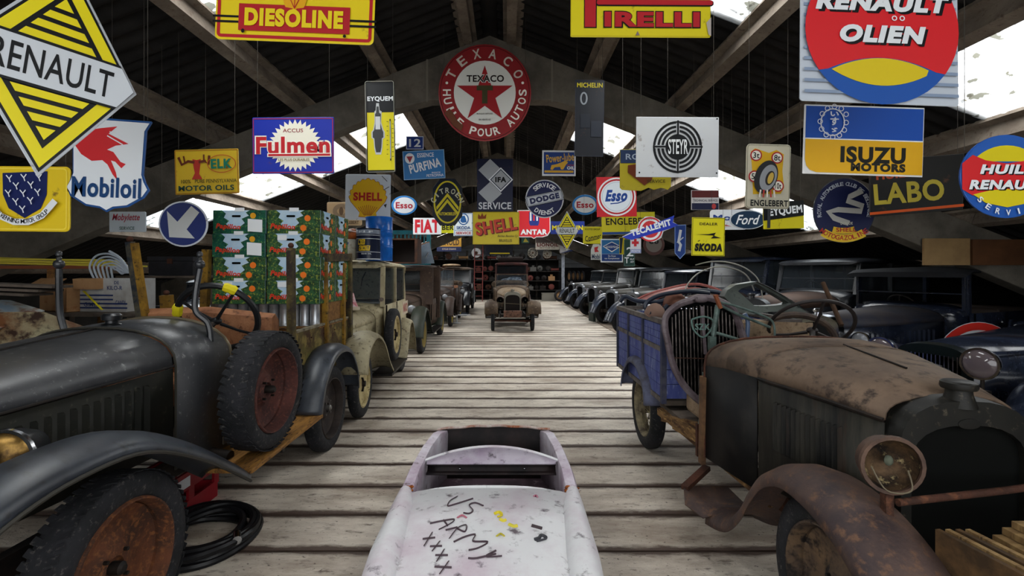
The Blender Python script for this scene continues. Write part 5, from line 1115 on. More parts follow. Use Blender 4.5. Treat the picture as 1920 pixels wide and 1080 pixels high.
# drums on its roof
def drum(name, label, x, y, z, r, h, m, bands=(), ribs=(), lidm=None, text=()):
    t = thing(name, label, 'drum' if r > .15 else 'pail', (x, y, z))
    prof = [(0, .004), (r*.94, .004), (r, 0), (r, .012)]
    for q in ribs: prof += [(r, q-.012), (r*1.035, q), (r, q+.012)]
    prof += [(r, h-.02), (r*1.03, h-.01), (r*1.03, h), (r*.96, h-.004), (r*.95, h-.02), (0, h-.02)]
    MB().lathe(prof, 32).build('shell', m, t, smooth=50)
    for (z0, z1, mm) in bands: MB().lathe([(r*1.004, z0), (r*1.006, z0+.001), (r*1.006, z1-.001), (r*1.004, z1)], 32).build('band', mm, t)
    for (s_, a0, z0, w_, h_, mm) in text:     # lettering wrapped round the can
        vs, fs, (a, b_, d, e) = glyphs(s_, .03, 0); k = MB()
        k.add([((r*1.012)*cos(a0+(u-a)/(b_-a)*w_/r-w_/r/2), (r*1.012)*sin(a0+(u-a)/(b_-a)*w_/r-w_/r/2), z0+(v-d)/(e-d)*h_) for u, v in vs], fs); k.build('lettering', mm, t, smooth=0)
    return t
bluep = mat('bright_blue_drum', '#1560b8', .3, c2='#0e4a94', scale=6, amt=.35, coat=.2)
navy = mat('navy_drum', '#10182e', .35, coat=.2); whb = mat('white_band', '#c3c8cc', .4); yeb = mat('yellow_patch', '#d2ae1c', .4)
drum('oil_drum', 'tall bright blue ribbed drum on the cream saloon\'s roof', -1.89, 7.18, 1.865, .195, .65, bluep, ribs=(.2, .23, .42, .45))
dr = drum('oil_drum', 'dark navy can with yellow lettered squares in front of the blue drum', -1.945, 6.80, 1.875, .165, .435, navy,
     bands=((.0, .012, whb), (.10, .106, whb), (.285, .291, whb), (.335, .341, whb), (.355, .415, mat('grey_print', '#6d7684', .5))), text=(('ELF', -pi/2+.05, .37, .2, .03, whb), ('GEAR OIL', -pi/2+.1, .07, .14, .018, whb)))
for (z0, txt, off) in ((.205, 'IO', -.02), (.12, 'SAT', 0)):
    n = len(txt)
    for i in range(n):
        a0 = -pi/2-.42+i*.33+off*4
        k = MB(); rr = .165*1.02; aa = [a0-.15, a0-.05, a0+.05, a0+.15]
        k.loft([[(rr*cos(q), rr*sin(q), z0) for q in aa], [(rr*cos(q+.04), rr*sin(q+.04), z0+.072) for q in aa]], cap=False); k.build('yellow_square', yeb, dr)
        vs, fs, (a, b_, d, e) = glyphs(txt[i], .03, 0); k = MB(); w_ = .03
        k.add([((rr+.002)*cos(a0+.02+((u-a)/(b_-a)-.5)*w_/rr), (rr+.002)*sin(a0+.02+((u-a)/(b_-a)-.5)*w_/rr), z0+.014+(v-d)/(e-d)*.045) for u, v in vs], fs); k.build('lettering', navy, dr, smooth=0)
pail = drum('oil_pail', 'white pail with a red and blue V beside the navy can', -2.26, 6.84, 1.87, .145, .29, mat('white_pail', '#b9b6a8', .4, c2='#8f8875', scale=6, amt=.4, c3='#6b4a30', s3=20, a3=.15), bands=(), text=(('VOLINE', -pi/2+.12, .045, .19, .045, mat('print_red_pail', '#b0402c', .5)),))
for (m_, s_) in ((mat('print_red_pail', '#b0402c', .5), -1), (mat('print_blue_pail', '#22408f', .5), 1)):
    k = MB(); rr = .147; c0 = -pi/2+.1
    k.loft([[(rr*cos(c0+s_*q), rr*sin(c0+s_*q), .245) for q in (.22, .38)], [(rr*cos(c0+s_*q), rr*sin(c0+s_*q), .10) for q in (-.06, .10)]], cap=False); k.build('printed_v', m_, pail, smooth=0)
bag = thing('oil_bag', 'dark crumpled sack with orange print lying on top of the white pail', 'bag', (-2.24, 6.86, 2.16))
k = MB(); k.sphere((0, 0, .07), .15, 14, (1.1, .8, .5)); k.sphere((.05, .02, .11), .09, 10, (1, .8, .6)); k.build('sack', mat('dark_sack', '#2a1e18', .5, c2='#c0622a', scale=7, amt=.38), bag)
cone = thing('striped_cone', 'red and white striped cone at the cream saloon\'s bonnet', 'cone', (-2.05, 6.42, 1.195))
k = MB(); k.lathe([(.085, 0), (.08, .03), (.045, .12), (.02, .22), (0, .23)], 12); k.build('cone', mat('pink_red_cone', '#b03048', .5, c2='#d8c8c8', scale=18, amt=.5), cone)
k = MB(); k.lathe([(.0, 0), (.10, 0), (.098, .035), (.086, .045)], 12); k.build('base', mat('off_white_card', '#b9ab98', .7), cone)
# brown lorry with the tall cab panel
bp = mat('brown_lorry_paint', '#4d3d33', .65, c2='#382c26', scale=2.5, amt=.5, c3='#6b5a4a', s3=20, a3=.15)
gfen = mat('dark_green_mudguard', '#252e26', .45, c2='#38362e', scale=4, amt=.4)
T3 = saloon('brown lorry with a bare framed cab behind the cream saloon', (-2.38, 10.1, 0), 0, dict(paint=bp, fendm=gfen, wb=2.9, hx=.60, R=.40, w=.14, L=-.2, yb=.9, w0=.28, w1=.45, zs=1.0, zt0=1.12, zt1=1.2, bw=.62, ye=3.2, zbelt=1.05, zroof=1.86, body='skeleton', rim=mat('ochre_rim', '#8a7a4a', .6), roofm=bp, wsglass=True, slant=.05), name='vintage_lorry')
MB().bbox(.44, .72, 2.0, 2.06, .55, 1.86).build('cab_panel', bp, T3, smooth=0, bevel=.01)
MB().bbox(.40, .70, 1.0, 1.05, .95, 1.80).build('cab_panel', bp, T3, smooth=0)
cab = thing('wooden_cabinet', 'dark brown open cabinet standing on the brown lorry\'s roof', 'cabinet', (-2.32, 10.75, 1.885))
cabm = mat('cabinet_brown', '#4a2c1a', .6, c2='#2c1a12', scale=5, amt=.5)
for x in (-.36, .36): MB().bbox(x-.03, x+.03, -.25, .25, 0, .55).build('side_panel', cabm, cab, smooth=0)
for z in (.015, .535): MB().bbox(-.33, .33, -.25, .25, z-.015, z+.015).build('shelf', cabm, cab, smooth=0)
MB().bbox(-.33, .33, .22, .25, .03, .52).build('back_panel', mat('cabinet_dark', '#1d1410', .7), cab, smooth=0)
pn_ = thing('metal_panel', 'grey blue curved metal door lying upright beside the cabinet', 'panel', (-2.0, 11.45, 1.885))
gb = mat('grey_blue_panel', '#5f6e7d', .5, c2='#76828e', scale=4, amt=.5, c3='#2b2f35', s3=30, a3=.08)
k = MB(); k.prism([(-.30, 0), (.30, 0.02), (.18, .52), (.10, .50), (-.05, .44), (-.29, .40)], 0, .03); k.build('panel_skin', gb, pn_, smooth=0)
MB().tube([(-.29, .01, .41), (-.05, .01, .45), (.10, .01, .51), (.18, .01, .53)], .016, 6).build('panel_edge', mat('pink_rust_edge', '#8d6a58', .7), pn_)
MB().cyl((.10, -.02, .17), (.16, -.03, .28), .008, 6).build('door_handle', chrome, pn_)
rl_ = thing('rack_side', 'turquoise wooden cart rail with thin bars on the brown lorry\'s roof', 'rail', (-2.42, 12.3, 1.885))
tq = mat('turquoise_paint', '#1c7886', .55, c2='#2b5f6a', scale=6, amt=.4)
MB().bbox(-.48, .46, -.03, .03, .78, .88).build('top_rail', tq, rl_, smooth=0); MB().bbox(-.48, .46, -.03, .03, 0, .08).build('bottom_rail', tq, rl_, smooth=0)
for i in range(10): MB().bar((-.44+i*.095, 0, .06), (-.46+i*.1, 0, .8), .03, .03).build('bar', tq, rl_, smooth=0)
MB().bbox(.40, .50, -.05, .05, 0, .98).build('corner_post', tq, rl_, smooth=0)
bt = mat('dark_brown_tourer', '#3b2c25', .5, c2='#2a201c', scale=3, amt=.5, c3='#5a4a3c', s3=20, a3=.12)
T4 = saloon('dark brown open tourer with raised windscreen further down the row', (-2.3, 15.0, 0), 0, dict(paint=bt, wb=2.7, hx=.58, R=.38, w=.12, L=-.15, yb=1.0, w0=.28, w1=.48, zs=.95, zt0=1.1, zt1=1.2, bw=.60, ye=3.2, zbelt=1.15, body='tourer', wsz=1.78, rim=mat('yellow_spoke', '#8b7a34', .6), style='spoke', seatm=mat('tan_leather', '#8a5a3c')))
T5 = saloon('black saloon with a beige folded roof cover, last but one of the aisle\'s near row', (-2.15, 19.6, 0), 0, dict(paint=blackpaint, wb=2.8, hx=.60, R=.38, L=-.15, yb=1.1, bw=.64, ye=3.5, zbelt=1.2, zroof=1.90, roofm=mat('brown_cloth_roof', '#3f342e', .9, c2='#54463a', scale=5)))
T5['label'] = 'black saloon behind the brown open tourer, nearest the back shelves'
rt = thing('rolled_canvas', 'pale beige roll lying on the black saloon\'s roof', 'canvas', (-2.35, 20.9, 1.93)); MB().sphere((0, 0, .06), .4, 14, (1, .7, .17)).build('canvas', can, rt)
# ---------------------------------------------------------------- small car and van standing in the aisle
tan = mat('tan_beige_bonnet', '#8b7961', .6, c2='#6a5846', scale=5, amt=.5, c3='#4a3a2e', s3=18, a3=.2)
brc = mat('brown_car_paint', '#50402f', .6, c2='#3a2d24', scale=3, amt=.5, c3='#7b6a55', s3=16, a3=.15)
C1 = saloon('small brown open car with hollow headlamps facing down the middle aisle', (.20, 13.9, 0), radians(1), dict(paint=brc, bonnetm=tan, fendm=brc, shell=mat('grey_nickel', '#6d6a60', .4, .6), core=mat('core_brown', '#17110f', .8), wb=2.3, hx=.57, R=.325, w=.10, L=-.05, yb=.95, w0=.24, w1=.46, zs=.98, zt0=1.13, zt1=1.24, bw=.56, ye=2.5, zbelt=1.18, body='tourer', wsz=1.62, lx=.36, lr=.105, lz=.88, ly=-.02, lampm=mat('brown_lamp_shell', '#5b463a'), lens=blackm, nolens=True, fo=.80, fi=.42, fp=[(-.44, .52), (-.40, .72), (-.2, .84), (.1, .80), (.35, .60), (.6, .36)], split=False))
MB().box((0, -.20, .50), (.52, .04, .20), rx=.35).build('front_apron', mat('bent_brown_plate', '#5f473c', .7, c2='#7a5a4c', scale=6, amt=.5, c3='#2c211c', s3=14), C1, smooth=0)
MB().bar((-.62, 0, .30), (.62, -.02, .28), .05, .05).build('front_axle', rustm, C1, smooth=0)
MB().bar((-.45, -.12, .82), (.45, -.12, .76), .012, .012).build('tie_wire', mat('pale_wire', '#8f8672'), C1, smooth=0)
dr_ = mat('dark_red_van', '#4a2521', .6, c2='#33201e', scale=3, amt=.5)
C2 = saloon('dark red van close behind the small brown open car', (.24, 18.1, 0), 0, dict(paint=dr_, wb=2.6, hx=.55, R=.36, L=-.15, yb=.9, bw=.66, ye=3.2, zbelt=1.3, zroof=2.08, body='van', zt1=1.3, zt0=1.2, zs=1.05))
tp_ = thing('blue_tarpaulin', 'folded dark blue tarpaulin on the red van\'s bonnet', 'tarpaulin', (.24, 18.75, 1.33))
k = MB(); k.sphere((0, 0, .06), .32, 16, (1.3, .6, .22)); k.sphere((.1, .05, .12), .25, 12, (1.1, .6, .25)); k.build('cloth', mat('blue_tarp', '#2b3444', .5, c2='#8d939c', scale=9, amt=.35), tp_)
rb = thing('roof_bedroll', 'dark rolled bedding tied on the red van\'s roof', 'bedroll', (.2, 19.4, 2.10)); MB().cyl((-.5, 0, .11), (.5, 0, .11), .10, 12).build('roll', mat('dark_bedroll', '#2c2321', .9), rb)
# ---------------------------------------------------------------- the right row, noses to the aisle
bb = mat('blue_black_paint', '#10131c', .22, c2='#1c2230', scale=2.5, amt=.5, c3='#3b4352', s3=30, a3=.06, coat=.4)
TH = radians(-67)
chl = glassy('bright_lamp_glass', '#5d5356', .1, .08)
R3 = saloon('shiny blue-black car with big chrome-rimmed headlamps behind the brown pick-up', (3.74, 4.08, 0), TH, dict(paint=bb, shell=mat('dark_grille_shell', '#131a1b', .3, .4), wb=3.2, hx=.66, R=.36, L=-.15, yb=2.7, w0=.24, w1=.58, zs=1.0, zt0=1.10, zt1=1.11, bw=.70, ye=4.3, zbelt=1.12, body='open', cap=False, lx=.34, lr=.115, lz=1.0, ly=-.28, lampm=mat('worn_chrome_shell', '#6c7280', .3, .7, c2='#3a3e48', scale=6, amt=.5), lens=chl, slat=14, bumper=None, fo=.84, fi=.46))
db = mat('dusty_brown_bonnet_far', '#4a3c33', .7, c2='#332a26', scale=3, amt=.5)
R4 = saloon('black car with dust-covered bonnet and chrome radiator behind the shiny blue-black one', (4.0, 5.95, 0), TH, dict(paint=bb, bonnetm=mat('dusty_blue_bonnet', '#3a3332', .6, c2='#1c2230', scale=2, amt=.5), shell=chrome, core=mat('core_dark', '#0e1012', .6), wb=2.8, hx=.64, R=.38, L=-.15, yb=1.45, w0=.27, w1=.5, zs=1.03, zt0=1.18, zt1=1.24, bw=.68, ye=3.6, zbelt=1.18, zroof=1.76, body='skeleton', louv=16, lz=.9, roofm=mat('black_cloth_roof', '#15161a', .8), wsglass=False, fo=.82, slant=.0))
R5 = saloon('tall black saloon with brown bonnet and cracked windscreen glare', (4.15, 7.9, 0), TH, dict(paint=blackpaint, bonnetm=mat('brown_bonnet_tall', '#4d3b31', .65, c2='#3a2c26', scale=2, amt=.5), wb=2.9, hx=.66, R=.40, L=-.1, yb=1.2, w0=.33, w1=.56, zs=1.1, zt0=1.28, zt1=1.36, bw=.72, ye=3.6, zbelt=1.35, zroof=1.93, fo=.85, lz=.95))
R5['label'] = 'tall black saloon with brown dusty bonnet between the blue-black cars and the pick-up\'s wood pole'
R6 = saloon('large rounded dark blue car under the hoops of the pick-up bed', (3.75, 9.9, 0), TH, dict(paint=bb, bonnetm=mat('brown_bonnet_mid', '#4a3b34', .6, c2='#2b2422', scale=2, amt=.5), wb=2.9, hx=.66, R=.38, L=-.1, yb=1.15, w0=.32, w1=.56, zs=1.0, zt0=1.18, zt1=1.30, bw=.74, ye=3.8, zbelt=1.3, zroof=2.02, fo=.86, lz=.95, lens=chl))
gk = mat('grey_black_far', '#26282b', .4, c2='#3c3b37', scale=2, amt=.5, coat=.2)
specs = [(3.45, 12.6, 'low dark saloon with a dusty flat bonnet beyond the blue truck bed', bb, 1.76, 1.24), (3.5, 15.3, 'dark saloon with a lean-to wooden frame on its roof', blackpaint, 1.84, 1.2), (3.45, 18.4, 'dark car with pale blue mudguards at the concrete blocks', gk, 1.86, 1.22), (3.5, 21.6, 'grey black saloon far down the wall side', gk, 1.8, 1.2), (3.5, 24.6, 'farthest grey black car, close to the shelves', blackpaint, 1.8, 1.2)]
far = []
for i, (x, y, lb, pm_, zr_, zt_) in enumerate(specs):
    far.append(saloon(lb, (x, y, 0), radians(-70), dict(paint=pm_, bonnetm=mat('grey_dust_bonnet', '#4f4d4a', .45, c2='#35332f', scale=2, amt=.5), fendm=mat('slate_mudguard', '#363d4c', .3, c2='#23262e', scale=3, amt=.5, coat=.3), wb=2.7, hx=.62, R=.37, L=-.1, yb=1.15, w0=.28, w1=.5, zs=1.0, zt0=zt_-.06, zt1=zt_, bw=.66, ye=3.3, zbelt=1.2, zroof=zr_, lens=chl, lampm=mat('grey_lamp', '#7d8084', .3, .7), shell=mat('grey_lamp', '#7d8084'), lz=.9, lr=.1, fo=.84, fi=.44)))
# ---------------------------------------------------------------- child's ride car in the middle foreground
whp_ = mat('chipped_white_paint', '#d0d0d2', .42, c2='#b9a7b3', scale=2.0, amt=.28, c3='#5a5058', s3=13, a3=.12, bump=.15, bs=18)
PC = thing('ride_car_body', 'small white and pink scratched car body with scrawled letters in the centre foreground', 'car body', (-.09, 0, 0))
def psec(y, w, zt, ze, n=12, wb_=None):
    wb_ = wb_ or w*.97; pts = [(-wb_, y, .06), (-w, y, ze*.55), (-w*.985, y, ze*.85)]
    for i in range(n+1):
        a = pi-pi*i/n; c, s = cos(a), sin(a)
        pts.append((w*.95*(abs(c)**.62)*(1 if c > 0 else -1), y, ze*.9+(zt-ze*.9)*(abs(s)**.55)))
    pts += [(w*.985, y, ze*.85), (w, y, ze*.55), (wb_, y, .06)]; return pts
ss = [psec(.95, .10, .22, .15), psec(1.0, .26, .32, .24), psec(1.2, .40, .45, .36), psec(1.55, .455, .52, .42), psec(1.9, .475, .55, .45), psec(2.25, .49, .555, .47), psec(2.58, .50, .54, .49)]
b = MB(); b.loft(ss, cap=False); shellp = b.build('front_deck', whp_, PC, solid=.008, smooth=50)
# raised wing creases either side of the deck
for s in (-1, 1):
    b = MB(); rows = []
    for (y, x, z, r) in ((1.0, .22, .26, .03), (1.25, .33, .42, .055), (1.6, .385, .475, .065), (2.0, .41, .50, .065), (2.4, .43, .505, .05), (2.62, .455, .50, .03)):
        rows.append([(s*(x+r*1.15*cos(a)), y, z+r*sin(a)*1.15) for a in [pi*i/6 for i in range(7)]])
    b.loft(rows, cap=False); b.build('wing', whp_, PC, smooth=60)
    # side walls along the cockpit
    b = MB(); rows = []
    for (y, w, z) in ((2.56, .50, .50), (2.9, .505, .515), (3.25, .49, .52), (3.55, .465, .51), (3.68, .43, .49)):
        rows.append([(s*w*.97, y, .06), (s*w, y, .28), (s*w*.99, y, z-.03), (s*(w-.02), y, z), (s*(w-.075), y, z-.005), (s*(w-.08), y, z-.03), (s*(w-.07), y, .10)])
    b.loft(rows, cap=False); b.build('cockpit_side', mat('pink_white_paint', '#cdc8d0', .45, c2='#a493a2', scale=3, amt=.42, c3='#5b4a4a', s3=16, a3=.1), PC, solid=.006)
inn = mat('dark_purple_inside', '#4a3a42', .6, c2='#2c2226', scale=4, amt=.5, c3='#8b7a80', s3=12, a3=.15)
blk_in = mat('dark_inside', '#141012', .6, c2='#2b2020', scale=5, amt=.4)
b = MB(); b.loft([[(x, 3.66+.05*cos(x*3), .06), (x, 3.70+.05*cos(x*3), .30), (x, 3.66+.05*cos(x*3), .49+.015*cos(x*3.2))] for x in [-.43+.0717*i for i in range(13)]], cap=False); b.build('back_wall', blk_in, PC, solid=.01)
b = MB(); b.tube([(x, 3.655+.05*cos(x*3), .495+.018*cos(x*3.2)+.003*sin(x*31)) for x in [-.43+.043*i for i in range(21)]], .010, 6, flat=.8); b.build('rusty_rim', mat('orange_rust', '#8b4c28', .8, c2='#b9aca6', scale=9, amt=.5), PC)
b = MB(); b.bbox(-.42, .42, 2.55, 3.66, .10, .125); b.build('floor_pan', inn, PC, smooth=0)
# cross panel: bright curved lip, sloping face and dark recess
X_ = [-.415+.083*i for i in range(11)]
zc = lambda x: .495+.055*(1-(x/.43)**2); yc = lambda x: 3.06+.10*(1-(x/.43)**2)
b = MB(); b.tube([(x, yc(x), zc(x)) for x in [-.425+.0425*i for i in range(21)]], .011, 6); b.build('cross_lip', whp_, PC)
b = MB(); b.loft([[(x, yc(x), zc(x)-.005), (x*.985, 3.03, .490), (x*.98, 3.02, .488)] for x in X_], cap=False); b.build('cross_face', mat('lilac_sheet', '#8d7a90', .4, c2='#b0a8b4', scale=3, amt=.5, c3='#2b2024', s3=15, a3=.12), PC, solid=.005)
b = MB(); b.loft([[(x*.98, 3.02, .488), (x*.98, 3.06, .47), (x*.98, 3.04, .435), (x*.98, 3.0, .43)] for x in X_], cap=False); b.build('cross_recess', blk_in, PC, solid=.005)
for x in (-.20, .21): MB().sphere((x, 3.04, .455), .008, 8).build('bolt', chrome, PC)
for s in (-1, 1):
    MB().box((s*.335, 2.98, .22), (.15, .18, .20)).build('side_box', inn, PC, smooth=0, bevel=.012)
    k = MB(); rr = random.Random(4+s)
    for i in range(16): k.sphere((s*.455+rr.uniform(-.035, .035), 2.62+rr.uniform(-.035, .03), .508+rr.uniform(-.008, .01)), rr.uniform(.008, .02), 6, (1, 1, .5))
    k.build('rust_lump', mat('bright_rust', '#a85a1a', .85, c2='#4a2412', scale=30, amt=.5), PC, kind='stuff')
b = MB(); b.loft([[(x, 2.575, .49+.045*max(0, 1-(abs(x)/.42)**3)), (x, 2.60, .50+.045*max(0, 1-(abs(x)/.42)**3)), (x, 2.615, .485+.045*max(0, 1-(abs(x)/.42)**3))] for x in [-.42+.07*i for i in range(13)]], cap=False); b.build('deck_edge', whp_, PC)
# scrawled letters: thin strokes lying on the deck
from mathutils.bvhtree import BVHTree
_v = [Vector(v) for v in (shellp.data.vertices[i].co for i in range(len(shellp.data.vertices)))]; _bv = BVHTree.FromPolygons(_v, [tuple(p.vertices) for p in shellp.data.polygons])
def ondeck(px, py):
    d = Vector(((px-VX)/F, 1, -(py-VY)/F)); o = Vector((.09, 0, H)); h = _bv.ray_cast(o, d)
    return h[0]+h[1]*(.0035 if h[1].z > 0 else -.0035) if h[0] else None
def scrawl(pts, w=.0042):
    q = [Vector((p[0], p[1], 0)) for p in pts]; q = interp(q, 5); P = [ondeck(p.x, p.y) for p in q]; P = [p for p in P if p is not None]
    return MB().tube(P, w, 5, flat=.5) if len(P) > 1 else None
ink = mat('dark_marker', '#43353c', .6)
cx = lambda u, v: (680+u/3.6, 780+v/3.6)
strokes = [[(640, 545), (590, 575), (575, 610), (620, 600), (700, 575), (745, 560)], [(815, 610), (760, 590), (720, 605), (745, 640), (720, 662), (680, 658)], [(455, 730), (540, 712), (615, 702), (600, 725), (515, 770)], [(545, 705), (575, 745)], [(585, 830), (640, 760), (700, 740), (690, 785), (640, 765)], [(560, 775), (640, 755)], [(615, 855), (690, 820), (760, 805), (745, 850), (845, 855), (780, 895), (715, 910)], [(900, 912), (830, 955), (940, 950)], [(712, 965), (770, 965), (900, 935)], [(470, 790), (415, 880)], [(405, 835), (490, 825)], [(520, 850), (470, 915)], [(455, 885), (535, 882)], [(550, 905), (500, 985)], [(490, 945), (575, 945)], [(580, 985), (520, 1070)], [(485, 1022), (600, 1028)]]
for st in strokes:
    m_ = scrawl([cx(*p) for p in st])
    if m_: m_.build('marker_stroke', ink, PC)
for (pts, c_, nm_) in (([(890, 665), (920, 655), (940, 675), (910, 685)], '#cdbb2a', 'paint_spot'), ([(985, 735), (1020, 750), (1045, 745)], '#c2b53c', 'paint_spot'), ([(905, 815), (930, 800), (955, 815)], '#b5a83a', 'paint_spot'), ([(925, 700), (950, 712), (968, 705)], '#c8b93c', 'paint_spot'), ([(1155, 545), (1170, 540), (1180, 550)], '#a86a7c', 'paint_spot'), ([(1160, 840), (1190, 830), (1205, 812), (1240, 830), (1200, 845), (1175, 850)], '#3a3a3f', 'paint_spot'), ([(640, 690), (670, 675), (700, 690)], '#b56a7a', 'paint_spot'), ([(1140, 745), (1175, 755), (1210, 765)], '#3b3033', 'paint_spot')):
    m_ = scrawl([cx(*p) for p in pts], .008)
    if m_: m_.build(nm_, mat('spot_'+c_[1:], c_, .6), PC)
# ================================================================ SMALLER THINGS
def px_tube(name, pts, Y, r, m, parent=None, n=5, seg=8, dY=0, **k):
    """round rod through picture-plane points at depth Y (+dY along its length)"""
    P = [at(x, y, Y+dY*i/(max(1, len(pts)-1))) for i, (x, y) in enumerate(pts)]
    return MB().tube(interp(P, n), r, seg).build(name, m, parent, **k)
# ---- radiator grille leaning on the pick-up's sill
gp = mat('purple_brown_shell', '#43353a', .55, c2='#6b6064', scale=6, amt=.5, c3='#2a1f22', s3=20, a3=.2, spec=.4)
O = at(1318, 660, 3.52); GR = thing('radiator_grille', 'old purple brown radiator grille with shield badge leaning between blue bed and brown bonnet', 'grille', O, radians(-8), rx=radians(-6))
K = 3.52/900
gl = lambda x, y: ((x-1318)*K, 0, -(y-660)*K)
outl = [(1340, 763), (1312, 752), (1282, 722), (1264, 686), (1256, 650), (1250, 612), (1255, 590), (1275, 572), (1300, 563), (1318, 558), (1345, 562), (1372, 578), (1382, 600), (1390, 630), (1400, 660), (1404, 700), (1398, 735), (1375, 756)]
MB().tube(interp([gl(*p) for p in outl+outl[:1]], 3), .028, 8, flat=.8).build('frame', gp, GR)
MB().sphere(gl(1316, 560), .045, 10, (1.5, .8, .7)).build('cap_moulding', gp, GR)
def yspan(x):
    ys_ = []
    for (a, b) in zip(outl, outl[1:]+outl[:1]):
        if (a[0]-x)*(b[0]-x) <= 0 and a[0] != b[0]: ys_.append(a[1]+(b[1]-a[1])*(x-a[0])/(b[0]-a[0]))
    return (min(ys_), max(ys_)) if len(ys_) > 1 else None
gbar = mat('grille_bar_metal', '#5d5652', .45, .6, c2='#2b2624', scale=20, amt=.5)
for i in range(21):
    x = 1264+i*6.5; q = yspan(x)
    if q and q[1]-q[0] > 20: MB().bar(Vector(gl(x, q[0]+14))+Vector((0, .012, 0)), Vector(gl(x, q[1]-2))+Vector((0, .012, 0)), .007, .016).build('grille_bar', gbar, GR, smooth=0)
MB().bar(gl(1318, 575), gl(1322, 664), .022, .02).build('centre_bar', gp, GR, smooth=0)
MB().bar(gl(1266, 672), gl(1396, 672), .006, .006).build('cross_wire', rustm, GR, smooth=0)
MB().add([Vector(gl(*p))+Vector((0, .05, 0)) for p in outl], [tuple(range(len(outl)))]).build('back_mesh', blackm, GR, smooth=0)
for i in range(6): MB().sphere(Vector(gl(1272+i*9, 579)), .007, 6).build('stud', chrome, GR)
bdg = mat('green_grey_badge', '#587069', .5, .3)
sh_ = [(1298, 600), (1318, 594), (1336, 600), (1334, 616), (1318, 633), (1301, 618)]
MB().tube([Vector(gl(*p))+Vector((0, -.015, 0)) for p in interp([(p[0], p[1], 0) for p in sh_+sh_[:1]], 3) for p in [(p.x, p.y)]], .007, 6).build('badge_ring', bdg, GR)
vs, fs, (a, c_, d, e) = glyphs('SZK', .03, 0); M_ = MB(); M_.add([Vector(gl(1304+(u-a)/(c_-a)*27, 619-(v-d)/(e-d)*12))+Vector((0, -.018, 0)) for u, v in vs], fs); M_.build('lettering', bdg, GR, smooth=0)
# ---- green jack pole and rods
gg = mat('green_grey_metal', '#5b6b65', .5, .3, c2='#343f3c', scale=12, amt=.4)
J = thing('jack_pole', 'green grey metal pole with clamps standing against the old grille', 'pole', (0, 0, 0))
P0, P1 = at(1346, 572, 3.36), at(1311, 800, 3.30)
MB().tube([P0, P0+(P1-P0)*.25], .019, 8).build('pole_head', gg, J); MB().tube([P0+(P1-P0)*.25, P1], .012, 8).build('pole', gg, J)
for t_ in (.32, .62, .8): q = P0+(P1-P0)*t_; MB().bbox(q.x-.022, q.x+.022, q.y-.02, q.y+.02, q.z-.05, q.z+.05).build('clamp', gg, J, smooth=0)
MB().bbox(P1.x-.02, P1.x+.03, P1.y-.015, P1.y+.015, P1.z-.20, P1.z+.02).build('rusty_foot', rustm, J, smooth=0)
MB().bar(at(1341, 553, 3.33), at(1351, 578, 3.33), .03, .02).build('wood_wedge', mat('red_brown_wood', '#7a452c', .8), J, smooth=0)
RD = thing('bent_rods', 'bent green grey metal rods behind the brown bonnet', 'rods', (0, 0, 0))
px_tube('rod', [(1348, 566), (1380, 574), (1430, 592), (1450, 606), (1453, 638)], 3.45, .008, gg, RD, dY=-.05)
px_tube('rod', [(1350, 572), (1385, 590), (1420, 604), (1444, 614)], 3.45, .010, gg, RD)
px_tube('rod', [(1342, 624), (1366, 631), (1395, 640)], 3.40, .011, gg, RD, dY=-.05)
px_tube('hose_stub', [(1396, 588), (1402, 604), (1400, 642)], 3.5, .016, mat('blue_grey_hose', '#4a5c78', .35, spec=.5), RD)
# ---- load of the blue bed
blh = mat('blue_hose', '#121926', .4, c2='#1a2436', scale=5, spec=.5)
HB = thing('blue_hose', 'dark blue hose looping over the load of the blue bed', 'hose', (0, 0, 0))
px_tube('hose', [(1162, 566), (1172, 556), (1195, 564), (1235, 566), (1262, 556), (1300, 545), (1345, 548), (1380, 560), (1396, 576)], 4.55, .022, blh, HB, n=7)
px_tube('hose', [(1252, 572), (1235, 588), (1212, 580), (1214, 566), (1240, 553), (1290, 546), (1330, 550)], 4.4, .020, blh, HB, n=7)
px_tube('hose', [(1218, 586), (1236, 592), (1262, 590)], 4.25, .020, blh, HB)
redf = mat('faded_red_paint', '#8d4642', .5, c2='#a8675f', scale=4, amt=.5, c3='#4a2a26', s3=18, a3=.15, spec=.4)
RF = thing('red_mudguard', 'faded red curved mudguard lying across the blue bed', 'mudguard', (0, 0, 0))
o1 = [(1190, 564), (1215, 552), (1245, 543), (1280, 535), (1310, 533), (1340, 541), (1365, 553), (1388, 570)]; o2_ = [(1222, 566), (1240, 556), (1262, 548), (1285, 542), (1308, 541), (1332, 547), (1356, 558), (1378, 572)]
A1 = interp([at(x, y, 5.2) for x, y in o1], 4); A2 = interp([at(x, y, 5.0) for x, y in o2_], 4)
MB().loft([A1[:14], A2[:14]], cap=False).build('panel', redf, RF, solid=.01); MB().tube(A1, .016, 6).build('edge', redf, RF); MB().tube(A2, .012, 6).build('edge', redf, RF)
def dome(label, px, py, Y, r, m, rx, h=1.3, name='lamp_shell'):
    t = thing(name, label, 'lamp shell', at(px, py, Y), rx=rx); MB().lathe([(r, 0), (r*.98, r*.2), (r*.85, r*.6*h), (r*.5, r*1.0*h), (r*.15, r*1.2*h), (0, r*1.22*h)], 20).build('bowl', m, t, solid=.004); MB().lathe([(r, -.008), (r*1.05, 0), (r, .008), (r*.95, 0)], 20, closed=True).build('rim', m, t); return t
dome('rust brown pointed lamp bowl inside the blue bed', 1266, 574, 4.5, .115, mat('rust_brown_bowl', '#6b4434', .7, c2='#54342a', scale=8, amt=.5, spec=.3), radians(-12), 1.05)
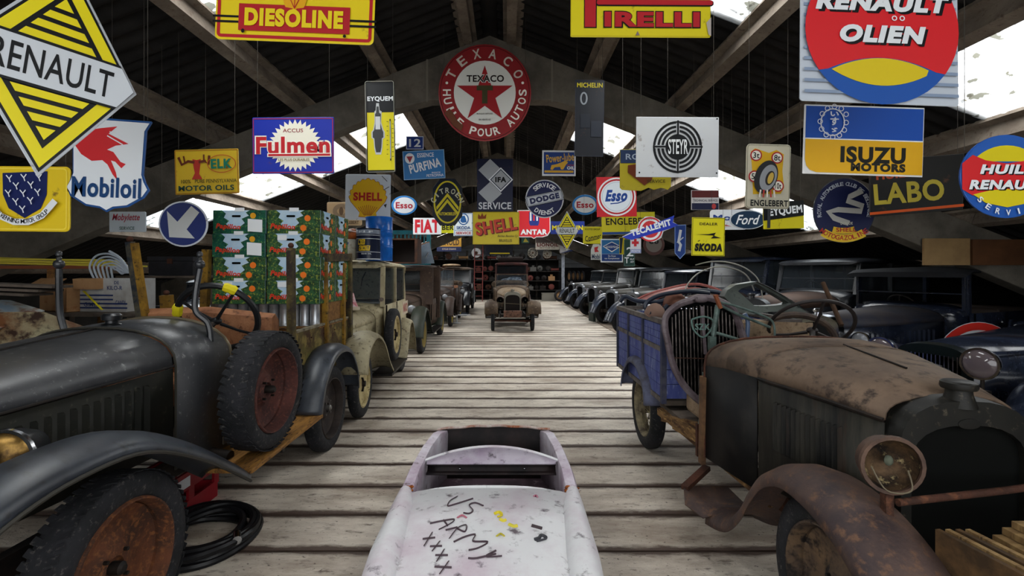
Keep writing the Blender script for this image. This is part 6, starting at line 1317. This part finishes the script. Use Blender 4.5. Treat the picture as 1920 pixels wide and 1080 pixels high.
dome('pale brown lamp bowl under the loop of blue hose', 1228, 588, 4.3, .09, mat('pale_brown_bowl', '#7a6054', .7), radians(20), .9)
jk = thing('scrap_pile', 'jumble of brown scrap filling the blue bed', 'scrap', (1.86, 4.75, 0)); q = random.Random(2)
for i in range(26):
    m_ = [rustm, woodm, darksteel, greywood][i % 4]; x, y, z = q.uniform(-.38, .38), q.uniform(-.6, .6), 1.02+q.uniform(0, .18)
    if i % 3 == 0: MB().lathe([(.0, -.03), (.09, -.03), (.09, .03), (.03, .03), (.03, .05), (0, .05)], 14, Matrix.Translation((x, y, z)) @ Matrix.Rotation(q.uniform(-1, 1), 4, 'X')).build('scrap_wheel', m_, jk)
    else: MB().box((x, y, z), (q.uniform(.1, .4), q.uniform(.04, .12), .03), rz=q.uniform(0, 3), rx=q.uniform(-.4, .4)).build('scrap_bar', m_, jk, smooth=0)
MB().bbox(-.5, .5, -.72, .72, .66, 1.0).build('scrap_base', rustm, jk, smooth=0)
hoopm = mat('pale_hoop', '#8a8880', .5, .3)
HP = thing('canopy_hoop', 'thin pale metal hoop arching low over the blue bed', 'hoop', (0, 0, 0)); px_tube('hoop', [(1281, 560), (1288, 535), (1310, 512), (1345, 500), (1380, 505), (1402, 519), (1414, 545)], 4.9, .007, hoopm, HP, dY=.3)
HP = thing('canopy_hoop', 'second thin pale hoop, higher and set further right over the blue bed', 'hoop', (0, 0, 0)); px_tube('hoop', [(1304, 497), (1330, 491), (1360, 491), (1390, 499), (1412, 513), (1424, 530), (1430, 560)], 5.2, .007, hoopm, HP, dY=.1)
WF = thing('car_wing_frame', 'large grey green sheet frame with a window hole resting behind the steering wheel', 'car part', (0, 0, 0))
ggp = mat('grey_green_sheet', '#3f4541', .45, c2='#565c57', scale=4, amt=.5, c3='#24282a', s3=16, a3=.15, spec=.4)
ou = [(1358, 556), (1364, 544), (1380, 534), (1418, 528), (1440, 538), (1478, 560), (1518, 586), (1492, 588), (1462, 584), (1440, 585), (1412, 590), (1385, 586)]; inn_ = [(1384, 546), (1390, 541), (1402, 537), (1419, 532), (1438, 544), (1460, 556), (1480, 568), (1470, 571), (1452, 573), (1434, 574), (1414, 573), (1400, 560)]
Y_ = 3.98; n_ = len(ou); m_ = MB(); vs = [at(x, y, Y_) for x, y in ou]+[at(x, y, Y_+.02) for x, y in inn_]+[at(x, y, Y_)+Vector((0, .10, 0)) for x, y in ou]+[at(x, y, Y_)+Vector((0, .10, 0)) for x, y in inn_]
fs = []
for i in range(n_):
    j = (i+1) % n_; fs += [(i, j, n_+j, n_+i), (2*n_+j, 2*n_+i, 3*n_+i, 3*n_+j), (j, i, 2*n_+i, 2*n_+j), (n_+i, n_+j, 3*n_+j, 3*n_+i)]
m_.add(vs, fs); m_.build('sheet_frame', ggp, WF, smooth=35)
px_tube('bright_edge', [(1418, 528), (1440, 538), (1478, 560), (1518, 586)], Y_-.01, .005, chrome, WF)
PO = thing('wooden_pole', 'short brown round pole sticking up behind the steering wheel', 'pole', (0, 0, 0)); MB().cyl(at(1543, 530, 4.9), at(1578, 610, 4.6), .022, 10).build('pole', mat('brown_stick', '#3f2c1e', .9, c2='#2c1e14', scale=9), PO)
# ---- board stack in front of the brown pick-up
BS = mat('dusty_plywood', '#8f744c', .8, c2='#6e5536', scale=4, amt=.5, stretch=(1, 7, 1), c3='#4a3822', s3=14, a3=.2, bump=.3)
BS2 = mat('dark_ply_edge', '#5a4228', .85, c2='#36281a', scale=9, amt=.5)
q = random.Random(8); z = .02
sup = thing('timber_trestle', 'low timber trestle under the stack of plywood boards', 'trestle', (1.93, 1.45, 0))
for x in (-.2, .2): MB().bbox(x-.04, x+.04, -.22, .22, 0, .60).build('leg', BS2, sup, smooth=0)
MB().bbox(-.27, .27, -.24, .24, .60, .64).build('top', BS2, sup, smooth=0)
names = ['lowest', 'second from the bottom', 'third from the bottom', 'third from the top', 'second from the top', 'topmost']
zz = .642
for i in range(6):
    o = MB().box((0, 0, .0125), (.50-.03*i, .60-.045*i, .025), rz=q.uniform(-.02, .02)).build('plywood_board', BS, None, smooth=0, bevel=.002); o.location = (1.93+.015*i, 1.46+.018*i, zz); zz += .0265
    tag(o, 'pale plywood board in the stack at the lower right corner, %s' % names[i], 'board', 'plywood boards in the corner stack')
for i in range(4):
    o = MB().box((0, 0, 0), (.018, .50, .16), rz=.12).build('upright_board', BS if i % 2 else BS2, None, smooth=0); o.location = (1.54+.035*i, 1.43, .722-.0)
    tag(o, 'narrow board on edge beside the plywood stack, %s' % ['nearest the rusty mudguard', 'second from the mudguard', 'third from the mudguard', 'nearest the stack'][i], 'board', 'boards on edge by the plywood stack')
# ---- red and white round sign between the dark cars
RS = sign('big round white road sign with a red rim standing between the blue-black cars', 1838, 690, 5.62, ell(0, 0, 86, 86), '#b9bcc0', [('ering', 0, 0, 85, 85, 14, '#b52a22')], wires=[], yaw=0, pitch=-3, name='round_road_sign')
# plywood standing behind the cars
for (x0, x1, y0_, m_, lb) in ((1733, 1822, 447, mat('tan_sheet', '#8f744e', .8, c2='#7d6342', scale=2), 'tan wooden sheet standing on the roof of the dust-covered black car'), (1824, 1925, 449, mat('brown_sheet', '#5a3a22', .8, c2='#472c1a', scale=2), 'brown wooden sheet standing beside the tan one')):
    a = at(x0, y0_, 5.93); b_ = at(x1, y0_, 5.93); o = MB().bbox(0, b_.x-a.x-.02, 0, .03, 0, a.z-1.785).build('wooden_sheet', m_, None, smooth=0); o.location = (a.x, 5.93, 1.785); tag(o, lb, 'board')
# ---- concrete blocks and the like by the right row
cb = mat('concrete_block', '#8b8880', .9, c2='#6d6a64', scale=6, amt=.4, bump=.3)
for i, (x, y, z, w_, h_, m_, lb) in enumerate(((3.28, 16.35, 0, .42, .24, cb, 'pale concrete block lying lowest beside the dark wheel'), (3.78, 16.5, 0, .40, .24, cb, 'second concrete block, further from the aisle'), (3.72, 16.45, .245, .42, .24, mat('grey_block', '#6d6e70', .9), 'grey block on top of the two concrete blocks'), (3.22, 16.4, .245, .2, .16, mat('ochre_brick', '#a8742c', .8), 'small ochre brick on the concrete block'))):
    o = MB().box((0, 0, h_/2), (w_, .3, h_)).build('concrete_block', m_, None, smooth=0, bevel=.01); o.location = (x, y, z); tag(o, lb, 'block')
pk = MB().box((0, 0, .32), (.1, .5, .64), rz=.15).build('dark_box', mat('green_black_box', '#1c2622', .6), None, smooth=0); pk.location = (3.0, 16.6, 0); tag(pk, 'dark upright box with a pale edge before the concrete blocks', 'box')
# ---- axle stand, mat on the left side of the aisle
ax = thing('axle_stand', 'small pale axle stand beside the brown tourer', 'stand', (-1.62, 15.9, 0)); wm_ = mat('pale_metal', '#a9abad', .5)
MB().lathe([(0, 0), (.14, 0), (.13, .02), (.03, .04), (.03, .26), (0, .26)], 12).build('base', wm_, ax); MB().bbox(-.05, .45, -.03, .03, .26, .30).build('arm', wm_, ax, smooth=0)
mt = MB().box((0, 0, .03), (.5, .9, .06)).build('floor_mat', mat('navy_mat', '#1a1f2c', .7), None, smooth=0, bevel=.01); mt.location = (-1.75, 19.0, 0); tag(mt, 'dark blue folded mat on the floor near the black saloon', 'mat')
# ---- clutter behind the dark lorry
rk = thing('timber_rack', 'rough timber rack holding cartons behind the dark lorry', 'rack', (0, 4.8, 0))
for x in (-5.4, -4.6, -3.55):
    for y in (-.22, .25): MB().bbox(x-.04, x+.04, y-.03, y+.03, 0, 1.30).build('post', greywood, rk, smooth=0)
for z in (.5, 1.30):
    for y in (-.2, 0, .2): MB().bbox(-5.5, -3.45, y-.09, y+.09, z-.02, z+.015).build('board', greywood, rk, smooth=0)
card = mat('brown_cardboard', '#a07a55', .8, c2='#8a6644', scale=3, amt=.4, c3='#7a4a24', s3=9, a3=.12); 
cb1 = thing('cardboard_box', 'plain open brown cardboard box on the timber rack', 'box', at(120, 577, 4.72)+Vector((0, .1, 0)), radians(-28))
for (a, b_) in (((-.29, .29, -.16, -.155), 0), ((-.29, .29, .155, .16), 0), ((-.29, -.285, -.16, .16), 0), ((.285, .29, -.16, .16), 0)): MB().bbox(*a, 0, .26).build('side', card, cb1, smooth=0)
MB().bbox(-.29, .29, -.16, .16, 0, .006).build('bottom', card, cb1, smooth=0)
for (c_, rx_, ry_) in (((0, -.20, .285), .6, 0), ((0, .20, .28), -.5, 0)): MB().box(c_, (.56, .12, .005), rx=rx_).build('flap', card, cb1, smooth=0)
cb1.location.z = 1.318
wc = mat('white_print_card', '#a3a2a0', .7, c2='#8b8782', scale=4, amt=.4); nb = mat('navy_print', '#22305c', .6)
cb2 = thing('cardboard_box', 'whitish carton with blue stripes and yellow tape on the timber rack', 'box', (at(212, 577, 4.7).x, 4.78, 1.318), radians(-6))
MB().bbox(-.26, .235, -.17, .17, 0, .32).build('carton', wc, cb2, smooth=0); MB().box((-.13, -.20, .27), (.25, .07, .10), rx=.1).build('flap', card, cb2, smooth=0)
for i in range(4): MB().bbox(-.25, .25 if i < 2 else .10, -.1725, -.1715, .03+i*.04, .045+i*.04).build('stripe', nb, cb2, smooth=0)
for (s_, x, z, w_, h_) in (('DE', .14, .28, .05, .03), ('KILO-R', .12, .23, .16, .04), ('GIMEX', -.12, .07, .17, .04), ('CANDI', .18, .09, .1, .04)):
    vs, fs, (a, c_, d, e) = glyphs(s_, .01, 0); MB().add([(x+((u-a)/(c_-a)-.5)*w_, -.174, z+((v-d)/(e-d)-.5)*h_) for u, v in vs], fs).build('lettering', nb, cb2, smooth=0)
MB().bar((-.20, -.178, .20), (.0, -.178, .02), .035, .002).build('tape', mat('yellow_tape', '#cfc01c', .5), cb2, smooth=0)
hs = thing('grey_hose_coil', 'pale grey hose coiled upright in the striped carton', 'hose', (0, 0, 0)); gh = mat('pale_grey_hose', '#9ba3ac', .4)
for i in range(6): px_tube('loop', [(176+i*7, 522), (168+i*8, 500), (180+i*7, 480+i*5), (204+i*3, 476+i*6), (228, 488+i*5), (246-i*3, 512)], 4.78+.03*i, .0095, gh, hs)
px_tube('loop', [(205, 471), (225, 484), (246, 512)], 4.75, .012, gh, hs)
ry = mat('yellow_rod', '#cdbc48', .45); q = random.Random(3)
rb_ = thing('timber_rack', 'tall timber rail frame carrying the yellow rods', 'rack', (0, 5.25, 0))
for x in (-5.9, -4.95, -4.4): MB().bbox(x-.035, x+.035, -.035, .035, 0, 1.76).build('post', woodm, rb_, smooth=0)
MB().bbox(-6.0, -4.05, -.05, .05, 1.735, 1.77).build('rail', mat('red_brown_wood', '#7a452c', .8), rb_, smooth=0)
for i in range(12):
    L_ = 1.5 if i else 1.9; o = MB().tube([(-L_/2, 0, 0), (L_/2, 0, 0)], .010, 6).build('yellow_rod', ry); y_ = 5.18+(i % 4)*.03
    o.location = (-5.0+q.uniform(-.12, .1)+(.25 if i == 0 else 0), y_, 1.782+(i//4)*.026); o.rotation_euler = (0, radians(1+q.uniform(-.6, 1.0)), radians(q.uniform(-.5, .5))); tag(o, 'thin yellow rod in the bundle on the tall rail behind the dark lorry', 'rod', 'yellow rods in a bundle')
sh1 = thing('wall_shelf', 'weathered grey shelf plank on posts behind the ochre stakes', 'shelf', (-4.05, 5.75, 0))
MB().bbox(-.5, .55, -.15, .25, 1.63, 1.655).build('board', greywood, sh1, smooth=0)
for x in (-.42, .48): MB().bbox(x-.03, x+.03, .1, .16, 0, 1.63).build('post', greywood, sh1, smooth=0)
ch = thing('tool_chest', 'dark wooden tool chest with a clasp on the grey shelf plank', 'chest', (-3.95, 5.78, 1.657)); dk = mat('dark_chest_wood', '#26262a', .7, c2='#17171a', scale=5, amt=.5)
MB().bbox(-.26, .26, -.12, .14, 0, .17).build('chest_body', dk, ch, smooth=0); MB().bbox(-.27, .27, -.13, .15, .175, .225).build('lid', dk, ch, smooth=0); MB().bbox(-.03, .03, -.14, -.13, .14, .20).build('clasp', rustm, ch, smooth=0)
# wreck at the far left edge
wk = thing('car_wreck', 'rusted pale blue car wreck at the very edge behind the dark bonnet', 'wreck', (-3.62, 3.55, .10)); wb_ = mat('rusted_blue_paint', '#6e7f90', .6, c2='#a5a796', scale=3, amt=.45, c3='#5e3318', s3=6, a3=.35, bump=.3)
b = MB(); b.loft([[(-.9, -.35, .3), (-.9, -.45, .9), (-.85, -.3, 1.32), (-.8, .2, 1.40)], [(-.3, -.4, .3), (-.3, -.5, .9), (-.28, -.33, 1.30), (-.25, .2, 1.38)], [(.12, -.36, .3), (.14, -.42, .9), (.10, -.25, 1.20), (.02, .2, 1.30)]], cap=False); b.build('bonnet_panel', wb_, wk, solid=.015)
b = MB(); b.loft([[(.10, -.34, .3), (.10, -.38, .9), (.02, -.2, 1.32)], [(.30, -.1, .3), (.32, -.1, .8), (.16, .05, 1.30)], [(.42, .4, .3), (.44, .4, .7), (.30, .4, 1.1)]], cap=False); b.build('wing_panel', mat('rusted_white_paint', '#8b8468', .7, c2='#5e3a20', scale=4, amt=.55, c3='#2c1a10', s3=10, a3=.3, bump=.3), wk, solid=.015)
MB().bbox(-.8, .3, -.2, .9, -.1, .3).build('sub_frame', darksteel, wk, smooth=0)
for i in range(3): MB().box((-.62+.06*i, .35, 1.44+.03*i), (.9, .25, .02), rz=.1*i, ry=.05).build('loose_board', greywood, wk, smooth=0)
G1 = saloon('dark grey glossy saloon hidden behind the dark lorry and its ochre stakes', (-4.35, 6.0+.2, 0), 0, dict(paint=mat('steel_grey_paint', '#3c424a', .25, coat=.3, spec=.5), wb=2.5, hx=.6, R=.36, w0=.3, w1=.55, zt0=1.2, zt1=1.3, zs=1.05, bw=.64, ye=3.0, zbelt=1.2, zroof=1.6))
# ================================================================ BACK OF THE SHED
dkr = mat('shelf_dark_wood', '#35302c', .85, c2='#211e1c', scale=3, amt=.5)
BX0, BX1, BY = -5.2, 3.55, 29.0
sf = thing('store_shelving', 'long dark shelving full of machine parts across the back of the shed', 'shelving', (0, BY, 0))
lv_ = [.62, 1.18, 1.75, 2.45]
for z in lv_: MB().bbox(BX0, BX1-.25, -.3, .45, z-.03, z).build('shelf', dkr, sf, smooth=0)
for x in [BX0+i*1.42 for i in range(6)]: MB().bbox(x-.05, x+.05, .35, .45, 0, 3.0).build('post', dkr, sf, smooth=0)
MB().bbox(BX0, BX1-.3, .43, .46, .3, 2.45).build('back_panel', mat('back_dark', '#141312', .9), sf, smooth=0)
wp = thing('white_post', 'scuffed whitish post at the end of the back shelving', 'post', (3.42, 28.6, 0)); MB().bbox(-.09, .09, -.06, .06, 0, 2.85).build('post', mat('scuffed_white', '#8d929c', .7, c2='#6a6d75', scale=6, amt=.5), wp, smooth=0)
pm_ = [rustm, darksteel, mat('grey_iron', '#55534f', .6, .4), mat('red_oxide', '#5a2c26', .7), mat('tan_part', '#8b6a48', .7), mat('dark_oil', '#1e1b19', .4)]
pro_ = []
def ppart(k, m_):
    if k == 0: return MB().lathe([(.05, -.06), (.16, -.06), (.16, -.02), (.07, 0), (.07, .08), (.04, .08)], 14, Matrix.Rotation(pi/2, 4, 'X'), closed=True), .16
    if k == 1: return MB().lathe([(0, -.1), (.13, -.08), (.15, 0), (.13, .08), (0, .1)], 12, Matrix.Rotation(pi/2, 4, 'X')), .15
    if k == 2: b = MB(); b.box((0, 0, 0), (.32, .3, .22)); b.cyl((0, 0, .1), (0, 0, .2), .07, 8); return b, .11
    b = MB(); b.cyl((-.18, 0, 0), (.18, 0, 0), .07, 10); b.cyl((-.24, 0, 0), (-.18, 0, 0), .10, 10); b.cyl((.18, 0, 0), (.22, 0, 0), .10, 10); return b, .10
knd = ['flanged_drum', 'round_hub', 'gearbox_casing', 'axle_piece']; ptl = ['flanged metal drum among the parts on the %s back shelf', 'rounded metal hub among the parts on the %s back shelf', 'boxy gearbox casing among the parts on the %s back shelf', 'short axle piece among the parts on the %s back shelf']
q = random.Random(21); cch = {}
for li, z in enumerate(lv_):
    x = BX0+.2
    while x < BX1-.45:
        k = q.randrange(4); mi = q.randrange(len(pm_)); key = (k, mi)
        if key not in cch: b, r = ppart(k, pm_[mi]); o = b.build(knd[k], pm_[mi]); cch[key] = (o, r)
        else: o = cch[key][0].copy(); COL.objects.link(o)
        s_ = q.uniform(.8, 1.3); o.scale = (s_,)*3; o.location = (x, BY+q.uniform(-.18, .12), z+cch[key][1]*s_)
        lvn = ['lowest', 'second', 'third', 'topmost'][li]; tag(o, ptl[k] % lvn, 'machine part', '%s parts on the %s back shelf' % (knd[k].replace('_', ' '), lvn)); x += q.uniform(.34, .46)*s_
# wagon wheels
wwm = mat('pale_spoke_wood', '#8d8578', .8, c2='#6a6258', scale=9, amt=.4)
def wagon(label, px, py, Y, r, rz=0):
    t = thing('wagon_wheel', label, 'wheel', at(px, py, Y), rz); M = Matrix.Rotation(pi/2, 4, 'X')
    MB().lathe([(r*.86, -.03), (r, -.03), (r, .03), (r*.86, .03)], 24, M, closed=True).build('rim', wwm, t); MB().lathe([(0, -.07), (r*.17, -.06), (r*.2, 0), (r*.17, .06), (0, .07)], 12, M).build('hub', rustm, t)
    for i in range(12): a = 2*pi*i/12; MB().bar((r*.15*cos(a), 0, r*.15*sin(a)), (r*.88*cos(a), 0, r*.88*sin(a)), .035, .035).build('spoke', wwm, t, smooth=0)
for a_ in (('spoked wagon wheel hung left of the dark oil board', 999, 474, 28.5, .30), ('spoked wagon wheel below the long slanted banner', 1058, 468, 28.4, .32), ('half hidden spoked wheel beneath the brown and cream oil board', 1026, 476, 28.6, .26)): wagon(*a_)
wf_ = thing('flywheel', 'pale round flywheel hung beside the red ladder', 'wheel', at(893, 474, 28.3)); MB().lathe([(.10, -.03), (.28, -.03), (.28, .03), (.20, .03), (.10, .0)], 24, Matrix.Rotation(pi/2, 4, 'X'), closed=True).build('rim', mat('pale_metal', '#a9abad'), wf_)
MB().cyl((0, -.06, 0), (0, .06, 0), .09, 12).build('hub', rustm, wf_)
ld = thing('ladder', 'thin dark red ladder leaning on the back shelving', 'ladder', (-1.58, 27.7, 0), rx=radians(-14)*-1 if False else radians(-11)); lr_ = mat('ladder_red', '#5a2420', .6)
for x in (-.24, .24): MB().bbox(x-.025, x+.025, -.03, .03, 0, 3.35).build('rail', lr_, ld, smooth=0)
for i in range(9): MB().bbox(-.22, .22, -.015, .015, .3+i*.35, .33+i*.35).build('rung', lr_, ld, smooth=0)
gx = thing('grey_chest', 'plain grey chest on the floor under the back shelving', 'chest', (2.55, 28.3, 0)); MB().bbox(-.42, .42, -.2, .2, 0, .42).build('chest_body', mat('grey_chest', '#6b675f', .8), gx, smooth=0); MB().bbox(-.44, .44, -.22, .22, .425, .47).build('lid', mat('grey_chest', '#6b675f'), gx, smooth=0)
def tyre_thing(name, label, loc, R, w, rz=pi/2, group=None, flat=False):
    M = Matrix() if flat else Matrix.Rotation(pi/2, 4, 'Y'); t = thing(name, label, 'wheel', loc, rz, group)
    prof = [(.66*R, -.4*w), (.83*R, -.5*w), (.97*R, -.3*w), (R, 0), (.97*R, .3*w), (.83*R, .5*w), (.66*R, .4*w)]
    MB().lathe(prof, 24, M, closed=True).build('tyre', rubber, t); MB().lathe([(.66*R, -.3*w), (.5*R, -.05*w), (.15*R, .05*w), (.15*R, .2*w), (0, .2*w)], 20, M).build('rim', mat('tan_part', '#8b6a48'), t); return t
tyre_thing('loose_wheel', 'loose wheel with a brown disc standing at the foot of the whitish post', (3.15, 27.9, .34), .34, .14, rz=radians(-80))
for i in range(7): tyre_thing('stored_wheel', 'bare wheel in the rows stacked right of the whitish post', (3.85+.13*i, 28.9, 1.45 if i % 2 == 0 else .72), .33, .10, rz=radians(12), group='wheels stacked by the whitish post')
ws = thing('wheel_rack', 'dark rack holding wheels right of the whitish post', 'rack', (4.25, 28.95, 0))
for z in (.36, 1.09): MB().bbox(-.6, .7, -.3, .3, z-.03, z).build('shelf', dkr, ws, smooth=0)
for x in (-.58, .68): MB().bbox(x-.03, x+.03, -.3, .3, 0, 1.2).build('side', dkr, ws, smooth=0)
# signs of the far end
sign('brown and cream oil board hung over the back shelving', 1027, 456, 28.2, R_(0, 0, 46, 24), '#a39c90', [('r', 0, -6, 45, 11, '#4a3a36'), ('r', 15, -7, 10, 7, '#8b5a58'), ('t', 'LIONOIL', 0, 3, 40, 7, '#5a1c1c', dict(bold=.05)), ('t', 'MOTOR OIL', 0, 9, 30, 2.5, '#5a4a3a')])
sign('long slanted grey white and blue banner on the back wall', 1082, 455, 28.0, [(-32, -12), (36, -22), (36, 8), (-32, 20)], '#8d8a8c', [('p', [(-32, 20), (36, -4), (36, 8)], '#1c2a5a'), ('t', 'TOTAL', -2, 0, 56, 13, '#5a2828', dict(rot=-9, bold=.03))])
sign('ochre and navy chain maker board over the left back shelves', 842, 456, 26.5, R_(0, 0, 46, 31), '#7a5a1c', [('r', 0, 11, 46, 9, '#171c34'), ('t', 'RENOLD', 0, -2, 38, 12, '#2b1c12', dict(bold=.04)), ('t', 'CYCLE CHAINS', 0, 11, 26, 3, '#8b7f74')])
sign('plain dark navy board with a yellow base line under the crown sign', 935, 466, 26.0, R_(0, 0, 52, 24), '#10131f', [('r', 2, 9, 37, 2.2, '#b9a822')])
sign('tiny green and yellow picture sign on the pale back wall', 985, 450, 28.6, R_(0, 0, 15, 12), '#1c4a40', [('p', [(-4, 4), (0, -4), (6, 4)], '#b9a83a')])
